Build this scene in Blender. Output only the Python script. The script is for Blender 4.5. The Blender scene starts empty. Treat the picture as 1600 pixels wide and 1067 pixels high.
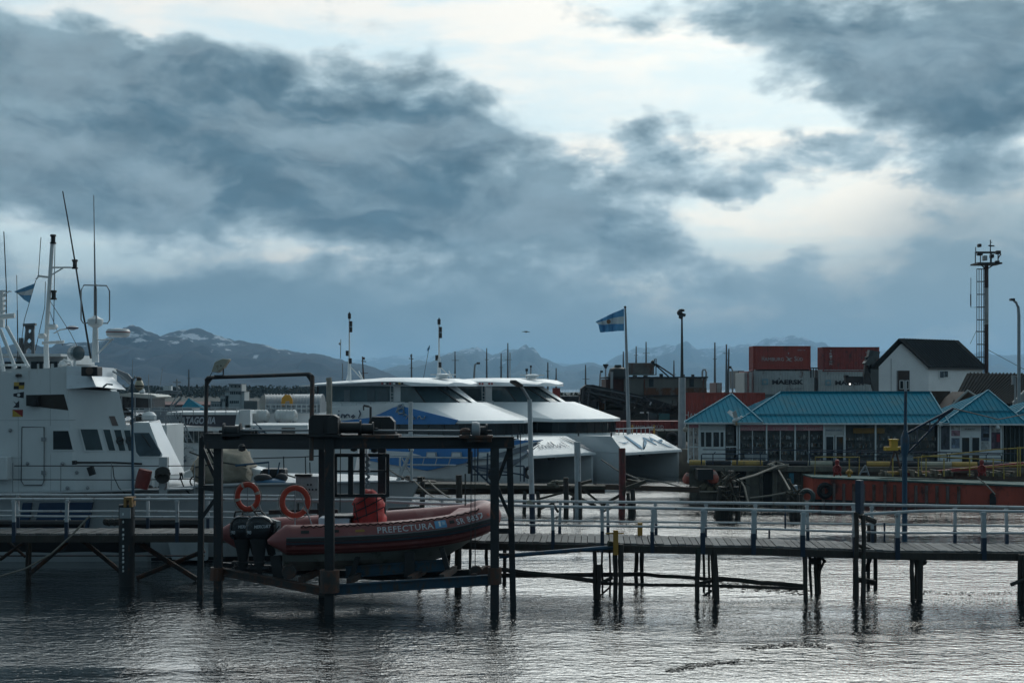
import bpy, bmesh, math, random
from mathutils import Vector, Matrix
V = Vector; PI = math.pi; R = math.radians
random.seed(7)
SC = bpy.context.scene
COL = SC.collection
# ---------------------------------------------------------------- camera
F = 2222.2; H = 6.4; HY = 606.0        # focal length in photo pixels, eye height over the water, horizon row
cam = bpy.data.cameras.new('camera'); co = bpy.data.objects.new('camera', cam); COL.objects.link(co)
co.location = (0, 0, H); co.rotation_euler = (R(90), 0, 0)
cam.lens = 50; cam.sensor_width = 36; cam.shift_y = (HY-533.5)/1600
cam.clip_start = .5; cam.clip_end = 60000
SC.camera = co
# ---------------------------------------------------------------- exposure
SC.view_settings.view_transform = 'Standard'; SC.view_settings.look = 'None'
SC.view_settings.exposure = .42; SC.view_settings.gamma = 1; SC.view_settings.use_curve_mapping = False
SC.cycles.max_bounces = 6; SC.cycles.volume_bounces = 0
# ---------------------------------------------------------------- sun
SUN_EL, SUN_AZ = 24, 14                # degrees above the horizon, degrees right of the view
sl = bpy.data.lights.new('sun', 'SUN'); sl.energy = .5; sl.angle = R(70); sl.color = (1, .97, .92)
so = bpy.data.objects.new('sun', sl); COL.objects.link(so)
sd = V((math.sin(R(SUN_AZ))*math.cos(R(SUN_EL)), math.cos(R(SUN_AZ))*math.cos(R(SUN_EL)), math.sin(R(SUN_EL))))
so.rotation_euler = sd.to_track_quat('Z', 'Y').to_euler(); so.location = (0, 0, 60)
# ---------------------------------------------------------------- world: a cloudy dusk sky
W = bpy.data.worlds.new('World'); SC.world = W; W.use_nodes = True
BOOST = 2.6
def sky():
    nt = W.node_tree; N = nt.nodes; L = nt.links; N.clear()
    def nd(t, **k):
        n = N.new(t)
        for a, b in k.items(): setattr(n, a, b)
        return n
    def mth(op, a, b=None, c=None, clamp=False):
        n = nd('ShaderNodeMath', operation=op); n.use_clamp = clamp
        for i, x in enumerate((a, b, c)):
            if x is None: continue
            if isinstance(x, (int, float)): n.inputs[i].default_value = x
            else: L.new(x, n.inputs[i])
        return n.outputs[0]
    def sstep(x, a, b, lo=0., hi=1.):
        n = nd('ShaderNodeMapRange', interpolation_type='SMOOTHSTEP'); L.new(x, n.inputs[0])
        for i, v in enumerate((a, b, lo, hi)): n.inputs[i+1].default_value = v
        return n.outputs[0]
    def mix(f, a, b):
        n = nd('ShaderNodeMix', data_type='RGBA')
        if isinstance(f, float): n.inputs[0].default_value = f
        else: L.new(f, n.inputs[0])
        for i, x in ((6, a), (7, b)):
            if isinstance(x, tuple): n.inputs[i].default_value = (*x, 1)
            else: L.new(x, n.inputs[i])
        return n.outputs[2]
    tc = nd('ShaderNodeTexCoord'); sep = nd('ShaderNodeSeparateXYZ'); L.new(tc.outputs['Generated'], sep.inputs[0])
    X, Y, Z = sep.outputs
    flat = nd('ShaderNodeCombineXYZ'); L.new(X, flat.inputs[0]); L.new(Z, flat.inputs[1]); 
    yb = mth('MULTIPLY', sstep(Y, -.2, .2), 1.0)      # 1 ahead, 0 behind
    L.new(mth('MULTIPLY', mth('SUBTRACT', 1.0, yb), 3.), flat.inputs[2])
    # warp, so that the cloud edges billow
    def noise(vec, scale, det, rough=.55, ofs=(0, 0, 0), st=(1, 1, 1), col=False, dist=0.):
        m = nd('ShaderNodeMapping'); L.new(vec, m.inputs[0]); m.inputs['Location'].default_value = ofs; m.inputs['Scale'].default_value = st
        n = nd('ShaderNodeTexNoise'); L.new(m.outputs[0], n.inputs['Vector']); n.inputs['Scale'].default_value = scale
        n.inputs['Detail'].default_value = det; n.inputs['Roughness'].default_value = rough; n.inputs['Distortion'].default_value = dist
        return n.outputs['Color' if col else 'Fac']
    wn = noise(flat.outputs[0], 7, 4, .6, (3.1, 1.7, 0), (1, 1.6, 1), True)
    vs = nd('ShaderNodeVectorMath', operation='SUBTRACT'); L.new(wn, vs.inputs[0]); vs.inputs[1].default_value = (.5, .5, .5)
    vm = nd('ShaderNodeVectorMath', operation='SCALE'); L.new(vs.outputs[0], vm.inputs[0]); vm.inputs['Scale'].default_value = .085
    va = nd('ShaderNodeVectorMath', operation='ADD'); L.new(flat.outputs[0], va.inputs[0]); L.new(vm.outputs[0], va.inputs[1])
    # cloud masses: direction centre (given as azimuth / elevation steps), half widths, weight
    masses = [(60,175,330,135,1.0),(330,215,330,130,1.05),(560,195,240,110,1.05),(700,180,130,70,.7),(260,310,520,80,.75),
              (640,330,330,90,.95),(850,370,230,62,.8),(980,365,120,55,.6),(30,60,130,70,.55),
              (1340,70,270,95,1.05),(1500,130,230,110,1.0),(1150,30,110,50,.45),(1560,180,120,80,.5),
              (1000,208,130,38,.85),(940,280,120,34,.75),(1215,262,135,42,.95),(1310,240,80,30,.4),(1470,280,150,46,.62),(860,240,80,30,.35),
              (1450,440,420,70,.55),(1560,360,160,60,.2),(1370,360,80,60,-.35),(450,440,600,70,.3),(250,100,160,25,.35),
              (120,470,330,60,.55),(480,480,330,55,.6),(760,480,260,60,.55),(1000,450,160,50,.35),(1130,350,130,60,-.5),(950,120,300,50,-.55),(300,50,260,35,-.4),(300,388,300,30,-.38),(640,395,160,22,-.3),(60,250,120,20,-.25),(520,262,120,20,-.3),(1180,180,120,40,-.3)]
    tot = None
    for (px, py, rx, ry, amp) in masses:
        d = V((px-800, F, HY-py)); n_ = d.length; c = d/n_
        s1 = nd('ShaderNodeVectorMath', operation='SUBTRACT'); L.new(va.outputs[0], s1.inputs[0]); s1.inputs[1].default_value = (c.x, c.z, 0)
        s2 = nd('ShaderNodeVectorMath', operation='MULTIPLY'); L.new(s1.outputs[0], s2.inputs[0]); s2.inputs[1].default_value = (n_/rx/1.25, n_/ry/1.25, 0)
        s3 = nd('ShaderNodeVectorMath', operation='LENGTH'); L.new(s2.outputs[0], s3.inputs[0])
        g = sstep(s3.outputs['Value'], 0, 1.25, amp, 0)
        tot = g if tot is None else mth('ADD', tot, g)
    fb = noise(flat.outputs[0], 12, 10, .58, (0, 0, 0), (1, 1.9, 1), dist=.15)
    fb2 = noise(flat.outputs[0], 26, 8, .6, (5, 2, 0), (1, 1.7, 1))
    # overhead and behind, plain broken cloud
    up = sstep(Z, .27, .42)
    gen = mth('MULTIPLY', up, mth('SUBTRACT', .62, mth('MULTIPLY', sstep(X, -.3, .1), .5)))
    tot = mth('ADD', tot, gen)
    fbs = noise(flat.outputs[0], 12, 10, .58, (.004, -.026, 0), (1, 1.9, 1), dist=.15)
    rel = mth('MULTIPLY', mth('SUBTRACT', fb, fbs), 1.1)
    fld = mth('ADD', tot, mth('MULTIPLY', mth('SUBTRACT', fb, .5), 2.9))
    fld = mth('ADD', fld, mth('MULTIPLY', mth('SUBTRACT', fb2, .5), 1.0))
    sky_n = nd('ShaderNodeTexSky', sky_type='NISHITA'); sky_n.sun_disc = False; sky_n.sun_elevation = R(SUN_EL); sky_n.sun_rotation = R(SUN_AZ)
    nsk = nd('ShaderNodeVectorMath', operation='SCALE'); L.new(sky_n.outputs[0], nsk.inputs[0]); nsk.inputs['Scale'].default_value = .1
    # thin high veil: cream near the light, pale blue elsewhere
    veil = noise(flat.outputs[0], 5, 6, .6, (2, 7, 0), (1, 4.5, 1), dist=.4)
    hi = mix(sstep(veil, .38, .60), (.54, .67, .71), (.80, .765, .70))
    hi = mix(.12, hi, nsk.outputs[0])
    rmp = nd('ShaderNodeValToRGB'); L.new(mth('MULTIPLY', fld, .6), rmp.inputs[0]); cr = rmp.color_ramp; cr.interpolation = 'EASE'
    E = cr.elements
    E[0].position = .10; E[0].color = (0, 0, 0, 1); E[1].position = .8; E[1].color = (1, 1, 1, 1)
    dk = rmp.outputs[0]
    c1 = mix(sstep(fld, .12, .62), hi, (.38, .47, .51))
    c2 = mix(sstep(fld, .45, 1.0), c1, (.185, .258, .298))
    inn = noise(va.outputs[0], 8.5, 9, .58, (1.3, 4.2, 0), (1, 2.0, 1), dist=.3)
    deep = mix(sstep(inn, .38, .62), (.058, .110, .146), (.200, .268, .308))
    c3 = mix(sstep(fld, .8, 1.5), c2, deep)
    rk = mth('MULTIPLY', sstep(fld, .3, .8), rel)
    lit = nd('ShaderNodeVectorMath', operation='SCALE'); L.new(c3, lit.inputs[0]); L.new(mth('MAXIMUM', mth('SUBTRACT', 1.0, rk), .5), lit.inputs['Scale'])
    c3 = lit.outputs[0]
    # the low grey bank over the mountains
    lz = mth('SUBTRACT', Z, mth('MULTIPLY', sstep(X, .16, .32), .055))
    low = sstep(lz, .03, .125, 1., 0.)
    lr = sstep(X, -.3, .25)
    bank = mix(lr, (.106, .172, .212), (.195, .265, .298))
    bn = mth('MULTIPLY', low, mth('ADD', .93, mth('MULTIPLY', mth('SUBTRACT', inn, .5), 1.3)), clamp=True)
    lowc = mix(bn, c3, bank)
    # darker away from the light and below the horizon
    k = mth('MULTIPLY', sstep(Y, -.5, .75, .36, 1.), sstep(Z, .2, 1., 1., .6))
    k = mth('MULTIPLY', k, sstep(Z, -.05, 0, .3, 1.))
    # unseen glow added above the view to brighten water and roofs, ahead and right
    bo = mth('MULTIPLY', mth('MULTIPLY', sstep(Z, .255, .38), sstep(Z, .62, .95, 1., 0.)), mth('MULTIPLY', sstep(Y, .2, .7), sstep(X, -.38, .05)))
    k = mth('MULTIPLY', k, mth('ADD', 1.0, mth('MULTIPLY', bo, BOOST)))
    fin = nd('ShaderNodeVectorMath', operation='SCALE'); L.new(lowc, fin.inputs[0]); L.new(k, fin.inputs['Scale'])
    tn = nd('ShaderNodeVectorMath', operation='MULTIPLY'); L.new(fin.outputs[0], tn.inputs[0]); L.new(mix(sstep(Y, -.3, .6), (.70, .97, 1.15), (.98, 1.0, 1.0)), tn.inputs[1]); fin = tn
    bg = nd('ShaderNodeBackground'); L.new(fin.outputs[0], bg.inputs[0]); bg.inputs[1].default_value = 1.0
    out = nd('ShaderNodeOutputWorld'); L.new(bg.outputs[0], out.inputs[0])
sky()
# ---------------------------------------------------------------- from photo rows and columns to metres
def P(px, py, Y): return V(((px-800)/F*Y, Y, H-(py-HY)/F*Y))
def WY(py): return H*F/(py-HY)                       # distance of a point on the water
def Xw(px, Y): return (px-800)/F*Y
def Zw(py, Y): return H-(py-HY)/F*Y
class Plane:                                         # an upright wall: trace things on it
    def __init__(s, p0, u, n=None):
        s.p0 = V(p0); s.u = V(u).normalized(); s.n = V(n).normalized() if n is not None else s.u.cross(V((0, 0, 1)))
        if s.n.y > 0: s.n = -s.n
    def pt(s, px, py, off=0.):
        d = V(((px-800)/F, 1, -(py-HY)/F)); o = V((0, 0, H))
        t = (s.p0+s.n*off-o).dot(s.n)/d.dot(s.n)
        return o+d*t
# ---------------------------------------------------------------- materials
MATS = {}
def M(name, col, rough=.6, metal=0., var=.2, scale=1.5, rust=None, amt=.0, rs=2.5, bump=0., bs=20, st=(1, 1, 1), alpha=1., spec=.5, rz=.45, isl=0.):
    if name in MATS: return MATS[name]
    m = bpy.data.materials.new(name); m.use_nodes = True; nt = m.node_tree; N = nt.nodes; L = nt.links
    b = N['Principled BSDF']; tc = N.new('ShaderNodeTexCoord')
    mp = N.new('ShaderNodeMapping'); L.new(tc.outputs['Object'], mp.inputs[0]); mp.inputs['Scale'].default_value = st
    n1 = N.new('ShaderNodeTexNoise'); L.new(mp.outputs[0], n1.inputs['Vector']); n1.inputs['Scale'].default_value = scale; n1.inputs['Detail'].default_value = 6; n1.inputs['Roughness'].default_value = .65
    r = N.new('ShaderNodeMapRange'); L.new(n1.outputs['Fac'], r.inputs[0]); r.inputs[1].default_value = .3; r.inputs[2].default_value = .7; r.inputs[3].default_value = 1-var; r.inputs[4].default_value = 1+var*.6
    sc = N.new('ShaderNodeVectorMath'); sc.operation = 'SCALE'; sc.inputs[0].default_value = col; L.new(r.outputs[0], sc.inputs['Scale'])
    c = sc.outputs[0]
    if isl:                                          # every board or sheet of the part a little different
        gm = N.new('ShaderNodeNewGeometry'); ri = N.new('ShaderNodeMapRange'); L.new(gm.outputs['Random Per Island'], ri.inputs[0]); ri.inputs[3].default_value = 1-isl; ri.inputs[4].default_value = 1+isl
        s2 = N.new('ShaderNodeVectorMath'); s2.operation = 'SCALE'; L.new(c, s2.inputs[0]); L.new(ri.outputs[0], s2.inputs['Scale']); c = s2.outputs[0]
    if rust:
        m2 = N.new('ShaderNodeMapping'); L.new(tc.outputs['Object'], m2.inputs[0]); m2.inputs['Scale'].default_value = (1, 1, rz); m2.inputs['Location'].default_value = (3, 5, 1)
        n2 = N.new('ShaderNodeTexNoise'); L.new(m2.outputs[0], n2.inputs['Vector']); n2.inputs['Scale'].default_value = rs; n2.inputs['Detail'].default_value = 8; n2.inputs['Roughness'].default_value = .7
        r2 = N.new('ShaderNodeMapRange'); L.new(n2.outputs['Fac'], r2.inputs[0]); r2.inputs[1].default_value = .66-amt*.4; r2.inputs[2].default_value = .78-amt*.4
        mx = N.new('ShaderNodeMix'); mx.data_type = 'RGBA'; L.new(r2.outputs[0], mx.inputs[0]); L.new(c, mx.inputs[6]); mx.inputs[7].default_value = (*rust, 1); c = mx.outputs[2]
    L.new(c, b.inputs['Base Color'])
    rr = N.new('ShaderNodeMapRange'); L.new(n1.outputs['Fac'], rr.inputs[0]); rr.inputs[3].default_value = max(.02, rough-.12); rr.inputs[4].default_value = min(1, rough+.12); L.new(rr.outputs[0], b.inputs['Roughness'])
    b.inputs['Metallic'].default_value = metal; b.inputs['Specular IOR Level'].default_value = spec
    if bump:
        n3 = N.new('ShaderNodeTexNoise'); L.new(mp.outputs[0], n3.inputs['Vector']); n3.inputs['Scale'].default_value = bs; n3.inputs['Detail'].default_value = 5
        bp = N.new('ShaderNodeBump'); bp.inputs['Strength'].default_value = bump; bp.inputs['Distance'].default_value = .03; L.new(n3.outputs['Fac'], bp.inputs['Height']); L.new(bp.outputs[0], b.inputs['Normal'])
    MATS[name] = m; return m
RUST = (.10, .042, .025)
white = M('white paint', (.72, .74, .74), .42, var=.1, scale=.6, rust=(.40, .36, .32), amt=.12, rs=2.2, rz=.15)
shipw = M('ship white', (.66, .69, .70), .45, var=.12, scale=.5, rust=(.40, .36, .32), amt=.16, rs=2.6, rz=.10, st=(1, 1, .4))
hullg = M('hull pale grey', (.42, .45, .47), .5, var=.14, scale=.6, rust=(.22, .2, .18), amt=.18, rs=.9, st=(1, 1, .3))
decalb = M('livery blue', (.03, .19, .49), .4, var=.1)
decalg = M('livery grey', (.17, .19, .22), .45, var=.1)
decaln = M('livery navy', (.015, .035, .075), .45, var=.1)
glassd = M('dark glass', (.018, .024, .028), .08, var=.3, scale=.8)
glassb = M('blue glass', (.05, .075, .085), .07, var=.3, scale=.8)
black = M('black paint', (.018, .018, .02), .55, var=.3)
steel = M('dark steel', (.019, .022, .026), .6, var=.35, rust=RUST, amt=.2, rs=3, bump=.3)
steelr = M('rusty steel', (.045, .04, .038), .7, var=.35, rust=RUST, amt=.5, rs=3, bump=.4)
timber = M('wet timber', (.045, .036, .03), .7, var=.4, scale=3, st=(1, 1, .3), bump=.6, bs=14, rust=(.03, .04, .028), amt=.3)
plank = M('deck planks', (.17, .165, .16), .8, isl=.32, var=.35, scale=3, bump=.4, rust=(.09, .085, .08), amt=.3)
railw = M('rail white', (.44, .47, .49), .55, var=.22, rust=(.14, .07, .045), amt=.22, rs=5)
navy = M('navy paint', (.014, .03, .06), .5, var=.25, rust=RUST, amt=.12, rs=4)
bluep = M('blue paint', (.014, .06, .11), .55, var=.3, rust=(.06, .05, .05), amt=.3, rs=4)
yellow = M('yellow paint', (.42, .22, .035), .55, var=.2, rust=RUST, amt=.15, rs=4)
orange = M('orange plastic', (.50, .055, .025), .5, var=.12)
rope = M('rope', (.22, .20, .17), .9, var=.3, scale=12)
ropd = M('dark rope', (.05, .048, .045), .9, var=.3, scale=12)
galv = M('galvanised', (.28, .30, .32), .5, metal=.3, var=.2)
conc = M('concrete', (.17, .155, .13), .85, var=.35, scale=.9, rust=(.05, .045, .04), amt=.35, rs=.7, bump=.4, bs=6)
# ---------------------------------------------------------------- mesh builder
class MB:
    def __init__(s): s.v = []; s.f = []
    def add(s, vs, fs):
        o = len(s.v); s.v += [V(v) for v in vs]; s.f += [[i+o for i in f] for f in fs]; return s
    def box(s, a, b):
        x0, y0, z0 = a; x1, y1, z1 = b
        return s.add([(x0,y0,z0),(x1,y0,z0),(x1,y1,z0),(x0,y1,z0),(x0,y0,z1),(x1,y0,z1),(x1,y1,z1),(x0,y1,z1)],
                     [(3,2,1,0),(4,5,6,7),(0,1,5,4),(1,2,6,5),(2,3,7,6),(3,0,4,7)])
    def bar(s, p, q, w, h=None, up=(0, 0, 1)):
        h = w if h is None else h; p = V(p); q = V(q); d = (q-p).normalized(); u = V(up)
        if abs(d.dot(u)) > .97: u = V((0, 1, 0))
        a = d.cross(u).normalized(); u = a.cross(d).normalized()
        vs = [c+a*(sx*w/2)+u*(sz*h/2) for c in (p, q) for sx, sz in ((-1,-1),(1,-1),(1,1),(-1,1))]
        return s.add(vs, [(3,2,1,0),(4,5,6,7),(0,1,5,4),(1,2,6,5),(2,3,7,6),(3,0,4,7)])
    def loft(s, rings, closed=True, cap=True):
        n = len(rings[0]); vs = [p for r in rings for p in r]; fs = []
        for i in range(len(rings)-1):
            for j in range(n if closed else n-1):
                k = (j+1) % n; fs.append((i*n+j, i*n+k, (i+1)*n+k, (i+1)*n+j))
        if cap: fs.append(tuple(range(n-1, -1, -1))); fs.append(tuple((len(rings)-1)*n+j for j in range(n)))
        return s.add(vs, fs)
    def tube(s, pts, r, n=8, r2=None):
        pts = [V(p) for p in pts]; rings = []; m = len(pts)
        for i, p in enumerate(pts):
            d = (pts[min(i+1, m-1)]-pts[max(i-1, 0)]).normalized(); u = V((0, 0, 1)) if abs(d.z) < .95 else V((0, 1, 0))
            a = d.cross(u).normalized(); b = a.cross(d)
            rr = r[i] if isinstance(r, (list, tuple)) else (r if r2 is None else r+(r2-r)*i/(m-1))
            rings.append([p+a*(rr*math.cos(2*PI*k/n))+b*(rr*math.sin(2*PI*k/n)) for k in range(n)])
        return s.loft(rings)
    def prism(s, pts, vec):
        n = len(pts); pts = [V(p) for p in pts]; vec = V(vec)
        return s.add(pts+[p+vec for p in pts], [tuple(range(n)), tuple(range(2*n-1, n-1, -1))]+[(i, i+n, (i+1) % n+n, (i+1) % n) for i in range(n)])
    def poly(s, pts): return s.add(pts, [tuple(range(len(pts)))])
    def lathe(s, prof, c, n=14, axis=(0, 0, 1)):
        ax = V(axis).normalized(); u = V((1, 0, 0)) if abs(ax.x) < .8 else V((0, 1, 0)); a = ax.cross(u).normalized(); b = ax.cross(a); c = V(c)
        return s.loft([[c+ax*h+a*(r*math.cos(2*PI*k/n))+b*(r*math.sin(2*PI*k/n)) for k in range(n)] for r, h in prof])
    def ball(s, c, r, n=12, sq=(1, 1, 1)):
        c = V(c); rings = []
        for i in range(n//2+1):
            t = PI*i/(n//2); rr = max(math.sin(t), .02)
            rings.append([c+V((r*sq[0]*rr*math.cos(2*PI*k/n), r*sq[1]*rr*math.sin(2*PI*k/n), -r*sq[2]*math.cos(t))) for k in range(n)])
        return s.loft(rings)
    def grid(s, rows):                                # open sheet
        return s.loft(rows, closed=False, cap=False)
LOC = {}
def objn(name, mesh, parent=None, loc=(0, 0, 0)):
    o = bpy.data.objects.new(name, mesh); COL.objects.link(o)
    if parent is not None: o.parent = parent; LOC[o] = LOC[parent]
    else: o.location = loc; LOC[o] = V(loc)
    return o
def obj(name, mb, mat, parent=None, loc=None, smooth=35, bevel=0.):
    if loc is None and parent is None:
        xs = [v.x for v in mb.v]; ys = [v.y for v in mb.v]; zs = [v.z for v in mb.v]
        loc = V(((min(xs)+max(xs))/2, (min(ys)+max(ys))/2, min(zs)))
    o0 = LOC[parent] if parent is not None else V(loc)
    me = bpy.data.meshes.new(name); me.from_pydata([v-o0 for v in mb.v], [], mb.f)
    bm = bmesh.new(); bm.from_mesh(me); bmesh.ops.recalc_face_normals(bm, faces=bm.faces)
    bm.to_mesh(me); bm.free()
    me.materials.append(mat); me.shade_smooth(); me.set_sharp_from_angle(angle=R(smooth))
    o = objn(name, me, parent, loc)
    if bevel:
        b = o.modifiers.new('bevel', 'BEVEL'); b.width = bevel; b.segments = 2; b.limit_method = 'ANGLE'
    return o
def tag(o, label, cat, group=None):
    o['label'] = label; o['category'] = cat
    if group: o['group'] = group
    return o
def thing(name, label, cat, loc, group=None, rz=0):
    o = bpy.data.objects.new(name, None); COL.objects.link(o); o.location = loc; o.rotation_euler.z = rz; o.empty_display_size = .3
    LOC[o] = V(loc); return tag(o, label, cat, group)
def copy_tree(o, parent=None):
    c = o.copy(); COL.objects.link(c)
    if parent is not None: c.parent = parent
    for ch in [x for x in COL.objects if x.parent == o]: copy_tree(ch, c)
    return c
def setting(o): o['kind'] = 'structure'; return o
def text(name, s, p, xv, up, height, width, mat, parent, thick=.012, shear=0., bold=0.):
    """s written flat, its lower left corner at p, running along xv, standing along up"""
    cu = bpy.data.curves.new('t', 'FONT'); cu.body = s; cu.size = 1; cu.offset = bold; cu.extrude = .5; cu.resolution_u = 3; cu.shear = shear
    t = bpy.data.objects.new('t', cu); COL.objects.link(t)
    me = bpy.data.meshes.new_from_object(t.evaluated_get(bpy.context.evaluated_depsgraph_get()))
    bpy.data.objects.remove(t); bpy.data.curves.remove(cu)
    xs = [v.co.x for v in me.vertices]; ys = [v.co.y for v in me.vertices]; x0, x1, y0, y1 = min(xs), max(xs), min(ys), max(ys)
    xv = V(xv).normalized(); up = V(up).normalized(); nn = xv.cross(up).normalized()
    o0 = LOC[parent] if parent is not None else V(p)
    for v in me.vertices:
        a = (v.co.x-x0)/(x1-x0)*width; b = (v.co.y-y0)/(y1-y0)*height
        v.co = V(p)-o0+xv*a+up*b+nn*(v.co.z*thick)
    me.name = name; me.materials.append(mat)
    return objn(name, me, parent, p)
# ================================================================= water, land, mountains
def water():
    m = bpy.data.materials.new('sea water'); m.use_nodes = True; nt = m.node_tree; N = nt.nodes; L = nt.links; b = N['Principled BSDF']
    b.inputs['Base Color'].default_value = (.006, .010, .012, 1); b.inputs['Roughness'].default_value = .04; b.inputs['Coat Weight'].default_value = .8; b.inputs['Coat Roughness'].default_value = .03; b.inputs['Coat IOR'].default_value = 1.5; b.inputs['IOR'].default_value = 1.4
    tc = N.new('ShaderNodeTexCoord')
    def nz(sc, st, det, w=0):
        mp = N.new('ShaderNodeMapping'); L.new(tc.outputs['Object'], mp.inputs[0]); mp.inputs['Scale'].default_value = st; mp.inputs['Rotation'].default_value = (0, 0, w)
        n = N.new('ShaderNodeTexNoise'); L.new(mp.outputs[0], n.inputs['Vector']); n.inputs['Scale'].default_value = sc; n.inputs['Detail'].default_value = det; n.inputs['Roughness'].default_value = .55
        return n.outputs['Fac']
    hs = [(nz(4.2, (.75, 1.1, 1), 3, .15), .055), (nz(1.2, (.6, 1.2, 1), 2, -.2), .06), (nz(9, (.8, 1.1, 1), 2, .1), .017)]
    # calmer and rougher lanes
    lane = nz(.09, (.35, 1.6, 1), 3, .1)
    r = N.new('ShaderNodeMapRange'); L.new(lane, r.inputs[0]); r.inputs[1].default_value = .35; r.inputs[2].default_value = .65; r.inputs[3].default_value = .3; r.inputs[4].default_value = 1.5
    tot = None
    for f, a in hs:
        q = N.new('ShaderNodeMath'); q.operation = 'MULTIPLY'; L.new(f, q.inputs[0]); q.inputs[1].default_value = a
        if tot is None: tot = q.outputs[0]
        else:
            s = N.new('ShaderNodeMath'); s.operation = 'ADD'; L.new(tot, s.inputs[0]); L.new(q.outputs[0], s.inputs[1]); tot = s.outputs[0]
    q = N.new('ShaderNodeMath'); q.operation = 'MULTIPLY'; L.new(tot, q.inputs[0]); L.new(r.outputs[0], q.inputs[1])
    bp = N.new('ShaderNodeBump'); bp.inputs['Strength'].default_value = 1; bp.inputs['Distance'].default_value = WAVE; L.new(q.outputs[0], bp.inputs['Height']); L.new(bp.outputs[0], b.inputs['Normal']); L.new(bp.outputs[0], b.inputs['Coat Normal'])
    mb = MB(); mb.add([(-9000, -60, 0), (9000, -60, 0), (9000, 9000, 0), (-9000, 9000, 0)], [(0, 1, 2, 3)])
    setting(obj('water', mb, m, loc=(0, 0, 0)))
WAVE = .9
water()
ZQ = 1.9
quay_mat = M('quay ground', (.12, .115, .105), .9, var=.35, scale=.4, bump=.3)
# quay edge: near face slightly oblique, left face runs away beside the ferries
QA = V((Xw(1077, 83), 83, 0)); QB = V((Xw(1700, 80), 80, 0))
QC = V((13.2, 104, 0)); QD = V((-50, 157, 0)); 
mb = MB(); pts = [QA, QB, V((120, 78, 0)), V((260, 420, 0)), V((-60, 420, 0)), QD, QC]
mb.prism([p+V((0, 0, -2)) for p in pts], (0, 0, 2+ZQ-.02)); setting(obj('ground', mb, conc, loc=(0, 0, 0)))
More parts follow.
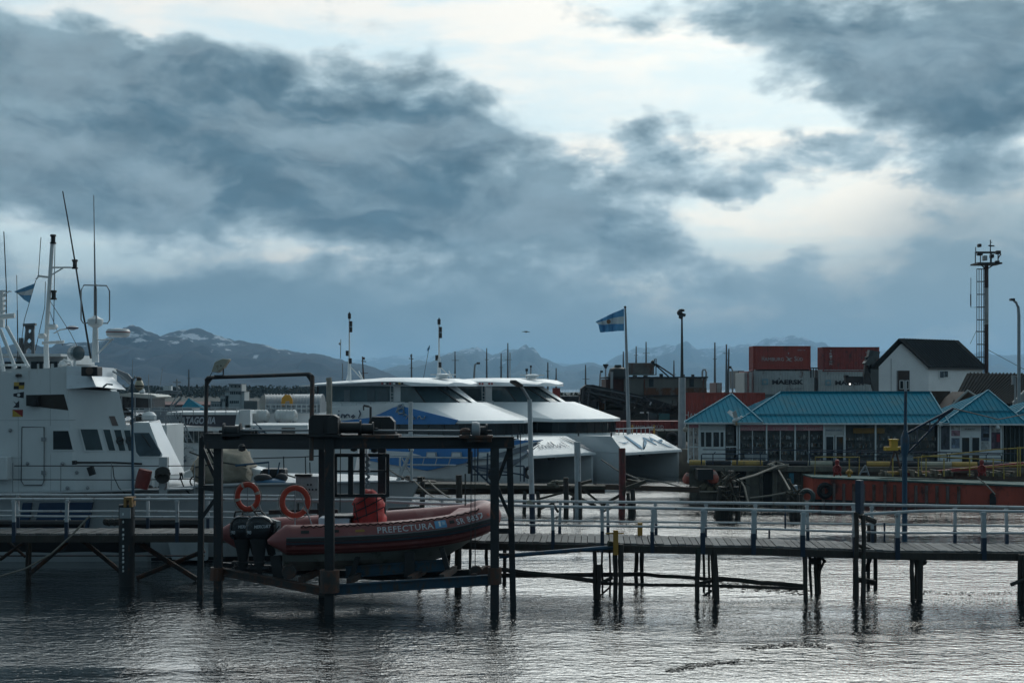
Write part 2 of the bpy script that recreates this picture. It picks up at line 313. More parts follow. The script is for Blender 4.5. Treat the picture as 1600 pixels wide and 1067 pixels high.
# far shore on the left with its woods, the hills
mb = MB(); mb.prism([V((-900, 430, -2)), V((900, 425, -2)), V((2500, 1500, -2)), V((-2500, 1500, -2))], (0, 0, 4)); setting(obj('far_ground', mb, M('far shore ground', (.022, .028, .018), .95, var=.4, scale=.02), loc=(0, 0, 0)))
def noise2(x, y, s=0):
    from mathutils import noise
    return noise.fractal(V((x, y, s*7.3)), .9, 2.1, 7)
def mountain(name, ridge, Y, depth, seed, snow, col=(.009, .020, .036), ux=8):
    """ridge: (column, row) of the crest; the slope falls toward the viewer and away behind"""
    x0, x1 = ridge[0][0], ridge[-1][0]; n = int((x1-x0)/ux)*2; rows = []
    def crest(px):
        for (a, ya), (b, yb) in zip(ridge, ridge[1:]):
            if a <= px <= b: return ya+(yb-ya)*(px-a)/(b-a)
        return ridge[-1][1]
    NR = 34
    for j in range(NR+1):
        t = j/NR; row = []
        y = Y-depth*(1-t) if t <= 1 else Y
        for i in range(n+1):
            px = x0+(x1-x0)*i/n; h = max(Zw(crest(px), Y), 2)
            X = Xw(px, Y)
            prof = t**1.25
            nn = noise2(X/Y*20, y/Y*20, seed)
            rid = 1-abs(noise2(X/Y*22+5, t*1.2, seed+3))*1.2
            h *= 1+.05*noise2(X/Y*75, 2.2, seed)+.03*noise2(X/Y*210, 4, seed)
            z = h*(prof+(.36*nn+.34*(rid-.5))*math.sin(PI*min(t, 1))**.8) + h*.035*nn*(t)
            row.append(V((X, y, max(z, -3+t*2))))
        rows.append(row)
    for t in (.5, 1.):
        rows.append([V((p.x, Y+depth*.6*t, p.z*(1-t*.95))) for p in rows[NR]])
    mb = MB(); mb.grid(rows)
    m = bpy.data.materials.new(name); m.use_nodes = True; nt = m.node_tree; N = nt.nodes; L = nt.links; b = N['Principled BSDF']; b.inputs['Roughness'].default_value = .95; b.inputs['Specular IOR Level'].default_value = .1
    tc = N.new('ShaderNodeTexCoord'); sep = N.new('ShaderNodeSeparateXYZ'); L.new(tc.outputs['Object'], sep.inputs[0])
    mp = N.new('ShaderNodeMapping'); L.new(tc.outputs['Object'], mp.inputs[0]); mp.inputs['Scale'].default_value = (1/Y*70, 1/Y*30, 1/Y*160)
    n1 = N.new('ShaderNodeTexNoise'); L.new(mp.outputs[0], n1.inputs['Vector']); n1.inputs['Scale'].default_value = 1; n1.inputs['Detail'].default_value = 7; n1.inputs['Roughness'].default_value = .62
    hh = N.new('ShaderNodeMapRange'); L.new(sep.outputs[2], hh.inputs[0]); hh.inputs[1].default_value = Zw(snow[0], Y); hh.inputs[2].default_value = Zw(snow[1], Y); hh.inputs[3].default_value = -.22; hh.inputs[4].default_value = .06
    ad = N.new('ShaderNodeMath'); ad.operation = 'ADD'; L.new(n1.outputs['Fac'], ad.inputs[0]); L.new(hh.outputs[0], ad.inputs[1])
    th = N.new('ShaderNodeMapRange'); L.new(ad.outputs[0], th.inputs[0]); th.inputs[1].default_value = .555; th.inputs[2].default_value = .60
    mx = N.new('ShaderNodeMix'); mx.data_type = 'RGBA'; L.new(th.outputs[0], mx.inputs[0])
    n2 = N.new('ShaderNodeTexNoise'); L.new(tc.outputs['Object'], n2.inputs['Vector']); n2.inputs['Scale'].default_value = 30/Y; n2.inputs['Detail'].default_value = 6
    mc = N.new('ShaderNodeMix'); mc.data_type = 'RGBA'; L.new(n2.outputs['Fac'], mc.inputs[0]); mc.inputs[6].default_value = (col[0]*.3, col[1]*.3, col[2]*.35, 1); mc.inputs[7].default_value = (col[0]*2.6, col[1]*2.4, col[2]*2.1, 1)
    L.new(mc.outputs[2], mx.inputs[6]); mx.inputs[7].default_value = (.36, .41, .46, 1); L.new(mx.outputs[2], b.inputs['Base Color'])
    setting(obj('hills', mb, m, loc=(0, 0, 0), smooth=80))
mountain('near ridge', [(-300, 560), (-80, 540), (60, 552), (150, 545), (205, 527), (240, 533), (285, 519), (312, 516), (345, 528), (400, 541), (450, 548), (520, 560), (570, 570), (610, 583), (640, 603), (680, 612)], 4600, 2400, 1, (600, 530))
mountain('middle ridge', [(560, 600), (620, 580), (655, 560), (690, 566), (720, 545), (745, 543), (770, 556), (800, 545), (818, 545), (850, 560), (880, 572), (920, 566), (960, 575), (1000, 590), (1060, 612)], 10500, 4500, 2, (600, 545), (.04, .05, .055))
mountain('right ridge', [(860, 612), (905, 590), (950, 566), (990, 545), (1040, 538), (1090, 545), (1140, 540), (1200, 535), (1300, 545), (1450, 550), (1700, 560), (1900, 580)], 13500, 5000, 3, (600, 545), (.045, .055, .06))
mountain('pale far ridge', [(380, 600), (480, 575), (560, 562), (620, 556), (700, 550), (760, 552), (860, 566), (960, 575), (1100, 590)], 19000, 5000, 5, (600, 560), (.045, .055, .06), ux=12)
# the air
mb = MB(); mb.box((-9500, -40, -4), (12000, 31000, 575)); 
hz = obj('haze', mb, bpy.data.materials.new('haze'), loc=(0, 0, -4)); hm = hz.data.materials[0]; hm.use_nodes = True; hn = hm.node_tree.nodes; hn.clear()
pv = hn.new('ShaderNodeVolumePrincipled'); pv.inputs['Density'].default_value = .95e-4; pv.inputs['Color'].default_value = (.40, .70, 1, 1); pv.inputs['Anisotropy'].default_value = .3
ho = hn.new('ShaderNodeOutputMaterial'); hm.node_tree.links.new(pv.outputs[0], ho.inputs['Volume']); hz['kind'] = 'stuff'
# woods on the far shore: clumped crowns
def wood(x0, x1, Y0, Y1, n, h0, h1, seed):
    rnd = random.Random(seed); mb = MB()
    for i in range(n):
        Y = rnd.uniform(Y0, Y1); X = Xw(rnd.uniform(x0, x1), Y); hh = rnd.uniform(h0, h1); w = hh*rnd.uniform(.35, .6)
        for k in range(16):
            c = V((X+rnd.gauss(0, w*.5), Y+rnd.gauss(0, w*.5), 2+hh*(.05+.85*rnd.random())))
            s = w*rnd.uniform(.12, .34); q = [c+V((rnd.uniform(-s, s), rnd.uniform(-s, s), rnd.uniform(-s, s))) for _ in range(6)]
            mb.add(q, [(0, 1, 2), (0, 2, 3), (0, 3, 4), (1, 4, 5), (2, 3, 5), (0, 1, 5), (1, 3, 4)])
    return mb
o = obj('far_woods', wood(150, 640, 620, 900, 1000, 3., 6.2, 1), M('far foliage', (.035, .045, .03), .9, var=.5, scale=.2), loc=(0, 620, 2), smooth=0); o['kind'] = 'stuff'
tag(o, 'dark belt of far-off woods along the shore below the mountains', 'woods')
o = obj('shore_scrub', wood(860, 1250, 300, 400, 300, 1.5, 3.6, 4), MATS['far foliage'], loc=(40, 300, 2), smooth=0); o['kind'] = 'stuff'
tag(o, 'dark green scrub behind the rusty ship and the containers', 'scrub')
# ================================================================= the wooden walkway
def lerp(tab, x):
    if x <= tab[0][0]: return tab[0][1:] if len(tab[0]) > 2 else tab[0][1]
    for a, b in zip(tab, tab[1:]):
        if x <= b[0]:
            t = (x-a[0])/(b[0]-a[0]); r = [p+(q-p)*t for p, q in zip(a[1:], b[1:])]
            return r if len(r) > 1 else r[0]
    return list(tab[-1][1:]) if len(tab[-1]) > 2 else tab[-1][1]
WK = [(-120, 46, 833, 825), (320, 46, 833, 825), (780, 44.8, 845, 832.5), (1000, 43.2, 849, 835), (1180, 43, 852, 841), (1400, 43, 859.5, 847.6), (1720, 43, 862, 850.5)]
def wk(px):
    Yn, a, b = lerp(WK, px); Yf = Yn*(a-606)/(b-606); return Yn, Yf, Zw(a, Yn)
walk = thing('footbridge', 'long wooden footbridge with pale pipe railings on dark piles crossing the whole harbour in front', 'footbridge', (0, 43, 0))
rnd = random.Random(3)
pl = MB(); px = -118
XS = []
while px < 1715:
    px2 = px+rnd.uniform(9.5, 12.5)
    Yn, Yf, z = wk(px); Yn2, Yf2, z2 = wk(px2-1.1); sk = -46 if px < 1300 else -46*max(0, (1560-px)/260)
    lift = rnd.uniform(-.012, .012)
    a = V((Xw(px, Yn), Yn, z+lift)); b = V((Xw(px2-1.1, Yn2), Yn2, z2+lift)); sx = rnd.uniform(-.02, .03)
    c = V((Xw(px2-1.1, Yn2)+.15, Yf2+sx, z2+lift)); d = V((Xw(px, Yn)+.15, Yf+sx, z+lift))
    pl.prism([a, b, c, d], (0, 0, -.06)); px = px2
obj('deck', pl, plank, walk, smooth=20)
nb, fb_ = MB(), MB(); STP = [-120, 60, 200, 320, 450, 600, 700, 780, 860, 940, 1000, 1090, 1180, 1260, 1340, 1400, 1500, 1600, 1720]
for a, b in zip(STP, STP[1:]):
    Yn, Yf, z = wk(a); Yn2, Yf2, z2 = wk(b)
    nb.bar((Xw(a, Yn), Yn-.04, z-.17), (Xw(b, Yn2), Yn2-.04, z2-.17), .12, .22)
    fb_.bar((Xw(a, Yf), Yf, z-.17), (Xw(b, Yf2), Yf2, z2-.17), .12, .22)
    nb.bar((Xw(a, Yn), Yn+.5, z-.16), (Xw(b, Yn2), Yn2+.5, z2-.16), .12, .18)
obj('near_beam', nb, timber, walk); obj('far_beam', fb_, timber, walk)
NT = [(-120, 779.5), (320, 780), (600, 782), (640, 786), (800, 789.5), (950, 792.5), (1180, 796), (1340, 801)]
NT2 = [(1350, 803), (1460, 797), (1600, 799), (1720, 800)]
NM = [(-120, 805), (320, 808), (800, 819.5), (950, 821.5), (1180, 825.5), (1340, 831)]
NM2 = [(1350, 831.5), (1400, 832.5), (1720, 832.5)]
FT = [(-120, 773), (320, 773.5), (600, 777), (800, 783), (1180, 786), (1340, 788), (1600, 792.5), (1720, 794)]
FM = [(-120, 798), (320, 799), (800, 812.5), (1000, 815), (1180, 817), (1340, 818.5), (1600, 822), (1720, 823)]
def rail(tabs, far, r, name, m):
    for tab in tabs:
        xs = [tab[0][0]]+[x for x in range(-100, 1720, 55) if tab[0][0] < x < tab[-1][0]]+[tab[-1][0]]
        mb = MB(); mb.tube([P(x, lerp(tab, x)+rnd.uniform(-.25, .25), wk(x)[1 if far else 0]) for x in xs], r, 8); obj(name, mb, m, walk)
rail([NT, NT2], False, .046, 'handrail', railw); rail([NM, NM2], False, .034, 'midrail', railw)
rail([FT], True, .046, 'handrail', railw); rail([FM], True, .034, 'midrail', railw)
def post(x, far, w=.085):
    Yn, Yf, z = wk(x); Y = Yf if far else Yn-.06
    tab = FT if far else (NT if x < 1345 else NT2); zt = Zw(lerp(tab, x), Y)
    zm = z+(zt-z)*.34; X = Xw(x, Y)
    dx = rnd.uniform(-.03, .03); mb = MB(); mb.bar((X, Y, zm), (X+dx, Y+rnd.uniform(-.02, .02), zt-.02), w, w, up=(0, 1, 0)); mb.box((X+dx-w*.7, Y-w*.62, zt-.1), (X+dx+w*.7, Y+w*.62, zt-.06)); o = obj('railing_post', mb, railw, walk)
    mb = MB(); mb.box((X-w/2-.006, Y-w/2-.006, z-(.06 if far else .28)), (X+w/2+.006, Y+w/2+.006, zm)); obj('post_foot', mb, navy, o)
for x in (-60, 22, 104, 277, 864, 941, 1019, 1098, 1177, 1254, 1336, 1402, 1537, 1640): post(x, False, .125 if x > 1050 else .1)
for x in (-20, 28, 231, 325, 435, 560, 690, 800, 874.5, 950, 1025, 1102, 1180, 1262, 1334, 1363, 1492, 1573, 1650): post(x, True)
for (x, y0, y1, Y) in ((1227, 789, 826, 44.9), (1202, 828, 841, 43), (1382, 816, 846, 43.4)):
    mb = MB(); mb.tube([P(x, y0, Y), P(x, y1, Y)], .03, 6); obj('thin_post', mb, navy, walk)
# piles: (top col,row  bottom col, depth, radius)
def pile(x0, y0, x1, Y, r, m=timber, sq=False, parent=walk, y1=None):
    r *= .54
    a = P(x0, y0, Y); b = P(x1, 0, Y); b.z = -.9 if y1 is None else Zw(y1, Y)
    mb = MB()
    if sq: mb.bar(a, b, r*2, r*2)
    else:
        pts = [a+(b-a)*t+V((rnd.uniform(-.02, .02), 0, 0)) for t in (0, .2, .4, .6, .8, 1)]
        mb.tube(pts, [r*rnd.uniform(.9, 1.12) for _ in pts], 9)
    return obj('piling', mb, m, parent)
for a in [(929,858,930,43.3,.13),(936,882,935,43.2,.12),(941,860,941,44.6,.06),(953,858,953,44.5,.06),(962,846,960,43.2,.13),(969.5,850,970,43.0,.15),
          (994.5,856,994,46,.12),(1003.5,856,1003,46,.12),(1091,858,1087,43,.14),(1099.5,858,1101,45,.07),(1108.5,858,1108,44.4,.07),(1117,858,1121,43,.15),(1112,862,1119,43.8,.08),
          (1257.5,865,1261,43,.13),(1265,868,1270,44.3,.08),(1273.5,868,1275.5,44.3,.08),(1279,866,1280,44.6,.12),(1282,866,1277,44.4,.06),
          (1338,800,1339,42.7,.13),(1349,804,1349,42.7,.13),(1357,818,1357.5,45.3,.12),(1367,818,1367,45.3,.12),(1335,816,1335,43.3,.1),
          (1425,866,1425.5,43,.13),(1430.5,866,1430,43.3,.07),(1438,866,1437.5,43,.15),(1434,866,1434,44.5,.1),(1593,866,1592,42.8,.1),(1599,866,1598,42.8,.13),(1606,866,1606,44,.13),
          (42.5,838,42.5,47.6,.11),(47,838,48,47.8,.08),(655,838,655,46.5,.12),(700,846,700,46.5,.12),(735,846,735,46.8,.09),(760,848,760,46.4,.1),(788,850,787,46.4,.12),(-70,838,-70,47,.12)]: pile(*a)
o = pile(716, 836, 716, 44.6, .22)
for q in [((1338,803),(1368,815),43.6,.09),((1334,849),(1380,866),43.2,.06),((1340,905),(1367,910),44,.09),((1310,866),(1378,867),43.2,.07),((1360,872),(1352,892),44,.06),
          ((1283,870),(1289,878),43.6,.05),((1280,893),(1289,874),43.6,.04),((1580,913),(1600,905),42.6,.06),((1283,876),(1265,876),43.7,.1),((1436,867),(1443,880),43,.12),
          ((780,869),(966,854),43,.07),((950,849),(968,852),43.1,.1),((940,910),(957,902),43.6,.06),((938,930),(953,917),43.8,.03),((1090,912),(1120,905),43.8,.06),((1094,935),(1112,922),43.9,.04),
          ((8,842),(40,870),47.8,.05),((0,874),(40,845),47.8,.06),((48,895),(106,845),47.6,.08),((130,845),(190,894),47.3,.08),((208,843),(308,905),47.0,.09),((214,903),(320,860),47.4,.08),
          ((0,868),(320,868),48.2,.025),((640,868),(716,842),45.6,.06)]:
    (a, b, Y, r) = q; mb = MB(); mb.tube([P(*a, Y), P(*b, Y+.1)], r, 7); obj('brace', mb, bluep if a == (780, 869) else (steelr if a[0] < 320 else timber), walk)
mb = MB(); mb.tube([P(1343, 750, 42.75), P(1343, 802, 42.75)], .13, 4); obj('timber_head', mb, navy, walk)
# floating booms chained between the piles
for i, (a, b, Y0, Y1, r, lab) in enumerate([((780,889),(930,907),44.5,43.6,.07,'thin dark floating log between the lift and the first pile cluster, upper end left'),((782,899),(1000,897),45,44.8,.07,'dark straight log pole level between lift and the yellow bollard piles'),
        ((1000,896),(1128,907),44.6,43.9,.06,'dark pole sloping from yellow bollard piles to the middle pile cluster'),((935,911),(1258,919),43.7,43.4,.05,'thin pole running low over the water under the footbridge'),((1120,904),(1258,916),43.8,43.6,.07,'thick weedy floating log ending at the weed patch by the piles')]):
    mb = MB(); A = P(*a, Y0); B = P(*b, Y1); mb.tube([A+(B-A)*t+V((0, 0, rnd.uniform(-.02, .02))) for t in (0, .25, .5, .75, 1)], r, 8)
    tag(obj('boom_log', mb, timber), lab, 'log', 'logs chained between the piles')
for (x, y0, y1, Y, cross, lab) in [(962, 828, 850, 43.0, (946, 975), 'yellow mooring bollard on the near edge of the footbridge'), (1000, 816, 832, 45.6, (988, 1003), 'yellow mooring bollard on the far edge of the footbridge')]:
    mb = MB(); b = P(x, y1, Y); b.z = wk(x)[2]-(.3 if Y < 44 else 0); t = P(x, y0, Y); mb.box((t.x-.075, Y-.075, b.z), (t.x+.075, Y+.075, t.z)); mb.bar(P(cross[0], y0+5, Y), P(cross[1], y0+5, Y), .04)
    tag(obj('bollard', mb, yellow, bevel=.01), lab, 'bollard', 'yellow bollards on the footbridge')
# big mooring dolphin with depth marks
mb = MB(); Y = 46.0; mb.tube([P(198, 788, Y), V((Xw(198, Y), Y, -.8))], .26, 12); b = tag(obj('mooring_pile', mb, steel), 'thick grey mooring pile with yellow steel cap and white depth marks beside the ship', 'pile')
mb = MB(); mb.prism([P(193, 777, Y-.3), P(206, 777, Y-.3), P(206, 792, Y-.3), P(202, 792, Y-.3), P(202, 781, Y-.3), P(197, 781, Y-.3), P(197, 792, Y-.3), P(193, 792, Y-.3)], (0, .5, 0)); obj('cap', mb, M('worn ochre', (.28, .16, .05), .7, rust=RUST, amt=.4, rs=5), b)
mb = MB(); mb.box((Xw(191, Y), Y-.32, Zw(808, Y)), (Xw(208, Y), Y-.27, Zw(792, Y))); obj('marker_plate', mb, galv, b)
for k, y in enumerate((800, 812, 824, 832, 838, 850, 856, 862, 868, 874, 882, 888)):
    mb = MB(); w_ = (1.1, .6, .9)[k % 3]; mb.box((Xw(196.4-w_, Y), Y-.335, Zw(y+3.4, Y)), (Xw(196.4+w_, Y), Y-.25, Zw(y, Y))); obj('depth_mark', mb, white, b)
# blue lamp post on the left, white street lamp in the middle, blue derrick mast on the right
Y = 46.9; lp = thing('lamp_post', 'slim blue lamp post with a round glass lamp standing before the white ship', 'lamp post', (Xw(208, Y), Y, wk(208)[2]))
mb = MB(); mb.tube([P(208.5, 828, Y), P(207, 700, Y), P(206.5, 592, Y)], .055, 8, .035); obj('pole', mb, bluep, lp)
mb = MB(); mb.tube([P(206.5, 596, Y), P(210, 590, Y), P(216, 589, Y-.1)], .03, 6); mb.tube([P(199, 612, Y), P(211, 587, Y)], .025, 6); mb.tube([P(207, 592, Y), P(207, 562, Y)], .008, 4); obj('arm', mb, galv, lp)
c = P(217.5, 603, Y-.1); mb = MB(); mb.lathe([(.03, .22), (.10, .17), (.15, .05), (.14, -.06), (.07, -.14), (.02, -.16)], c, 14); g = obj('lamp_glass', mb, M('lamp glass', (.42, .36, .25), .25, var=.3, scale=5), lp)
mb = MB(); mb.lathe([(.02, .30), (.08, .27), (.09, .17), (.05, .16)], c, 12); mb.lathe([(.155, .02), (.16, -.01), (.155, -.03)], c, 14); obj('lamp_cap', mb, steelr, lp)
Y = wk(831)[1]+.1; lp = thing('street_lamp', 'tall white street lamp with a dark flat head leaning over the footbridge', 'street lamp', (Xw(831, Y), Y, wk(831)[2]))
mb = MB(); mb.tube([P(831, 771, Y), P(827.5, 624, Y)], .085, 10, .075); obj('pole', mb, railw, lp)
mb = MB(); mb.tube([P(832.5, 833, Y), P(831, 771, Y)], .095, 10); obj('pole_foot', mb, navy, lp)
mb = MB(); mb.tube([P(827.5, 625, Y), P(818, 609, Y-.1), P(811, 600, Y-.2)], .05, 8); obj('arm', mb, galv, lp)
a = P(813, 603, Y-.2); b = P(801, 595.5, Y-.5); mb = MB(); mb.bar(a, b, .26, .09); obj('lamp_head', mb, black, lp, bevel=.02)
mb = MB(); mb.box((Xw(823, Y), Y-.14, Zw(787, Y)), (Xw(833, Y), Y-.1, Zw(781, Y))); obj('junction_box', mb, M('cream box', (.4, .38, .3), .6), lp)
Y = wk(1413)[1]+.1; lp = thing('derrick_mast', 'dark blue derrick mast with a slanting lattice arm on the footbridge before the pier shops', 'derrick', (Xw(1414, Y), Y, wk(1413)[2]))
mb = MB(); mb.tube([P(1413.5, 846, Y), P(1413.5, 710, Y)], .085, 10); mb.tube([P(1413.5, 712, Y), P(1414, 700, Y), P(1414, 684, Y), P(1414.5, 672, Y)], [.1, .14, .14, .06], 10); mb.tube([P(1414.5, 675, Y), P(1415, 611, Y)], .05, 8); obj('mast', mb, bluep, lp)
mb = MB(); mb.tube([P(1415, 612, Y), P(1415, 594, Y)], .042, 8); obj('mast_top', mb, railw, lp)
mb = MB(); up = [(1418, 677), (1435, 667.5), (1453, 657.5), (1472, 648), (1489, 638)]; lo = [(1417, 709), (1433, 693), (1452, 673.5), (1470, 653)]
mb.tube([P(*p, Y) for p in up], .04, 6); mb.tube([P(*p, Y) for p in lo]+[P(1489, 638, Y)], .032, 6)
for p, q in (((1418,692),(1433,692)),((1433,668),(1433,693)),((1433,668),(1452,673)),((1453,657),(1453,673)),((1466,655),(1470,648))): mb.tube([P(*p, Y), P(*q, Y)], .024, 5)
obj('lattice_arm', mb, navy, lp)
mb = MB(); mb.tube([P(1489, 638, Y), P(1560, 655, Y+8), P(1640, 640, Y+20)], .02, 4); mb.tube([P(1489, 640, Y), P(1452, 668, Y)], .02, 4); obj('cable', mb, ropd, lp)
mb = MB(); mb.tube([P(0, 900, 45.5), P(40, 888, 45.5), P(80, 865, 45.5), P(110, 838, 45.6), P(140, 806, 45.8)], .035, 6); tag(obj('mooring_rope', mb, rope), 'slack pale rope drooping below the footbridge at the far left', 'rope')
for y, lab in ((818, 'long black rubber fender pipe lying along the far left footbridge'),):
    mb = MB(); mb.tube([P(-100, y, 48.6), P(100, y, 48.6), P(132, y, 48.6)], .13, 8); tag(obj('fender_pipe', mb, black), lab, 'fender')
mb = MB(); mb.tube([P(208, 818, 48.4), P(312, 818, 48.4)], .22, 9); tag(obj('fender_pipe', mb, black), 'long black rubber fender pipe between the mooring pile and the boat lift', 'fender')
mb = MB()
Y = 48.2
for k in range(7): mb.ball(P(166+k*4.4, 815+(k % 2), Y), .13, 8)
tag(obj('cork_fender', mb, ropd), 'black knobbly fender hanging left of the mooring pile', 'fender')
# floating weed and scraps
def weed(name, pts, n, sp, lab, s0=.008, s1=.035, m=None):
    mb = MB(); r_ = random.Random(len(lab))
    for i in range(n):
        x, y = lerp(pts, r_.uniform(pts[0][0], pts[-1][0])) if False else (0, 0)
        t = r_.random(); k = min(int(t*(len(pts)-1)), len(pts)-2); u = t*(len(pts)-1)-k
        x = pts[k][0]+(pts[k+1][0]-pts[k][0])*u+r_.gauss(0, 6); y = pts[k][1]+(pts[k+1][1]-pts[k][1])*u+r_.gauss(0, sp)
        Y = WY(y); c = V((Xw(x, Y), Y, .005)); s = r_.uniform(s0, s1)
        ang = r_.uniform(0, PI); q = [c+V((math.cos(ang+k2*PI/3)*s*r_.uniform(.6, 2.0), math.sin(ang+k2*PI/3)*s*r_.uniform(.6, 1.8), r_.uniform(0, .015))) for k2 in range(6)]
        mb.prism(q, (0, 0, .012))
    o = obj(name, mb, m or M('kelp', (.012, .012, .008), .5, var=.4), loc=(mb.v[0].x, mb.v[0].y, 0)); o['kind'] = 'stuff'; tag(o, lab, 'seaweed')
weed('floating_weed', [(1040, 1050), (1085, 1040), (1160, 1032)], 130, 1.3, 'string of dark seaweed scraps on the water, nearest the camera')
weed('floating_weed', [(1165, 1013), (1200, 1010), (1255, 1006), (1300, 1011)], 150, 1.6, 'broken line of dark seaweed on open water right of centre')
weed('floating_weed', [(1125, 912), (1190, 918), (1255, 924)], 260, 3, 'tangle of dark weed and twigs afloat beside the thick log', .01, .05)
weed('floating_weed', [(1420, 924), (1500, 928), (1590, 926)], 70, 1.6, 'sparse brown weed drifting behind the right pile cluster')
# ================================================================= the boat lift
lift = thing('boat_lift', 'dark steel boat lift frame with winches standing in the water around the rescue boat', 'boat lift', (-5, 42, 0))
def lpost(px, top, Y, w, bot=None, m=steel, px2=None, name='lift_post'):
    mb = MB(); a = P(px, top, Y); b = P(px if px2 is None else px2, 0, Y); b.z = -.9 if bot is None else Zw(bot, Y)
    mb.bar(a, b, w, w); return obj(name, mb, m, lift, bevel=.012)
lpost(316, 683, 43.2, .17, px2=312); lpost(341, 698, 42.6, .24, px2=341); lpost(515, 655, 40.3, .26, px2=515); lpost(504, 700, 43.6, .22, px2=504)
lpost(597, 700, 43.6, .24, bot=838); lpost(773, 700, 40.7, .25, px2=773); lpost(796, 690, 41.1, .18, px2=803)
mb = MB(); mb.tube([P(340, 886, 42.6), P(339, 906, 42.6)], .22, 10); obj('pile_collar', mb, steelr, lift)
mb = MB(); mb.tube([P(515, 890, 40.3), P(515, 925, 40.3)], .28, 12); obj('pile_collar', mb, steelr, lift)
mb = MB(); mb.tube([P(773, 886, 40.7), P(773, 912, 40.7)], .2, 12); obj('pile_collar', mb, steelr, lift)
def beam(a, b, Ya, Yb, h, w=.2, m=steel, name='top_beam', flange=True):
    mb = MB(); A = P(*a, Ya); B = P(*b, Yb)
    if flange:
        mb.bar(A, B, .04, h); mb.bar(A+V((0, 0, h/2)), B+V((0, 0, h/2)), w, .035); mb.bar(A-V((0, 0, h/2)), B-V((0, 0, h/2)), w, .035)
    else: mb.bar(A, B, w, h)
    return obj(name, mb, m, lift)
beam((322, 684), (512, 685), 42.7, 40.4, .24, .22); beam((322, 694), (512, 695), 42.5, 40.2, .26, .1, flange=False)
beam((510, 692), (803, 691), 40.3, 40.8, .30, .26); beam((341, 688), (600, 690), 43.0, 43.7, .22); beam((597, 690), (803, 692), 43.6, 41.2, .22)
beam((512, 700), (512, 688), 40.3, 43.7, .24)
for a, b, Y, r in [((316,700),(339,752),43,.06),((316,682),(341,732),43,.045),((318,760),(341,760),43,.06),((341,773),(316,808),43,.06),((798,695),(775,757),41,.06),((775,757),(801,817),41,.06),((801,692),(775,700),41,.05),
                   ((776,829),(801,829),41,.09),((776,866),(801,866),41,.05),((316,763),(341,766),43,.05)]:
    mb = MB(); mb.bar(P(*a, Y), P(*b, Y), r*1.7, r*1.7); obj('brace', mb, steel, lift)
# winch platform and machines
def gearbox(x0, x1, y0, y1, Y, d, lab):
    mb = MB(); c = 8
    pts = [P(x0, y1, Y), P(x0, y0+c, Y), P(x0+c*.7, y0, Y), P(x1-c*.9, y0, Y), P(x1, y0+c, Y), P(x1, y1, Y)]
    mb.prism(pts, (0, d, 0)); mb.box((Xw(x0-2, Y), Y-.05, Zw(y1+5, Y)), (Xw(x1+2, Y), Y+d+.05, Zw(y1, Y)))
    mb.bar(P((x0+x1)/2, y0+c, Y-.02), P((x0+x1)/2, y1, Y-.02), .03, .03)
    return obj('gear_housing', mb, black, lift, bevel=.02)
gearbox(482, 528, 648, 678, 40.0, .7, ''); gearbox(576, 616, 651, 674, 41.2, .6, '')
mb = MB(); mb.prism([P(528, 678, 39.95), P(528, 652, 39.95), P(521, 648, 40), P(512, 653, 39.9), P(512, 678, 39.9)], (0, .5, 0)); obj('gear_housing', mb, black, lift, bevel=.02)
def drum(px, py, Y, r, ln, flr, m=black):
    mb = MB(); c = P(px, py, Y); k = ln/2
    mb.lathe([(.04, -k-.14), (.04, -k-.02), (flr, -k-.02), (flr, -k+.03), (r, -k+.03), (r, k-.03), (flr, k-.03), (flr, k+.02), (.04, k+.02), (.04, k+.14)], c, 18, (1, .04, 0))
    return obj('winch_drum', mb, m, lift)
drum(547, 668, 40.5, .16, .6, .22); drum(572, 670, 40.6, .15, .4, .2); drum(753, 674, 40.6, .15, .28, .22); drum(363, 674, 42.2, .17, .5, .25, steel); drum(382, 677, 42.1, .12, .35, .16)
mb = MB(); mb.lathe([(.04, -.12), (.22, -.12), (.24, 0), (.2, .1), (.04, .12)], P(744, 671.5, 40.4), 18, (1, 0, .0)); obj('motor', mb, galv, lift)
mb = MB(); mb.ball(P(727, 674, 40.5), .12, 10, (1.4, 1, .9)); mb.box((Xw(722, 40.5), 40.3, Zw(680, 40.5)), (Xw(735, 40.5), 40.7, Zw(675, 40.5))); obj('motor', mb, steelr, lift)
mb = MB(); mb.box((Xw(718, 40.4), 40.1, Zw(684, 40.4)), (Xw(770, 40.4), 40.9, Zw(680, 40.4))); mb.box((Xw(730, 40.4), 40.2, Zw(690, 40.4)), (Xw(768, 40.4), 40.8, Zw(684, 40.4))); obj('winch_bed', mb, steelr, lift)
mb = MB(); mb.box((Xw(530, 40.6), 40.3, Zw(684, 40.6)), (Xw(624, 40.6), 41.5, Zw(679, 40.6))); obj('winch_bed', mb, steelr, lift)
mb = MB(); mb.box((Xw(347, 42.2), 41.9, Zw(681, 42.2)), (Xw(400, 42.2), 42.6, Zw(678, 42.2)));
for x in (386, 391, 396): mb.box((Xw(x, 42.2), 42, Zw(679, 42.2)), (Xw(x+3, 42.2), 42.4, Zw(670+(x % 4), 42.2)))
obj('winch_bed', mb, steel, lift)
mb = MB(); mb.tube([P(375, 672, 42.1), P(480, 672, 40.6), P(720, 673, 40.6)], .03, 8); obj('drive_shaft', mb, galv, lift)
mb = MB(); mb.box((Xw(400, 42), 41.8, Zw(680, 42)), (Xw(404, 42), 41.95, Zw(671, 42))); mb.box((Xw(397, 42), 41.8, Zw(673, 42)), (Xw(408, 42), 41.95, Zw(671.5, 42))); obj('shaft_bearing', mb, steel, lift)
for (x, y) in ((378, 700), (553, 700), (585, 702)):
    mb = MB(); mb.lathe([(.02, -.1), (.1, -.07), (.11, .06), (.05, .12)], P(x, y, 41.2), 10); obj('sheave', mb, black, lift)
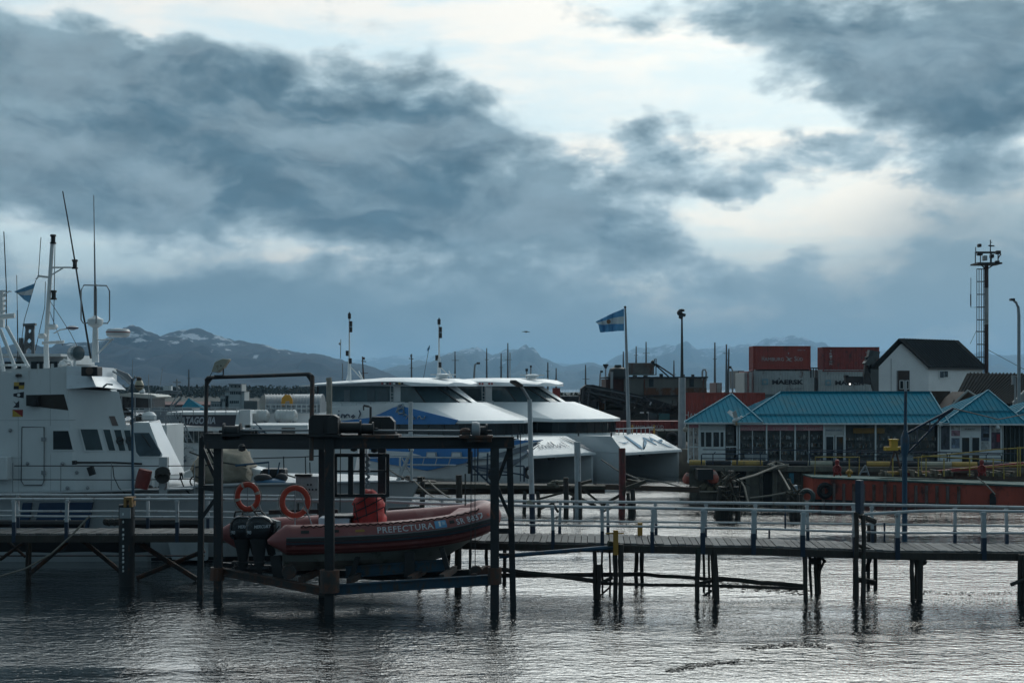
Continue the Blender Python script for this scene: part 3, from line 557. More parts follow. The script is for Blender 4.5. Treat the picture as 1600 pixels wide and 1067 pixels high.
# lamp gantry
mb = MB(); mb.tube([P(322, 594, 42.8), P(325, 590, 42.7), P(484, 584.5, 40.8), P(488, 588, 40.7)], .055, 8); obj('gantry_bar', mb, steel, lift)
mb = MB(); mb.tube([P(323, 592, 42.8), P(321, 690, 42.8)], .06, 8); obj('gantry_leg', mb, steel, lift)
mb = MB(); mb.tube([P(488, 588, 40.6), P(486.5, 719, 40.0)], .065, 8); obj('gantry_leg', mb, steelr, lift)
mb = MB(); mb.prism([P(478, 587, 40.7), P(488, 587, 40.7), P(488, 602, 40.7)], (0, .04, 0)); mb.prism([P(324, 592, 42.7), P(332, 592, 42.7), P(324, 603, 42.7)], (0, .04, 0)); obj('gusset', mb, steel, lift)
fl = thing('floodlight', 'weathered cream floodlight tilted up on top of the boat lift gantry', 'floodlight', P(342, 588, 42.5))
Y = 42.5; mb = MB(); a = P(333, 575, Y); b = P(356, 565, Y-.1)
mb.prism([P(330, 581, Y-.2), P(335, 566, Y-.2), P(347, 560, Y-.2), P(358, 561, Y-.2), P(349, 574, Y-.2), P(340, 582, Y-.2)], (0, .4, 0)); obj('housing', mb, M('faded cream', (.42, .40, .33), .6, rust=RUST, amt=.3, rs=7), fl, bevel=.02)
mb = MB(); mb.tube([P(342, 588, Y), P(349, 586, Y), P(349, 576, Y), P(345, 571, Y-.22)], .02, 6); mb.box((Xw(336, Y), Y-.12, Zw(589, Y)), (Xw(350, Y), Y+.12, Zw(586, Y))); obj('bracket', mb, steel, fl)
mb = MB(); mb.tube([P(331, 582, Y-.1), P(326, 592, Y), P(322, 620, Y+.2), P(322, 690, Y+.2)], .012, 4); obj('cable', mb, black, fl)
# hanging ladder-like frame by the middle posts
Y = 42.2; mb = MB()
for a, b, r in [((524,711),(606,711),.06),((524,774),(606,774),.06),((606,709),(606,776),.055),((524,736),(606,736),.03),((548,711),(548,774),.085),((566,700),(566,774),.09),((524,709),(524,776),.06)]:
    mb.bar(P(*a, Y), P(*b, Y), r*1.7, r*1.7)
obj('hanging_frame', mb, steel, lift)
for x, a, b, Y in ((532, 700, 800, 41.5), (572, 700, 735, 41.6), (736, 700, 890, 41), (742, 700, 906, 41.3), (640, 700, 705, 41)):
    mb = MB(); mb.tube([P(x, a, Y), P(x+rnd.uniform(-1, 1), b, Y)], .014, 5); obj('hoist_cable', mb, ropd, lift)
mb = MB()
for k in range(11): mb.lathe([(.02, -.06), (.05, -.03), (.05, .03), (.02, .06)], P(573+(k % 2)*3, 712+k*4.6, 41.6), 7)
obj('hoist_chain', mb, galv, lift)
mb = MB(); mb.tube([P(733, 700, 41), P(733, 740, 41)], .04, 6); mb.tube([P(727, 740, 41), P(727, 790, 41)], .02, 6); obj('hoist_block', mb, ropd, lift)
# cradle under the boat
blu = M('peeling blue', (.018, .06, .10), .6, var=.3, rust=(.05, .045, .04), amt=.42, rs=5)
beam((522, 921), (770, 905), 40.5, 40.9, .26, .22, blu, 'cradle_beam'); beam((350, 893), (515, 925), 42.6, 40.4, .2, .2, steelr, 'cradle_beam')
beam((540, 893), (700, 882), 42.2, 42.2, .3, .2, blu, 'cradle_beam'); beam((345, 884), (600, 900), 43.5, 43.3, .2, .2, steel, 'cradle_beam')
beam((600, 900), (775, 893), 43.3, 42.8, .18, .2, steel, 'cradle_beam')
for x, Ya, Yb, y in ((470, 41, 43.4, 898), (545, 40.9, 43.3, 900), (640, 40.9, 43, 897), (690, 40.9, 42.9, 894), (740, 40.9, 42.8, 893)):
    mb = MB(); A = P(x, y+8, Ya); B = V((A.x+.3, Yb, A.z)); mb.bar(A, B, .14, .18); obj('cross_beam', mb, steelr, lift)
for (x0, y0, x1, y1, Y) in ((430, 868, 436, 905, 41.9), (560, 868, 548, 905, 42.1), (640, 862, 640, 900, 42.1), (690, 855, 700, 890, 42.2)):
    mb = MB(); mb.bar(P(x0, y0, Y), P(x1, y1, Y), .3, .14); obj('cradle_pad', mb, black, lift)
for x in (452, 744, 764):
    mb = MB(); mb.lathe([(.03, -.06), (.2, -.06), (.22, 0), (.2, .06), (.03, .06)], P(x, 893+(x-452)*.005, 41.2), 14, (0, 1, 0)); obj('guide_wheel', mb, steelr, lift)
# control cabinet on the footbridge behind the outboards
Y = 46.5; cb = thing('control_cabinet', 'grey steel control cabinet with rows of small round knobs behind the lifebuoys', 'cabinet', (Xw(483, Y), Y, Zw(800, Y)))
mb = MB(); mb.box((Xw(462, Y), Y, Zw(786, Y)), (Xw(497.5, Y), Y+.7, Zw(744, Y))); obj('box', mb, M('cabinet grey', (.30, .32, .33), .5), cb, bevel=.02)
mb = MB(); mb.box((Xw(470, Y), Y-.02, Zw(784, Y)), (Xw(496.5, Y), Y, Zw(745.5, Y))); dr = obj('door', mb, M('cabinet door', (.34, .36, .37), .5), cb)
for q in ((481, 757), (486, 757), (478, 764.5), (483.5, 764.5), (488.5, 764.5), (494, 764.5), (478, 771), (484, 771)):
    mb = MB(); mb.lathe([(.03, -.03), (.035, 0), (.03, .03)], P(*q, Y-.03), 8, (0, 1, 0)); obj('knob', mb, black, dr)
mb = MB()
for x in (464, 479, 495): mb.box((Xw(x, Y), Y+.1, Zw(808, Y)), (Xw(x+2, Y), Y+.2, Zw(786, Y)))
obj('stand', mb, black, cb)
mb = MB(); mb.box((Xw(461, Y), Y-.1, Zw(743.8, Y)), (Xw(487, Y), Y+.2, Zw(740.5, Y))); obj('roof', mb, black, cb)
Y = 45.4; mb = MB(); mb.tube([P(607, 812, Y), P(607, 795, Y), P(655, 792, Y), P(655, 812, Y)], .04, 6); mb.tube([P(640, 792, Y), P(632, 815, Y)], .04, 6)
for q in [((497,799),(528,799)),((420,800),(497,799))]: mb.bar(P(*q[0], Y), P(*q[1], Y), .06, .14)
tag(obj('boarding_rail', mb, black), 'low black boarding rail behind the rescue boat', 'rail')
# ================================================================= the red rescue boat
RB = thing('rescue_boat', 'faded red inflatable rescue boat hanging in the boat lift with two black outboards', 'inflatable boat', (Xw(560, 42.5), 42.5, .9))
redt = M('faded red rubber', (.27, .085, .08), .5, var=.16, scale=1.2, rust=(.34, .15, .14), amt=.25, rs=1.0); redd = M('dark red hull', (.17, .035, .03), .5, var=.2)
pinkt = M('pink faded rubber', (.36, .14, .135), .55, var=.12)
near = [(424, 843, 41.6), (440, 843, 41.62), (470, 843, 41.7), (540, 841, 41.9), (620, 836.5, 42.2), (690, 829, 42.5), (730, 820, 42.8), (752, 812, 43.1)]
bow = [(761, 806, 43.6), (752, 803, 44.2)]
far = [(735, 808, 44.5), (700, 812, 44.6), (640, 817, 44.4), (540, 824, 44.15), (440, 830, 43.9), (370, 834, 43.7), (352, 834, 43.65)]
RR = .44
def tubep(pts, r, n=20): mb = MB(); mb.tube([P(*p) for p in pts], r, n); return mb
pn = near+bow+far
cat_ = [P(*p) for p in pn]
def smoothp(pts, k=4):
    out = []
    for i in range(len(pts)-1):
        p0 = pts[max(i-1, 0)]; p1 = pts[i]; p2 = pts[i+1]; p3 = pts[min(i+2, len(pts)-1)]
        for j in range(k):
            t = j/k; out.append(.5*((2*p1)+(p2-p0)*t+(2*p0-5*p1+4*p2-p3)*t*t+(3*p1-p0-3*p2+p3)*t**3))
    out.append(pts[-1]); return out
cl = smoothp(cat_, 4)
def rad(i, n): 
    t = i/(n-1); e = min(t, 1-t)*n/4
    return RR
cone0 = P(417, 845, 41.55)-V((.16, 0, 0)); cone1 = P(340, 836, 43.6)
tp = [cone0-V((.0, 0, 0)), cone0+V((.2, 0, 0)), P(446, 843, 41.62)]+[c for c in cl if c.x > P(452, 843, 41.62).x]
# split end: near run, bow, far run with cones at the stern
near_i = [c for c in cl[:cl.index(min(cl, key=lambda c: abs(c.y-43.65)+abs(c.x-P(761,806,43.6).x)))+1]]
full = [P(418, 846, 41.55), P(424, 845, 41.57), P(447, 843, 41.65)]+[c for c in cl if c.x > P(456, 843, 41.65).x and (c.y < 43.62 or c.x > 0 or True)]
full = [c for c in full if not (c.y > 43.6 and c.x < P(372, 834, 43.7).x)]+[P(368, 834, 43.7), P(344, 834, 43.62), P(337, 835, 43.6)]
rs_ = [.06, .14, RR]+[RR]*(len(full)-6)+[RR, .14, .06]
mb = MB(); mb.tube(full, rs_, 22); tb = obj('inflatable_tube', mb, redt, RB, smooth=60)
def along(px, pts=full):                                # point of the near run above a column
    for a, b in zip(pts, pts[1:]):
        pa = 800+F*a.x/a.y; pb = 800+F*b.x/b.y
        if pa <= px <= pb and a.y < 43.7: t = (px-pa)/(pb-pa); return a+(b-a)*t, (b-a).normalized()
    return None
def skin(px, ang, off=.0):                               # on the outside of the near tube, ang from level toward up
    c, d = along(px); o = V((d.y, -d.x, 0)).normalized(); up = d.cross(o)*-1
    if up.z < 0: up = -up
    return c+(o*math.cos(ang)+up*math.sin(ang))*(RR+off)
# rubbing strakes, grab line, lower red band
def strip(px0, px1, a0, a1, off, m, name, parent=tb, n=40, f=None):
    mb = MB(); rows = []
    for i in range(n+1):
        px = px0+(px1-px0)*i/n
        rows.append([skin(px, a0, off*.2), skin(px, a0, off), skin(px, (a0+a1)/2, off*1.02), skin(px, a1, off), skin(px, a1, off*.2)])
    mb.grid(rows); return obj(name, mb, m, parent)
gry = M('grey rubber', (.16, .165, .17), .6, var=.15)
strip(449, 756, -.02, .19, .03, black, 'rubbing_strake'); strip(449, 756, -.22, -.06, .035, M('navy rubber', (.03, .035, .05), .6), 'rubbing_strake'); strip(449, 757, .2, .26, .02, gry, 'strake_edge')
mb = MB(); mb.tube([skin(x, 1.02+.08*math.sin(x*.6), .03) for x in range(470, 750, 4)], .025, 6); obj('grab_line', mb, M('maroon rope', (.05, .012, .015), .8), tb)
# lettering on the tube: stood on the tube's curve
def tube_text(s, pxa, pxb, a0, a1, m):
    cu = bpy.data.curves.new('t', 'FONT'); cu.body = s; cu.size = 1; cu.extrude = 0; cu.resolution_u = 2; cu.offset = .012; cu.space_character = 1.1
    t = bpy.data.objects.new('t', cu); COL.objects.link(t); me = bpy.data.meshes.new_from_object(t.evaluated_get(bpy.context.evaluated_depsgraph_get())); bpy.data.objects.remove(t)
    bm = bmesh.new(); bm.from_mesh(me); bmesh.ops.triangulate(bm, faces=bm.faces); bmesh.ops.subdivide_edges(bm, edges=[e for e in bm.edges if e.calc_length() > .3], cuts=2, use_grid_fill=False); bmesh.ops.triangulate(bm, faces=bm.faces); bm.to_mesh(me); bm.free()
    xs = [v.co.x for v in me.vertices]; ys = [v.co.y for v in me.vertices]; x0, x1, y0, y1 = min(xs), max(xs), min(ys), max(ys)
    for v in me.vertices:
        v.co = skin(pxa+(pxb-pxa)*(v.co.x-x0)/(x1-x0), a0+(a1-a0)*(v.co.y-y0)/(y1-y0), .008)-LOC[tb]
    me.materials.append(m); return objn('lettering', me, tb)
lw = M('letter grey white', (.56, .58, .61), .6, var=.1)
tube_text('PREFECTURA', 588, 675, .34, .80, lw); tube_text('SR 8837', 709, 746, .34, .78, lw)
def patch(x0, x1, a0, a1, m, name, n=6, off=.01):
    mb = MB(); mb.grid([[skin(x0+(x1-x0)*i/n, a0+(a1-a0)*j/n, off) for j in range(n+1)] for i in range(n+1)]); return obj(name, mb, m, tb)
patch(677, 694, .32, .88, M('decal sky blue', (.13, .34, .58), .5, var=.15), 'flag_decal'); patch(683, 686, .42, .80, white, 'decal_mark', off=.016); patch(688, 692, .5, .75, M('decal pale', (.35, .5, .65), .5), 'decal_mark', off=.016)
patch(699, 706, .5, .74, black, 'valve', off=.02); patch(470, 483, .5, .72, black, 'handle', off=.02); patch(519, 529, .52, .72, black, 'handle', off=.02); patch(554, 568, .5, .66, M('faded gold', (.35, .2, .04), .6), 'decal_mark', off=.012); patch(748, 751, .4, .6, orange, 'decal_mark', off=.012)
# rigid hull under the tubes: a loft from transom to stem
def hullrow(px, Y0, Y1, ytop, ykeel):
    a = P(px, ytop, Y0); b = P(px, ytop, Y1); b.z = a.z; k = P(px, ykeel, (Y0+Y1)/2); mid = (Y0+Y1)/2
    return [a, V((a.x+.02, Y0+.25, (a.z+k.z)/2)), V((k.x, mid, k.z)), V((b.x+.02, Y1-.25, (a.z+k.z)/2)), b, V((b.x, Y1-.3, a.z+.1)), V((a.x, Y0+.3, a.z+.1))]
mb = MB(); mb.loft([hullrow(*q) for q in ((442, 41.5, 43.9, 858, 892), (520, 41.6, 44, 858, 890), (600, 42.0, 44.2, 854, 886), (660, 42.4, 44.3, 848, 880), (700, 42.7, 44.3, 840, 868), (733, 43.1, 44.2, 830, 846), (748, 43.4, 44, 820, 832))])
obj('hull', mb, M('hull grey green', (.20, .21, .19), .5, var=.2, rust=(.09, .09, .07), amt=.3), RB)
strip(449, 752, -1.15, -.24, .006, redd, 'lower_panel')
mb = MB(); mb.loft([[P(440, 826, 41.9), P(440, 838, 41.9), P(430, 838, 43.6), P(430, 826, 43.6)], [P(735, 812, 43.2), P(735, 818, 43.2), P(735, 818, 44.2), P(735, 812, 44.2)]]); obj('floor', mb, M('deck light grey', (.5, .52, .55), .5), RB)
mb = MB(); mb.bar(P(436, 838, 41.9), P(420, 832, 43.7), .12, .9); obj('transom', mb, M('transom grey', (.3, .31, .3), .6), RB)
mb = MB(); mb.prism([P(703, 806, 43.6), P(717, 796, 43.8), P(758, 795, 43.9), P(748, 804, 43.2), P(725, 808, 42.9)], (0, 0, .06)); obj('bow_dodger', mb, pinkt, RB)
mb = MB(); mb.prism([P(748, 804, 43.2), P(726, 812, 42.95), P(722, 810, 43.1), P(735, 801, 43.7), P(757, 795, 43.9)], (0, 0, .09)); obj('bow_step', mb, white, RB)
# console under a red tarpaulin, seat
cb_ = P(576, 818, 43.1); mb = MB(); rings = []
rnd2 = random.Random(5)
prof = [(0, .48, .44), (.22, .50, .46), (.45, .47, .44), (.65, .43, .40), (.8, .42, .40), (.92, .38, .36), (1.0, .2, .2)]
for h, rx, ry in [(0,.50,.44),(.2,.52,.46),(.35,.46,.44),(.5,.44,.42),(.62,.47,.42),(.75,.42,.4),(.86,.30,.30),(.96,.24,.24),(1.02,.12,.12)]:
    rings.append([cb_+V((rx*math.copysign(abs(math.cos(t))**.75, math.cos(t))*(1+rnd2.uniform(-.1, .1)), ry*math.copysign(abs(math.sin(t))**.75, math.sin(t))*(1+rnd2.uniform(-.08, .08)), h*1.06-.05+rnd2.uniform(-.03, .03))) for t in [2*PI*k/26 for k in range(26)]])
mb.loft(rings); rc = obj('console_cover', mb, M('red tarpaulin', (.50, .035, .03), .6, var=.3, scale=4, bump=.8, bs=5), RB, smooth=60)
mb = MB()
for k, (x, a, b) in enumerate(((560, 0, 1), (574, 0, 1), (590, 0, 1))): pass
for a, b in (((553,800),(598,778)),((552,812),(600,792)),((556,788),(580,772)),((560,815),(553,785)),((575,818),(568,770)),((590,816),(588,775))):
    mb.tube([P(*a, 42.66), P((a[0]+b[0])/2, (a[1]+b[1])/2+1, 42.62), P(*b, 42.68)], .018, 5)
obj('lashing', mb, black, rc)
mb = MB(); mb.box((Xw(499, 42.8), 42.6, Zw(826, 42.8)), (Xw(547, 42.8), 43.4, Zw(808, 42.8))); st = obj('seat_locker', mb, M('locker white', (.5, .54, .6), .5), RB, bevel=.03)
mb = MB(); mb.box((Xw(516, 42.8), 42.56, Zw(808, 42.8)), (Xw(553, 42.8), 43.44, Zw(804.5, 42.8))); obj('seat_lid', mb, black, st, bevel=.02)
mb = MB()
for x in (366, 378): mb.tube([P(x, 808, 43.5), P(x+2, 799, 43.5), P(x+30, 798, 43.2), P(x+38, 806, 43.0), P(x+40, 820, 43)], .03, 7)
obj('stern_frame', mb, black, RB)
# lifebuoys, each on a short stand at the stern
def buoy(cx, cy, Y, rx, ry, tilt, lab, strip_at):
    o = thing('lifebuoy', lab, 'lifebuoy', P(cx, cy+22, Y), 'orange lifebuoys standing over the stern of the rescue boat')
    c = P(cx, cy, Y); mb = MB(); n = 30; rings = []
    ux = V((math.cos(tilt), math.sin(tilt), 0)); uz = V((0, 0, 1)); nn = ux.cross(uz)
    for k in range(n+1):
        t = 2*PI*k/n; d = ux*math.cos(t)+uz*math.sin(t); cc = c+ux*(rx*math.cos(t))+uz*(ry*math.sin(t))
        rings.append([cc+d*(.085*math.cos(a))+nn*(.06*math.sin(a)) for a in [2*PI*j/10 for j in range(10)]])
    mb.loft(rings, cap=False); obj('ring', mb, orange, o, smooth=60)
    for s in strip_at:
        mb = MB(); rr = []
        for k in range(4):
            t = s+k*.07; d = ux*math.cos(t)+uz*math.sin(t); cc = c+ux*(rx*math.cos(t))+uz*(ry*math.sin(t)); rr.append([cc+d*(.094*math.cos(a))+nn*(.07*math.sin(a)) for a in [2*PI*j/10 for j in range(10)]])
        mb.loft(rr, cap=False); obj('band', mb, M('band cream', (.5, .42, .36), .6), o, smooth=60)
    mb = MB(); mb.tube([c+ux*(rx+.1)*math.cos(t)*1.03+uz*(ry+.1)*math.sin(t)*1.03+V((0, 0, .02*math.sin(t*8))) for t in [2*PI*k/40 for k in range(41)]], .012, 5); obj('hand_rope', mb, rope, o)
    mb = MB(); mb.tube([P(cx, cy-20, Y-.02), P(cx, cy+38, Y-.02)], .018, 6); mb.tube([P(cx+6, cy-20, Y+.05), P(cx+26, cy+35, Y)], .02, 6); obj('stand', mb, galv, o)
buoy(387, 776, 43.2, .33, .375, -.2, 'left orange lifebuoy with cream bands standing above the far stern of the rescue boat', (.2, 1.9, 3.3, 5.2))
buoy(461, 783.5, 42.3, .38, .41, .25, 'right orange lifebuoy with one white band standing on the near stern of the rescue boat', (5.55,))
# outboard engines
def outboard(cx, Y, lab, s=1.0):
    o = thing('outboard_engine', lab, 'outboard engine', P(cx, 838, Y), 'black outboards on the transom of the rescue boat')
    d = V((.0, 1, 0)); mb = MB(); w = .24*s
    def sec(pts, dx): return [p for p in pts]
    # cowl: rounded box lofted upward, long side fore and aft
    def ring(y, x0, x1, yy, ww):
        z = Zw(y, Y); a = Xw(cx+x0, Y); b = Xw(cx+x1, Y); m_ = (a+b)/2; hx = (b-a)/2
        return [V((m_+hx*math.copysign(abs(math.cos(t))**.55, math.cos(t)), Y+ww*math.copysign(abs(math.sin(t))**.6, math.sin(t)), z)) for t in [2*PI*k/20 for k in range(20)]]
    mb.loft([ring(841, -17, 16, 0, w*.8), ring(837, -20, 21, 0, w), ring(828, -21, 23, 0, w*1.05), ring(816, -20, 22, 0, w*1.05), ring(809, -15, 17, 0, w*.95), ring(805.5, -8, 9, 0, w*.7)]); cw = obj('cowl', mb, M('gloss black', (.014, .015, .018), .22, var=.2), o, smooth=50)
    text('brand', 'MERCURY', P(cx-8, 825.5, Y-w*1.05-.015), (1, 0, .05), (0, 0, 1), .095, .50, lw, cw, shear=.2, bold=.02)
    mb = MB(); mb.tube([P(cx-17, 811, Y-w*1.0), P(cx-10, 807.5, Y-w*.98), P(cx+8, 808, Y-w*.96), P(cx+17, 812, Y-w*1.0)], .012, 6); obj('cowl_trim', mb, galv, cw)
    text('number', '90', P(cx-19, 834, Y-w*.9), (1, -.4, 0), (0, 0, 1), .1, .14, lw, cw)
    mb = MB(); mb.loft([ring(841, -15, 14, 0, .17), ring(856, -11, 10, 0, .13), ring(874, -8, 8, 0, .11), ring(892, -7, 7, 0, .08)]); leg_ = obj('mid_leg', mb, black, o)
    mb = MB(); mb.box((Xw(cx-17, Y), Y-.17, Zw(879, Y)), (Xw(cx+10, Y), Y+.17, Zw(876.5, Y))); mb.lathe([(.02, -.35), (.09, -.2), (.09, .12), (.05, .3)], P(cx-1, 888, Y), 12, (1, 0, 0)); mb.prism([P(cx-4, 892, Y-.02), P(cx+6, 892, Y-.02), P(cx+1, 904, Y-.02)], (0, .04, 0)); obj('gearcase', mb, black, o)
    mb = MB(); c = P(cx-13, 888, Y)
    for k in range(3):
        a = 2*PI*k/3+.5; r1 = V((0, math.cos(a), math.sin(a))); r2 = V((0, math.cos(a+.7), math.sin(a+.7)))
        mb.prism([c+r1*.05, c+r1*.2+V((-.05, 0, 0)), c+r2*.2+V((.04, 0, 0)), c+r2*.05], (-.015, 0, 0))
    obj('propeller', mb, steel, o)
    mb = MB(); mb.bar(P(cx+12, 838, Y), P(cx+20, 866, Y+.1), .26, .14); obj('mount', mb, black, o)
    return o
outboard(380, 42.9, 'left of the two black outboards, farther from the camera and partly hidden behind the other'); outboard(405, 42.1, 'right of the two black outboards, nearer to the camera, on the red rescue boat')
mb = MB(); mb.tube([P(424, 838, 41.9), P(436, 822, 41.9), P(436, 815, 42.1), P(424, 820, 42.2)], .02, 6); tag(obj('fuel_hose', mb, black), 'thin black hose looping from the near outboard to the boat', 'hose')
# ================================================================= white patrol ship on the left
YS = 52.
SH = thing('patrol_ship', 'large white patrol ship with navy hull stripes and painted signal flags behind the footbridge', 'ship', (-13, 54, 0))
S1 = Plane((0, YS, 0), (1, 0, 0), (0, -1, 0))                       # side of the deckhouse
c1 = P(118, 700, YS); S2 = Plane(c1, (1, .42, 0)); c2 = S2.pt(207, 700); S3 = Plane(c2, (1, .12, 0))
# hull: stations by column with depth of the near side and of the centre line
def station(px, Yn, top, wl, Yc=55.6, dw=.35):
    a = P(px, top, Yn); w = V((a.x, Yn+dw, .0)); 
    return a, w
st = [(-140, 52.0, 773.5, .3), (0, 52, 773, .35), (120, 52, 771, .45), (230, 52, 766, .6), (300, 52, 761, .8), (400, 52.1, 757, 1.1), (480, 52.5, 755.5, 1.35), (550, 53.2, 753.5, 1.5), (600, 54.0, 752.5, 1.35), (640, 55.0, 751.5, .75), (657, 55.6, 751, .1)]
rows = []
for px, Yn, top, dw in st:
    a = P(px, top, Yn); f = max(0, (px-480)/177); xs = a.x; back = f*1.5
    n = a; f2 = V((xs, 111.2-Yn, a.z))
    bx = xs-back
    rows.append([n, V((xs-back*.25, Yn+dw*.3, a.z*.72)), V((xs-back*.6, Yn+dw*.65, a.z*.38)), V((bx, Yn+dw, 0)), V((bx-.1, min(Yn+dw+.6, 55.5), -.9)), V((bx-.1, max(111.2-Yn-dw-.6, 55.7), -.9)), V((bx, 111.2-Yn-dw, 0)), V((xs-back*.25, 111.2-Yn-dw*.3, a.z*.72)), f2])
mb = MB(); mb.loft(rows); hl = obj('hull', mb, hullg, SH, smooth=40)
# dark boot topping and shade: hull skin, raised at left to paint footbridge shade
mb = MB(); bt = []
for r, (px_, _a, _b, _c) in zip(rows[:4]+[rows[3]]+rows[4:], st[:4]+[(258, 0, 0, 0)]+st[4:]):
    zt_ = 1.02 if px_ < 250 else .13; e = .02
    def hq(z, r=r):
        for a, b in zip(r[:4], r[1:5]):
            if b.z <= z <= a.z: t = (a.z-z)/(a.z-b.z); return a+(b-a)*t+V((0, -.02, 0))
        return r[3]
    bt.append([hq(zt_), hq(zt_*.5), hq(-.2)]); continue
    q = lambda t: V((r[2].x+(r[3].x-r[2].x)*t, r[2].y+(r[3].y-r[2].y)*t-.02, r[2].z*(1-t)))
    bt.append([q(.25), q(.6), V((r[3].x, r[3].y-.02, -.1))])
mb.grid(bt); obj('boot_topping_and_shade', mb, M('boot topping and shade', (.012, .012, .014), .6), hl)
mb = MB(); mb.tube([rw[0]+V((0, -.03, .0)) for rw in rows], .06, 6); obj('gunwale', mb, galv, hl)
def decal(pl, pts, m, parent, name='decal', off=.02, th=.03):
    q = [pl.pt(*p) for p in pts]; q = [a+pl.n*off for a in q]; mb = MB(); mb.prism(q, pl.n*-th); return obj(name, mb, m, parent)
HS = Plane((0, YS+.13, 0), (1, 0, 0), (0, -1, 0))
stripe = M('stripe blue', (.012, .045, .11), .5, var=.2)
for q in ([(38, 785), (52, 785), (45, 824), (31, 824)], [(64, 785), (147, 784), (138, 824), (56, 824)]): decal(HS, q, stripe, hl, 'stripe', off=.16, th=.3)
decal(HS, [(262, 838), (322, 838), (322, 875), (270, 873)], M('hull patch', (.38, .42, .44), .5), hl, 'hull_patch', off=.12, th=.5)
# anchor mark
mb = MB(); q = lambda x, y: P(x, y, YS-.12); mb.tube([q(105, 810), q(105, 822)], .03, 5); mb.tube([q(105+5*math.cos(t), 814-5*math.sin(t)) for t in [PI*k/8 for k in range(9)]], .035, 5); mb.prism([q(86, 812), q(88, 812), q(89, 818), q(85, 818)], (0, .1, 0)); obj('hull_emblem', mb, white, hl)
# superstructure blocks
def block(pl_pts, depth, name, m, parent, bevel=.0, smooth=35):
    mb = MB(); mb.prism(pl_pts, depth); return obj(name, mb, m, parent, bevel=bevel, smooth=smooth)
top = [(-140, 596), (0, 583), (52, 577.5), (106, 571)]
# side face outline, chamfer outline, front outline -> one closed body
D = 6.6
outl_l = [S1.pt(-140, 773), S1.pt(118, 771), S2.pt(207, 768), S3.pt(262, 766)]
outl_m = [S1.pt(-140, 690), S1.pt(118, 690), S2.pt(207, 690), S3.pt(262, 735)]
mb = MB()
A = lambda x, y: S1.pt(x, y); B = lambda x, y: S2.pt(x, y)
side = [A(-140, 773), A(-140, 596), A(0, 583.5), A(52, 578), A(104, 572), A(104, 609), A(118, 771)]
# the body behind the side face
mb.prism(side, (0, D, 0)); body = obj('superstructure', mb, shipw, SH)
# wheelhouse front quarter, raked forward of the side
mb = MB(); fr = [A(103.9, 606), B(186, 612), B(212, 735), B(214, 768), A(118, 771)]
bk = [v+V((0, D-.3, 0)) for v in (fr[0], fr[4])]
inn = [V((v.x-(1.6 if k in (1, 2, 3) else 0), YS+D-1.2, v.z)) for k, v in enumerate(fr)]
mb.prism(fr, (0, 0.001, 0)) if False else mb.add(fr+inn, [(0, 1, 2, 3, 4), (9, 8, 7, 6, 5)]+[(i, i+5, (i+1) % 5+5, (i+1) % 5) for i in range(5)])
wf = obj('wheelhouse', mb, shipw, SH)
# visor that juts out round the bridge roof
mb = MB(); o_ = .55
bk_ = lambda p: V((p.x-(1.3 if p.y > 53 else 0), YS+5.5, p.z))
v0 = [P(104, 608, YS-.02), P(150, 604, YS-.5), P(197, 609, 53.2)]; v0 += [bk_(v0[2]), bk_(v0[0])]
v1 = [P(104, 585, YS-.01), P(143, 588, YS-.1), P(176, 589, 53.6)]; v1 += [bk_(v1[2]), bk_(v1[0])]
v2 = [P(104, 571.5, YS-.01), P(140, 572.5, YS+.0), P(178, 575, 53.7)]; v2 += [bk_(v2[2]), bk_(v2[0])]
mb.loft([v0, v1, v2]); obj('bridge_visor', mb, M('visor white', (.70, .74, .78), .3, var=.08), SH, smooth=15)
mb = MB(); mb.prism([P(180, 576, 53.8), P(200, 584, 53.8), P(207, 592, 53.8), P(204, 598, 53.8), P(190, 592, 53.8)], (0, .06, 0)); obj('wing_screen', mb, M('wing grey', (.20, .22, .24), .4), SH)
mb = MB(); mb.tube([P(203, 600, 53.6), P(190, 588, 53.6), P(176, 580, 53.4)], .04, 6); mb.tube([P(160, 606, 52), P(167, 600, 51.8), P(176, 601, 51.9)], .035, 6); obj('bracket', mb, galv, SH)
# loudspeaker horn box
mb = MB(); mb.box((Xw(128.5, YS-.6), YS-.75, Zw(587.5, YS-.6)), (Xw(154, YS-.6), YS-.1, Zw(573, YS-.6))); hb = obj('horn_box', mb, black, SH, bevel=.03)
mb = MB(); mb.lathe([(.14, -.06), (.05, .02), (.02, .03)], P(140.5, 579.5, YS-.76), 14, (0, 1, 0)); obj('horn', mb, M('horn bronze', (.12, .08, .06), .5), hb)
# recess with dark louvre
decal(S1, [(42, 617), (100, 616), (107, 641), (63, 636), (42, 634)], M('louvre dark', (.035, .028, .022), .6, var=.3), body, 'vent_recess', .012, .1)
mb = MB(); mb.box((Xw(43, YS-.2), YS-.35, Zw(634, YS-.2)), (Xw(61, YS-.2), YS, Zw(617, YS-.2))); mb.lathe([(.13, -.05), (.13, 0), (.08, .03)], P(52, 627, YS-.4), 12, (0, 1, 0)); obj('searchlight_box', mb, black, body)
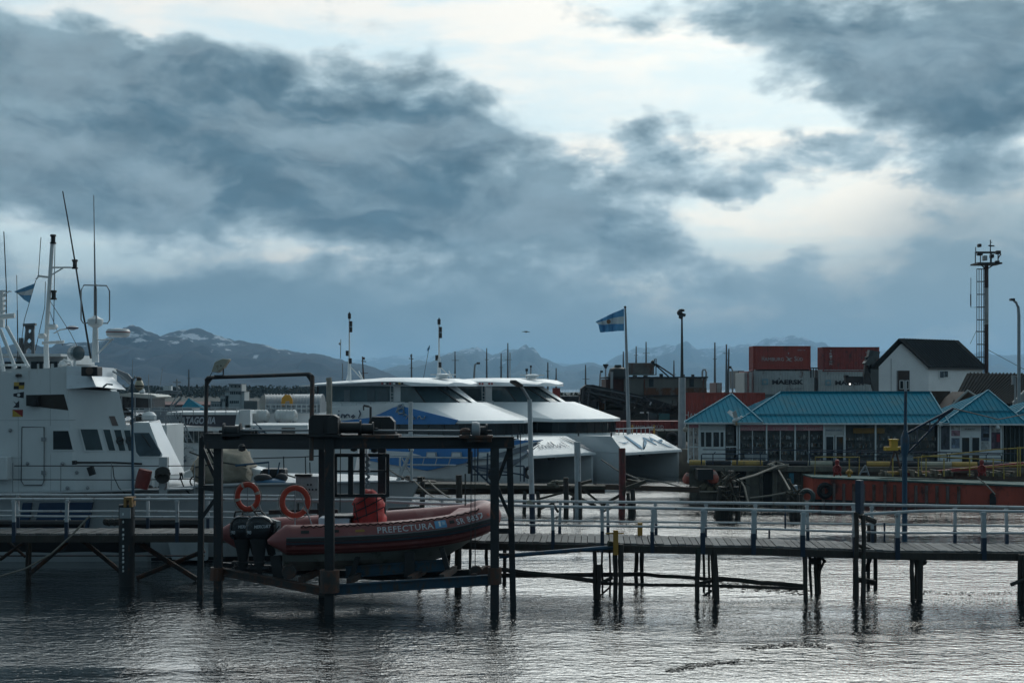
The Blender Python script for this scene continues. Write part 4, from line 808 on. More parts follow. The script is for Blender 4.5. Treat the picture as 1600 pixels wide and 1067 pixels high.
# signal flags painted on the side
yl = M('flag yellow', (.52, .34, .06), .6); bl = M('flag black', (.02, .022, .03), .6); rd = M('flag red', (.28, .03, .03), .6)
def flag(parts, name='signal_flag'):
    m0, p0 = parts[0]; o = decal(S1, p0, m0, body, name, .008)
    for k, (m, p) in enumerate(parts[1:]): decal(S1, p, m, o, 'flag_field', .013+.003*k)
flag([(yl, [(22, 597), (38.5, 597), (37.5, 608), (21.5, 608)]), (bl, [(30, 597), (38.5, 597), (38, 602), (30, 602)]), (bl, [(21.7, 603), (29.5, 603), (29.5, 608), (21.5, 608)])])
flag([(bl, [(21, 615), (37.5, 612), (37, 622), (21, 619)]), (white, [(26.5, 617), (28, 614.8), (30.5, 614.6), (32, 617), (30.5, 619.4), (28, 619.2)])])
flag([(bl, [(20.5, 626), (25, 630), (30, 626), (30, 636.5), (20.5, 636.5), (25, 632)])])
flag([(yl, [(19.5, 640), (36, 640), (35.5, 651), (19.5, 651)]), (rd, [(20, 640), (36, 640), (35.5, 651)])])
mb = MB(); q = P(29, 588, YS-.1); mb.lathe([(.12, 0), (.1, .08), (.02, .1)], q, 10); mb.tube([q, q+V((-.12, .1, 0))], .02, 5); obj('deck_lamp', mb, steel, body)
# doors and windows
def window(pl, pts, parent, frame=1.6, m=glassd, name='window', fm=shipw):
    cx = sum(p[0] for p in pts)/len(pts); cy = sum(p[1] for p in pts)/len(pts)
    big = [(p[0]+(frame if p[0] > cx else -frame), p[1]+(frame if p[1] > cy else -frame)) for p in pts]
    o = decal(pl, big, fm, parent, name, .03, .05); decal(pl, pts, m, o, 'pane', .036, .02); return o
d = decal(S1, [(35, 667.5), (69, 667.5), (69, 750), (66, 757), (38, 757), (34.5, 750)], shipw, body, 'door', .045, .06)
mb = MB(); mb.tube([S1.pt(*p)+V((0, -.05, 0)) for p in [(35, 667), (69.5, 667), (69.5, 751), (66.5, 757.5), (38, 757.5), (34, 751), (35, 667)]], .018, 5); obj('seal', mb, M('seal', (.10, .11, .12), .7), d)
window(S1, [(46.5, 682), (57, 682), (57, 701), (46.5, 701)], d)
mb = MB()
for y in (686, 738): mb.box((Xw(66, YS), YS-.12, Zw(y+3, YS)), (Xw(72, YS), YS-.04, Zw(y-3, YS)))
obj('hinge', mb, galv, d)
window(S1, [(83.5, 673), (107, 673), (114, 702), (83.5, 702)], body, 2)
window(S2, [(125.5, 670.5), (152, 670.5), (160.5, 703), (134, 703)], wf, 2, glassb); window(S2, [(161, 671), (171.5, 671), (180, 703.5), (170, 703.5)], wf, 1.4, glassb); window(S2, [(178, 671.5), (188.5, 671.5), (196, 704), (186.5, 704)], wf, 1.4, glassb); window(S2, [(193.5, 672), (203, 672), (207.5, 704), (201, 704)], wf, 1.2, glassb)
for (x, y, r1) in ((187, 688.5, 6), (201.5, 688.5, 5.6)):
    mb = MB(); c = S2.pt(x, y)+S2.n*.07; rr = r1*YS/F; mb.loft([[c+S2.u*(k*math.cos(t))+V((0, 0, k*math.sin(t)*1.1)) for t in [2*PI*j/16 for j in range(16)]] for k in (rr, rr*.72)], cap=False)
    mb.tube([c-S2.u*rr*.2, c+S2.u*rr*.9+V((0, 0, .05))], .035, 5); obj('clear_view_screen', mb, black, wf)
decal(S2, [(170, 650), (179, 650), (185, 665), (175.5, 665)], M('brass plate', (.16, .12, .11), .5), wf, 'name_plate', .02, .03)
# slanting fore house with the bright front window
mb = MB(); hA = [S3.pt(207, 660), S3.pt(233, 660), S3.pt(264, 741), S3.pt(264, 762), S3.pt(207, 764)]; 
f1 = [P(233, 660, S3.pt(233, 660).y), P(249, 660, 54.6), P(287, 738, 54.4), S3.pt(264, 741)]
mb.add(hA+[V((v.x-(.9 if k in (1, 2, 3) else 0), 55.2, v.z)) for k, v in enumerate(hA)], [(0, 1, 2, 3, 4), (9, 8, 7, 6, 5)]+[(i, i+5, (i+1) % 5+5, (i+1) % 5) for i in range(5)]); fh = obj('fore_house', mb, shipw, SH)
mb = MB(); tri = [hA[1], P(250, 660, 55.3), P(289, 739, 55.0), hA[2]]; mb.add(tri+[V((v.x-(1.0 if k in (1, 2) else .7), 57.3, v.z)) for k, v in enumerate(tri)], [(0, 1, 2, 3), (7, 6, 5, 4), (0, 4, 5, 1), (1, 5, 6, 2), (2, 6, 7, 3), (3, 7, 4, 0)]); ff = obj('raked_front', mb, M('front white', (.74, .77, .8), .35, var=.06), SH)
FPn = (tri[1]-tri[0]).cross(tri[3]-tri[0]).normalized()
if FPn.y > 0: FPn = -FPn
class Face:                                          # bilinear patch over four corners
    def __init__(s, a, b, c, d): s.q = (a, b, c, d)
    def at(s, u, v, off=.0): a, b, c, d = s.q; return (a*(1-u)+b*u)*(1-v)+(d*(1-u)+c*u)*v+FPn*off
fc = Face(*tri)
mb = MB(); mb.prism([fc.at(.26, .17, .07), fc.at(.84, .17, .07), fc.at(.84, .70, .07), fc.at(.26, .70, .07)], FPn*.03); w_ = obj('front_window', mb, M('painted glint glass', (.75, .72, .62), .1, var=.05), ff)  # pale colour paints the sky's glint onto the pane
mb = MB(); c = fc.at(.55, .44, .12); mb.lathe([(.17, -.03), (.17, .02), (.10, .03)], c, 14, FPn); mb.tube([c, fc.at(.75, .32, .14)], .03, 5); obj('clear_view_screen', mb, black, w_)
mb = MB(); mb.tube([fc.at(.05, 1.0, .05), fc.at(1.0, 1.0, .05), fc.at(1.05, .98, -.2)], .05, 6); obj('eyebrow', mb, shipw, ff)
window(S3, [(209.5, 676), (233, 676), (252, 708), (250, 712.5), (218, 712.5), (213, 706)], fh, 2, M('house glass', (.07, .10, .12), .12, var=.4, scale=2))
mb = MB(); mb.tube([S3.pt(222, 678)+V((0, -.08, 0)), S3.pt(236, 698)+V((0, -.08, 0))], .02, 4); obj('wiper', mb, black, fh)
for a, b in (((-60, 657), (118, 656)), ((28, 582), (29, 770)), ((78, 575), (79, 665)), ((79, 708), (79, 770)), ((-60, 715), (34, 715))):
    mb = MB(); mb.tube([S1.pt(*a)+V((0, -.002, 0)), S1.pt(*b)+V((0, -.002, 0))], .007, 4); obj('weld_seam', mb, M('seam grey', (.38, .41, .43), .6), body)
# bulwark rail lines, side deck
for y0, y1 in ((727.5, 727.5), (749, 748)):
    mb = MB(); mb.tube([P(22 if y0 < 730 else 20, y0, YS-.5), P(210, y0+.5, YS-.5), P(304, y1, YS-.45)], .018, 5); obj('guard_wire', mb, steel, SH)
for x in (20, 95, 174, 304):
    mb = MB(); mb.tube([P(x, 723, YS-.5), P(x, 772, YS-.5)], .018, 5); obj('stanchion', mb, galv, SH)
mb = MB(); mb.bar(P(-140, 774, YS-.3), P(300, 763, YS-.3), .5, .05); obj('side_deck', mb, hullg, SH)
mb = MB(); mb.tube([S1.pt(118, 722)+V((0, -.2, 0)), S2.pt(180, 722)+V((0, -.2, 0)), S2.pt(224, 724)+V((0, -.2, 0))], .04, 6); mb.box((Xw(117, YS), YS-.35, Zw(725, YS)), (Xw(122, YS), YS-.1, Zw(719, YS))); obj('fire_pipe', mb, black, SH)
mb = MB(); mb.bar(P(140.5, 729, YS-.1), P(145, 742, YS-.1), .16, .22); obj('vent_box', mb, black, SH)
mb = MB(); mb.box((Xw(-20, YS), YS-.6, Zw(748, YS)), (Xw(20.5, YS), YS-.1, Zw(712, YS))); obj('life_locker', mb, shipw, SH, bevel=.03)
mb = MB(); mb.tube([P(176, 727, YS-.4), P(178, 745, YS-.4), P(186, 762, YS-.4), P(196, 771, YS-.4)], .018, 5); obj('hose', mb, black, SH)
mb = MB()
for x, y in ((120, 738), (105, 762), (137, 762), (43, 724), (98, 724), (16, 672)): mb.ball(P(x, y, YS-.06), .07, 8)
obj('fitting', mb, galv, SH)
# foredeck gear: white post, red drum, coiled hoses, tarpaulined dinghy
mb = MB(); Y = 51.4; mb.box((Xw(248, Y), Y, Zw(778, Y)), (Xw(261, Y), Y+.3, Zw(714, Y))); po = obj('towing_post', mb, railw, SH, bevel=.01)
mb = MB()
for k in range(7): mb.tube([P(254+11*math.cos(t)+rnd.uniform(-1, 1), 738+k*1.6+8*math.sin(t), Y-.1-.02*k) for t in [PI+PI*j/8*1.0 for j in range(9)][::-1]], .03, 5); mb.tube([P(254+10*math.cos(t), 736+k*1.8+7*math.sin(t), Y-.08-.02*k) for t in [PI*j/8 for j in range(9)]], .03, 5)
obj('coiled_hose', mb, ropd, po)
mb = MB(); mb.lathe([(.02, -.36), (.24, -.34), (.26, 0), (.24, .34), (.02, .36)], P(224, 748, 51.3), 14, (.25, 0, 1)); tag(obj('buoy', mb, M('dark red drum', (.20, .035, .03), .6, var=.3, rust=(.3, .2, .18), amt=.3)), 'dark red drum shaped buoy hanging at the ship side right of the blue lamp post', 'buoy')
mb = MB(); mb.box((Xw(222, 53), 53, Zw(774, 53)), (Xw(246, 53), 54, Zw(762, 53)));
for k in range(5): mb.ball(P(216+k*9, 764+(k % 2)*3, 52.4), .16, 8)
obj('winch', mb, black, SH)
mb = MB(); mb.box((Xw(212, 52.5), 52.5, Zw(735, 52.5)), (Xw(238, 52.5), 53.1, Zw(766, 52.5))); obj('deck_box', mb, shipw, SH)
mb = MB(); mb.tube([P(281, 738, 52), P(283, 750, 52), P(288, 762, 52), P(298, 773, 52)], .025, 5); mb.tube([P(284, 738, 52), P(280, 750, 52), P(286, 748, 52), P(284, 738, 52)], .03, 5); obj('hose', mb, black, SH)
# tarpaulined dinghy on the foredeck
Y = 53.5; dg = thing('covered_dinghy', 'lumpy beige tarpaulin over a dinghy on the foredeck of the white ship', 'dinghy', (Xw(340, Y), Y+1, Zw(762, Y)))
mb = MB(); rr = random.Random(8); rings = []
for px, t0, b0 in ((299, 733, 742), (303, 716, 755), (313, 706, 761), (328, 703, 763), (345, 706, 763), (360, 703, 762), (374, 706, 760), (383, 718, 757), (388, 731, 745)):
    cz = (Zw(t0, Y)+Zw(b0, Y))/2; hz_ = (Zw(t0, Y)-Zw(b0, Y))/2
    rings.append([V((Xw(px, Y)+rr.uniform(-.14, .14), Y+1+1.0*math.cos(t)*(1+rr.uniform(-.16, .16)), cz+hz_*max(-.9, 1.1*math.sin(t)*(1+rr.uniform(-.22, .16))))) for t in [2*PI*k/22 for k in range(22)]])
mb.loft(rings); cv = obj('cover', mb, M('beige canvas', (.30, .265, .21), .9, var=.3, scale=2.5, bump=.7, bs=4), dg, smooth=70)
mb = MB(); mb.tube([P(296, 706, Y-.2), P(312, 712, Y-.2), P(330, 704, Y-.3), P(340, 716, Y-.3)], .03, 5); mb.tube([P(305, 730, Y-.2), P(345, 722, Y-.2), P(385, 728, Y-.2)], .03, 5); mb.tube([P(320, 704, Y-.2), P(316, 762, Y-.2)], .02, 5); obj('lashing', mb, ropd, cv)
mb = MB(); c = P(305, 752, Y-.3); mb.loft([[c+V((r1*math.cos(t), 0, r1*math.sin(t))) for t in [2*PI*k/18 for k in range(18)]] for r1 in (.17, .21)], cap=False); mb.tube([c+V((.19*math.cos(t), 0, .19*math.sin(t))) for t in [2*PI*k/18 for k in range(19)]], .03, 6); obj('wheel', mb, black, dg)
# foredeck rail and gear to the right: blue jet tender
Y = 53.0; tn = thing('blue_tender', 'small blue and black jet tender lying on the grey foredeck behind the lifebuoys', 'tender', (Xw(425, Y), Y, Zw(757, Y)))
mb = MB(); rings = []
for px, t0, b0, w in ((398, 749, 754, .1), (405, 747, 757, .35), (420, 746, 758, .45), (435, 747, 757, .42), (446, 750, 754, .15)):
    cz = (Zw(t0, Y)+Zw(b0, Y))/2; h_ = (Zw(t0, Y)-Zw(b0, Y))/2; rings.append([V((Xw(px, Y), Y+w*math.cos(t), cz+h_*math.sin(t))) for t in [2*PI*k/12 for k in range(12)]])
mb.loft(rings); obj('hull', mb, M('tender blue', (.03, .11, .2), .35, var=.2), tn, smooth=60)
mb = MB(); mb.box((Xw(408, Y), Y+.2, Zw(748, Y)), (Xw(444, Y), Y+.9, Zw(733, Y))); mb.ball(P(411, 747, Y-.2), .22, 8, (1.8, 1, .8)); mb.ball(P(440, 746, Y), .18, 8, (1.5, 1, 1)); obj('engine', mb, black, tn, bevel=.05)
mb = MB(); mb.tube([P(368, 727, Y), P(420, 722, Y), P(420, 748, Y)], .045, 6); mb.tube([P(432, 748, Y), P(437, 722, Y)], .025, 5); obj('frame', mb, bluep, tn)
tn2 = thing('deck_launch', 'white launch with small windscreen on the grey foredeck left of the blue tender', 'launch', (Xw(390, 54.5), 54.5, Zw(757, 54.5)))
Y = 54.5; mb = MB(); mb.prism([P(372, 757, Y), P(368, 733, Y), P(392, 731, Y), P(412, 735, Y), P(416, 757, Y)], (0, 1.5, 0)); obj('hull', mb, shipw, tn2, bevel=.06)
mb = MB(); mb.prism([P(405, 742, Y-.03), P(408, 735, Y-.03), P(420, 735, Y-.03), P(414, 742, Y-.03)], (0, .8, 0)); obj('windscreen', mb, glassb, tn2)
mb = MB()
Y = 53.6; mb.tube([P(395, 716, Y), P(470, 714, Y), P(500, 712, Y)], .02, 5)
for x in (443, 477, 484): mb.tube([P(x, 713 if x < 480 else 722, Y), P(x+1, 757, Y)], .022, 5)
mb.tube([P(445, 741, Y), P(462, 746, Y)], .03, 5); obj('foredeck_rail', mb, steel, SH)
# foredeck truss cradle near the bow
mb = MB(); Y = 54.6
for a, b, r in (((625,714),(625,752),.04),((643,704),(643,750),.05),((643,704),(622,751),.06),((637,712),(620,750),.03),((628,716),(643,742),.03),((560,733),(643,733),.018),((625,714),(560,716),.02),((630,726),(643,726),.02)): mb.tube([P(*a, Y), P(*b, Y)], r, 6)
mb.ball(P(643, 703, Y), .09, 8); obj('bow_truss', mb, railw, SH)
mb = MB(); Y = 55.3; mb.tube([P(641, 750, Y), P(680, 752, Y+8)], .06, 6)
mb.box((Xw(652, Y), Y, Zw(752, Y)), (Xw(660, Y), Y+.3, Zw(745, Y))); mb.ball(P(637, 747, Y), .12, 8); mb.ball(P(628, 748, Y), .1, 8); obj('bow_fairlead', mb, timber, SH)
for k, (a, b, m1, lab) in enumerate((((647, 751), (705, 790), rope, 'pale mooring rope from the ship bow down to the footbridge, nearer of two'), ((668, 750), (725, 787), rope, 'pale mooring rope from the ship bow down to the footbridge, farther of two'), ((590, 718), (645, 752), ropd, 'dark rope slung from the hanging frame to the ship bow'))):
    mb = MB(); A_ = P(*a, 55); B_ = P(*b, 47.3); mb.tube([A_+(B_-A_)*t-V((0, 0, .12*math.sin(PI*t))) for t in [i/8 for i in range(9)]], .028, 5); tag(obj('mooring_rope', mb, m1), lab, 'rope')
# masts, radars and aerials above the bridge
def rod(pts, Y, r, m, name, parent=SH, r2=None):
    mb = MB(); mb.tube([P(*p, Y) for p in pts], r, 7, r2); return obj(name, mb, m, parent)
Y = 54.5
ms = rod([(73, 575), (72, 545), (74, 500), (82, 374)], 55, .11, shipw, 'main_mast', r2=.075)
def lantern(x, y, Y, p, s=1.):
    mb = MB(); mb.lathe([(.13*s, -.2*s), (.13*s, -.13*s), (.09*s, -.12*s), (.09*s, .1*s), (.13*s, .12*s), (.12*s, .2*s)], P(x, y, Y), 10); obj('lantern', mb, black, p)
lantern(83, 374, 55, ms, .9); lantern(117, 413, 55, ms, .9); lantern(84, 461, 55, ms, .9)
rod([(79, 418), (112, 418)], 55, .035, shipw, 'yard', ms); rod([(80, 430), (98, 419)], 55, .03, shipw, 'yard_stay', ms); rod([(59, 431), (78, 433.5)], 55, .045, shipw, 'yard', ms); rod([(56, 437), (62, 430)], 55, .03, shipw, 'yard_stay', ms)
rod([(86, 371), (84, 510)], 55, .015, steel, 'halyard', ms); rod([(60, 430), (64, 371)], 55, .014, steel, 'whip_aerial', ms)
rod([(56, 438), (38, 500), (30, 560)], 55, .013, steel, 'halyard', ms); rod([(71, 440), (70, 480), (55, 548)], 55, .013, steel, 'halyard', ms); rod([(78, 470), (110, 520), (130, 560)], 55, .012, steel, 'stay', ms); rod([(77, 485), (98, 540)], 55, .012, steel, 'stay', ms)
# a flag on the halyard
fw = M('flag white cloth', (.55, .58, .6), .8); fb2_ = M('flag blue cloth', (.10, .27, .44), .8)
def cloth(rows_px, Y, name, mats, label=None, cat=None, parent=None, dy=None, sub=True):
    """rows_px: three strips from five row polylines; each column its own sway in depth"""
    n = len(rows_px[0]); prev = None; outs = []
    sway = dy or [0]*n
    for k in range(len(rows_px)-1):
        mb = MB(); a, b = rows_px[k], rows_px[k+1]
        fr_ = [[P(a[i][0]*(1-t)+b[i][0]*t, a[i][1]*(1-t)+b[i][1]*t, Y+sway[i]) for i in range(n)] for t in (0, .5, 1)]
        mb.grid(fr_); bk_ = [[p+V((0, .02, 0)) for p in r] for r in fr_]; mb.grid(bk_); outs.append((mb, mats[k]))
    return outs
fg = thing('ship_flag', 'small blue and white flag flying from the halyard of the ship mast', 'flag', P(46, 470, 55))
for mb, m in cloth([[(54, 443), (38, 449), (22, 455.5)], [(52, 451), (40, 455), (25, 457.5)], [(49, 461), (38, 461.5), (29, 460)], [(45, 473), (37, 468), (32, 463)]], 54.9, 'flag', [fb2_, fw, fb2_], dy=[0, -.2, .15]): obj('stripe', mb, m, fg)
# whip aerials
rod([(98, 299), (108, 355), (119, 420), (128, 478), (142, 560)], 54, .022, steel, 'whip_aerial', r2=.04)
rod([(146.5, 305), (147.5, 380)], 54, .014, galv, 'whip_aerial', r2=.02); rod([(147.5, 378), (148.5, 445)], 54, .026, galv, 'whip_aerial', r2=.035)
rod([(26, 430), (28, 520)], 55, .012, steel, 'whip_aerial'); rod([(6, 362), (10, 450), (10, 510)], 56, .02, steel, 'whip_aerial'); rod([(27, 485), (28, 560)], 55, .02, steel, 'whip_aerial')
# cage aerial and radome mast
cg = rod([(149, 566), (149, 508)], 54, .14, shipw, 'aerial_mast', r2=.1)
mb = MB(); mb.lathe([(.1, -.25), (.26, -.15), (.3, 0), (.28, .08), (.15, .14), (.05, .22)], P(149, 502, 54), 14); obj('aerial_base', mb, shipw, cg)
mb = MB()
for k in range(4):
    t = 2*PI*k/4+.35; dx = math.cos(t)*.52; dy_ = math.sin(t)*.52; c = P(149, 505, 54); zt = Zw(446, 54)
    mb.tube([c+V((dx*.3, dy_*.3, 0)), c+V((dx*.85, dy_*.85, 0)), c+V((dx, dy_, .12)), V((c.x+dx, c.y+dy_, zt-.2)), V((c.x+dx*.8, c.y+dy_*.8, zt)), V((c.x, c.y, zt+.0))], .028, 6)
obj('cage_aerial', mb, galv, cg)
mb = MB(); mb.tube([P(149, 500, 54), P(149, 446, 54)], .025, 6); obj('core', mb, steel, cg)
mb = MB(); mb.lathe([(.3, -.13), (.42, -.08), (.45, .08), (.40, .17), (.1, .2)], P(184.5, 521.5, 53.8), 18); rdm = obj('radome', mb, M('radome white', (.6, .62, .63), .4, var=.05), SH)
mb = MB(); mb.lathe([(.452, .04), (.455, .07), (.452, .08)], P(184.5, 521.5, 53.8), 18); obj('band', mb, M('radome text', (.25, .08, .07), .5), rdm)
rod([(152, 531), (178, 530)], 53.9, .025, shipw, 'radar_arm'); rod([(152, 553), (175, 530)], 53.9, .035, shipw, 'radar_arm')
mb = MB(); mb.lathe([(.12, -.12), (.27, -.1), (.28, .1), (.2, .2), (.05, .22)], P(117, 552, 53), 16, (.8, -.6, 0)); sl_ = obj('searchlight', mb, M('silver', (.35, .38, .4), .25, metal=.6), SH)
mb = MB(); mb.lathe([(.27, 0), (.2, .03), (.02, .04)], P(117, 552, 53)+V((.8, -.6, 0))*.23, 16, (.8, -.6, 0)); obj('lens', mb, glassb, sl_)
rod([(117, 562), (117, 572)], 53.2, .06, shipw, 'searchlight_foot')
mb = MB(); mb.lathe([(.05, -.08), (.22, -.03), (.24, .02), (.1, .08)], P(113, 512.5, 54), 14); obj('dome_aerial', mb, M('dome navy', (.03, .05, .10), .4), SH); rod([(84, 521), (95, 515), (104, 514)], 54, .025, shipw, 'dome_arm')
rod([(66, 536), (100, 534)], 54.4, .06, shipw, 'yard'); mb = MB(); mb.lathe([(.12, -.1), (.18, 0), (.1, .1)], P(66, 525, 54.4), 12); mb.lathe([(.1, -.1), (.22, 0), (.18, .1)], P(82, 511, 54.4), 12); obj('aerial_pod', mb, shipw, SH)
# tripod legs and rails at the far left
for a, b in (((0, 514), (24, 575)), ((10, 510), (44, 573)), ((-6, 520), (6, 580))): rod([a, b], 53, .07, shipw, 'tripod_leg')
rod([(-20, 571), (40, 570)], 52.8, .04, shipw, 'roof_rail'); rod([(-20, 497), (23, 493)], 54, .1, shipw, 'radar_scanner')
mb = MB(); Y = 56
mb.bar(P(2, 512, Y), P(1, 455, Y), .22, .22);
for y in (455, 462, 470, 478, 486, 494): mb.bar(P(-6, y, Y), P(9, y, Y), .06, .08)
mb.tube([P(3, 462, Y), P(15, 455, Y), P(18, 456, Y)], .03, 5); obj('lattice_mast', mb, shipw, SH)
# a second white ship right behind, only its bridge and radar tower show
S5 = thing('white_ship', 'second white ship mostly hidden, its bridge and lattice radar tower showing above the patrol ship', 'ship', (Xw(70, 68), 70, 0))
Y = 68; mb = MB(); mb.box((Xw(-60, Y), Y, 0), (Xw(95, Y), Y+6, Zw(568, Y))); mb.box((Xw(20, Y), Y+.5, Zw(568, Y)), (Xw(100, Y), Y+5, Zw(556, Y))); b5 = obj('bridge', mb, shipw, S5)
mb = MB(); mb.box((Xw(-20, Y), Y-.3, Zw(557, Y)), (Xw(98, Y), Y+5.5, Zw(553, Y))); obj('bridge_roof', mb, shipw, S5)
for x0, x1 in ((8, 18), (25, 33), (49, 58), (62, 67), (74, 79), (85, 90)):
    mb = MB(); mb.box((Xw(x0, Y), Y-.06, Zw(576, Y)), (Xw(x1, Y), Y+.55, Zw(565, Y))); obj('window', mb, glassd, b5)
mb = MB()
for a, b in (((38, 556), (43, 510)), ((52, 556), (51, 510)), ((39, 545), (52, 535)), ((40, 535), (51, 545)), ((41, 530), (51, 520)), ((42, 520), (51, 530)), ((40, 512), (54, 512))): mb.tube([P(*a, Y), P(*b, Y)], .09, 5)
mb.bar(P(37, 508, Y), P(56, 507, Y), .25, .12); mb.tube([P(33, 556, Y), P(33, 528, Y)], .12, 6); obj('radar_tower', mb, M('tower grey', (.13, .14, .15), .6), S5)
mb = MB(); mb.tube([P(92, 573, 62), P(100, 562, 62), P(110, 566, 62), P(114, 576, 62)], .05, 6); mb.ball(P(98, 570, 62), .2, 8); obj('dome_rail', mb, shipw, S5)
# ================================================================= the two big catamarans
AF = R(40); CF = V((math.cos(AF), -math.sin(AF), 0)); CL = V((math.sin(AF), math.cos(AF), 0)); BEAM = 7.1
roofw = M('roof white', (.76, .78, .79), .35, var=.07, scale=.8, st=(1, 1, 1))
catw = M('cat white', (.68, .70, .71), .4, var=.08, scale=.5)
def cat_planes(O):
    return Plane(O, CF, V((-CL.x, -CL.y, 0))), O
def catamaran(O, first, label):
    T = thing('catamaran', label, 'catamaran', O, 'white excursion catamarans moored side by side')
    G = lambda s, w, z: O+CF*s+CL*w+V((0, 0, z))
    SPL = Plane(O, CF, (-CL.x, -CL.y, 0))
    O1 = V((Xw(828, 93), 93, 0))                     # trace everything on the first boat, reuse it on the second
    T1 = Plane(O1, CF, (-CL.x, -CL.y, 0))
    def L(px, py, w=0.):                             # photo point on the first boat's plane at width w -> (s, z)
        pl = Plane(O1+CL*w, CF, (-CL.x, -CL.y, 0)); q = pl.pt(px, py); return (q-O1).dot(CF), q.z
    def LS(px, py, w=0., off=0.): s, z = L(px, py, w); return G(s, w-off, z)
    LEN = -27.5; dk = 3.05
    # hulls
    def hullsec(s, w0, w1, zt, fine):
        m_ = (w0+w1)/2; h = (w1-w0)/2
        return [G(s, w0, zt), G(s, m_-h*(1-fine*.15), zt*.5), G(s, m_-h*(1-fine*.4), .15), G(s, m_, -.5), G(s, m_+h*(1-fine*.4), .15), G(s, m_+h*(1-fine*.15), zt*.5), G(s, w1, zt)]
    for (w0, w1) in ((0, 1.75), (BEAM-1.75, BEAM)):
        mb = MB(); secs = [hullsec(s, w0, w1, 1.95, f) for s, f in ((LEN, .2), (-20, .2), (-10, .3), (-4, .5))]
        secs.append([G(-.3, w0+.05, 1.95), G(-.45, w0+.45, 1.0), G(-.6, w0+.6, .1), G(-.8, (w0+w1)/2, -.5), G(-.6, w1-.6, .1), G(-.45, w1-.45, 1.0), G(-.3, w1-.05, 1.95)]) if False else secs.append([G(-.15, a_, zz_) for a_, zz_ in (((0, 1.95), (0, 1.), (.02, .1), (.1, -.5), (.16, .1), (.2, 1.), (.24, 1.95)) if w0 == 0 else ((BEAM-.24, 1.95), (BEAM-.2, 1.), (BEAM-.16, .1), (BEAM-.1, -.5), (BEAM-.02, .1), (BEAM, 1.), (BEAM, 1.95)))])
        mb.loft(secs); obj('hull', mb, catw, T)
    # bridge deck with the sloping bow forehead
    lip = 1.84
    mb = MB(); pr = [(LEN, 1.9), (LEN, 2.95), (-14, dk+.02), (-2.6, dk), (-1.7, dk-.02), (-.0, lip+.12), (.0, lip), (-.3, lip-.03), (-.5, 1.9)]
    cham = .0
    ra = [G(s, 0, z) for s, z in pr]; rb = [G(s, BEAM, z) for s, z in pr]
    if True:                                        # forehead pulled in at the top corners
        ra[4] = G(-1.7, .9, dk-.02); rb[4] = G(-1.7, BEAM-.9, dk-.02)
    mb.loft([ra, rb]); bd = obj('bridge_deck', mb, catw, T)
    mb = MB(); mb.bar(G(.02, .0, lip+.02), G(.02, BEAM, lip+.02), .12, .16); obj('bow_lip', mb, roofw, T)
    # dark mouth of the tunnel: the ceiling and the wave breaker inside
    mb = MB(); mb.bar(G(-6, 1.7, 1.0), G(-6, BEAM-1.7, 1.0), .3, 1.9); mb.loft([[G(-.6, 1.75, 1.86), G(-.6, BEAM-1.75, 1.86), G(-.6, BEAM-1.75, 1.9), G(-.6, 1.75, 1.9)], [G(-6, 1.75, 1.2), G(-6, BEAM-1.75, 1.2), G(-6, BEAM-1.75, 1.9), G(-6, 1.75, 1.9)]]); obj('tunnel_roof', mb, M('tunnel grey', (.24, .27, .30), .6), T)
    mb = MB(); mb.lathe([(.02, -.3), (.13, -.25), (.13, .25), (.02, .3)], G(-.25, BEAM*.36, 1.72), 10, CL); obj('bow_fairing', mb, black, T)
    # cabin: side wall with long dark window band, raked bowed front
    zc = 4.0; sN = -6.25
    plan = [(LEN+1.5, 0), (sN, 0), (sN+1.5, 1.5), (sN+2.2, BEAM/2), (sN+1.5, BEAM-1.5), (sN, BEAM), (LEN+1.5, BEAM)]
    mb = MB(); mb.prism([G(s, w, dk-.05) for s, w in plan], (0, 0, zc-dk+.05)); cab = obj('cabin', mb, catw, T)
    pin = [(sN-12, -.03), (sN+.02, -.03), (sN+1.55, 1.48), (sN+2.26, BEAM/2), (sN+1.55, BEAM-1.48), (sN+.02, BEAM+.03), (sN-12, BEAM+.03)]
    mb = MB(); mb.prism([G(s, w, dk+.12) for s, w in pin], (0, 0, zc-dk-.12)); wb = obj('cabin_windows', mb, glassd, cab)
    mb = MB()
    for s in [sN-11.5+1.45*k for k in range(8)]: mb.bar(G(s, -.05, dk+.1), G(s, -.05, zc), .06, .05)
    for t in (.2, .5, .8):
        for (a, b) in ((pin[1], pin[2]), (pin[2], pin[3]), (pin[3], pin[4])): 
            s = a[0]+(b[0]-a[0])*t; w = a[1]+(b[1]-a[1])*t; mb.bar(G(s+.02, w-.02, dk+.1), G(s+.02, w-.02, zc), .05, .05)
    obj('window_bars', mb, black, wb)
    # roof: high at the wheelhouse foot, sloping down forward to a projecting visor
    ov = .3; zv = 4.18
    edge = [(LEN+1.5, -ov), (sN-11.5, -ov), (sN+.3, -ov), (sN+1.9, 1.45), (sN+2.8, BEAM/2), (sN+1.9, BEAM-1.45), (sN+.3, BEAM+ov), (sN-11.5, BEAM+ov), (LEN+1.5, BEAM+ov)]
    zt = [4.95, 4.95, zv, zv, zv, zv, zv, 4.95, 4.95]
    zu = [3.98 if i not in (0, 8) else 3.98 for i in range(9)]
    ring0 = [G(s, w, zu[i]) for i, (s, w) in enumerate(edge)]; ring1 = [G(s, w, zt[i]) for i, (s, w) in enumerate(edge)]
    zi = 5.36; _A1 = L(640, 628, 1.1)[0]; _b = _A1+2.6
    inner = [(LEN+2.2, 1.0), (sN-11, 1.0), (_A1+1.5, .95), (_b+1.25, 2.0), (_b+1.75, BEAM/2), (_b+1.25, BEAM-2.0), (_A1+1.5, BEAM-.95), (sN-11, BEAM-1.0), (LEN+2.2, BEAM-1.0)]
    ring2 = [G(s, w, zi) for s, w in inner]
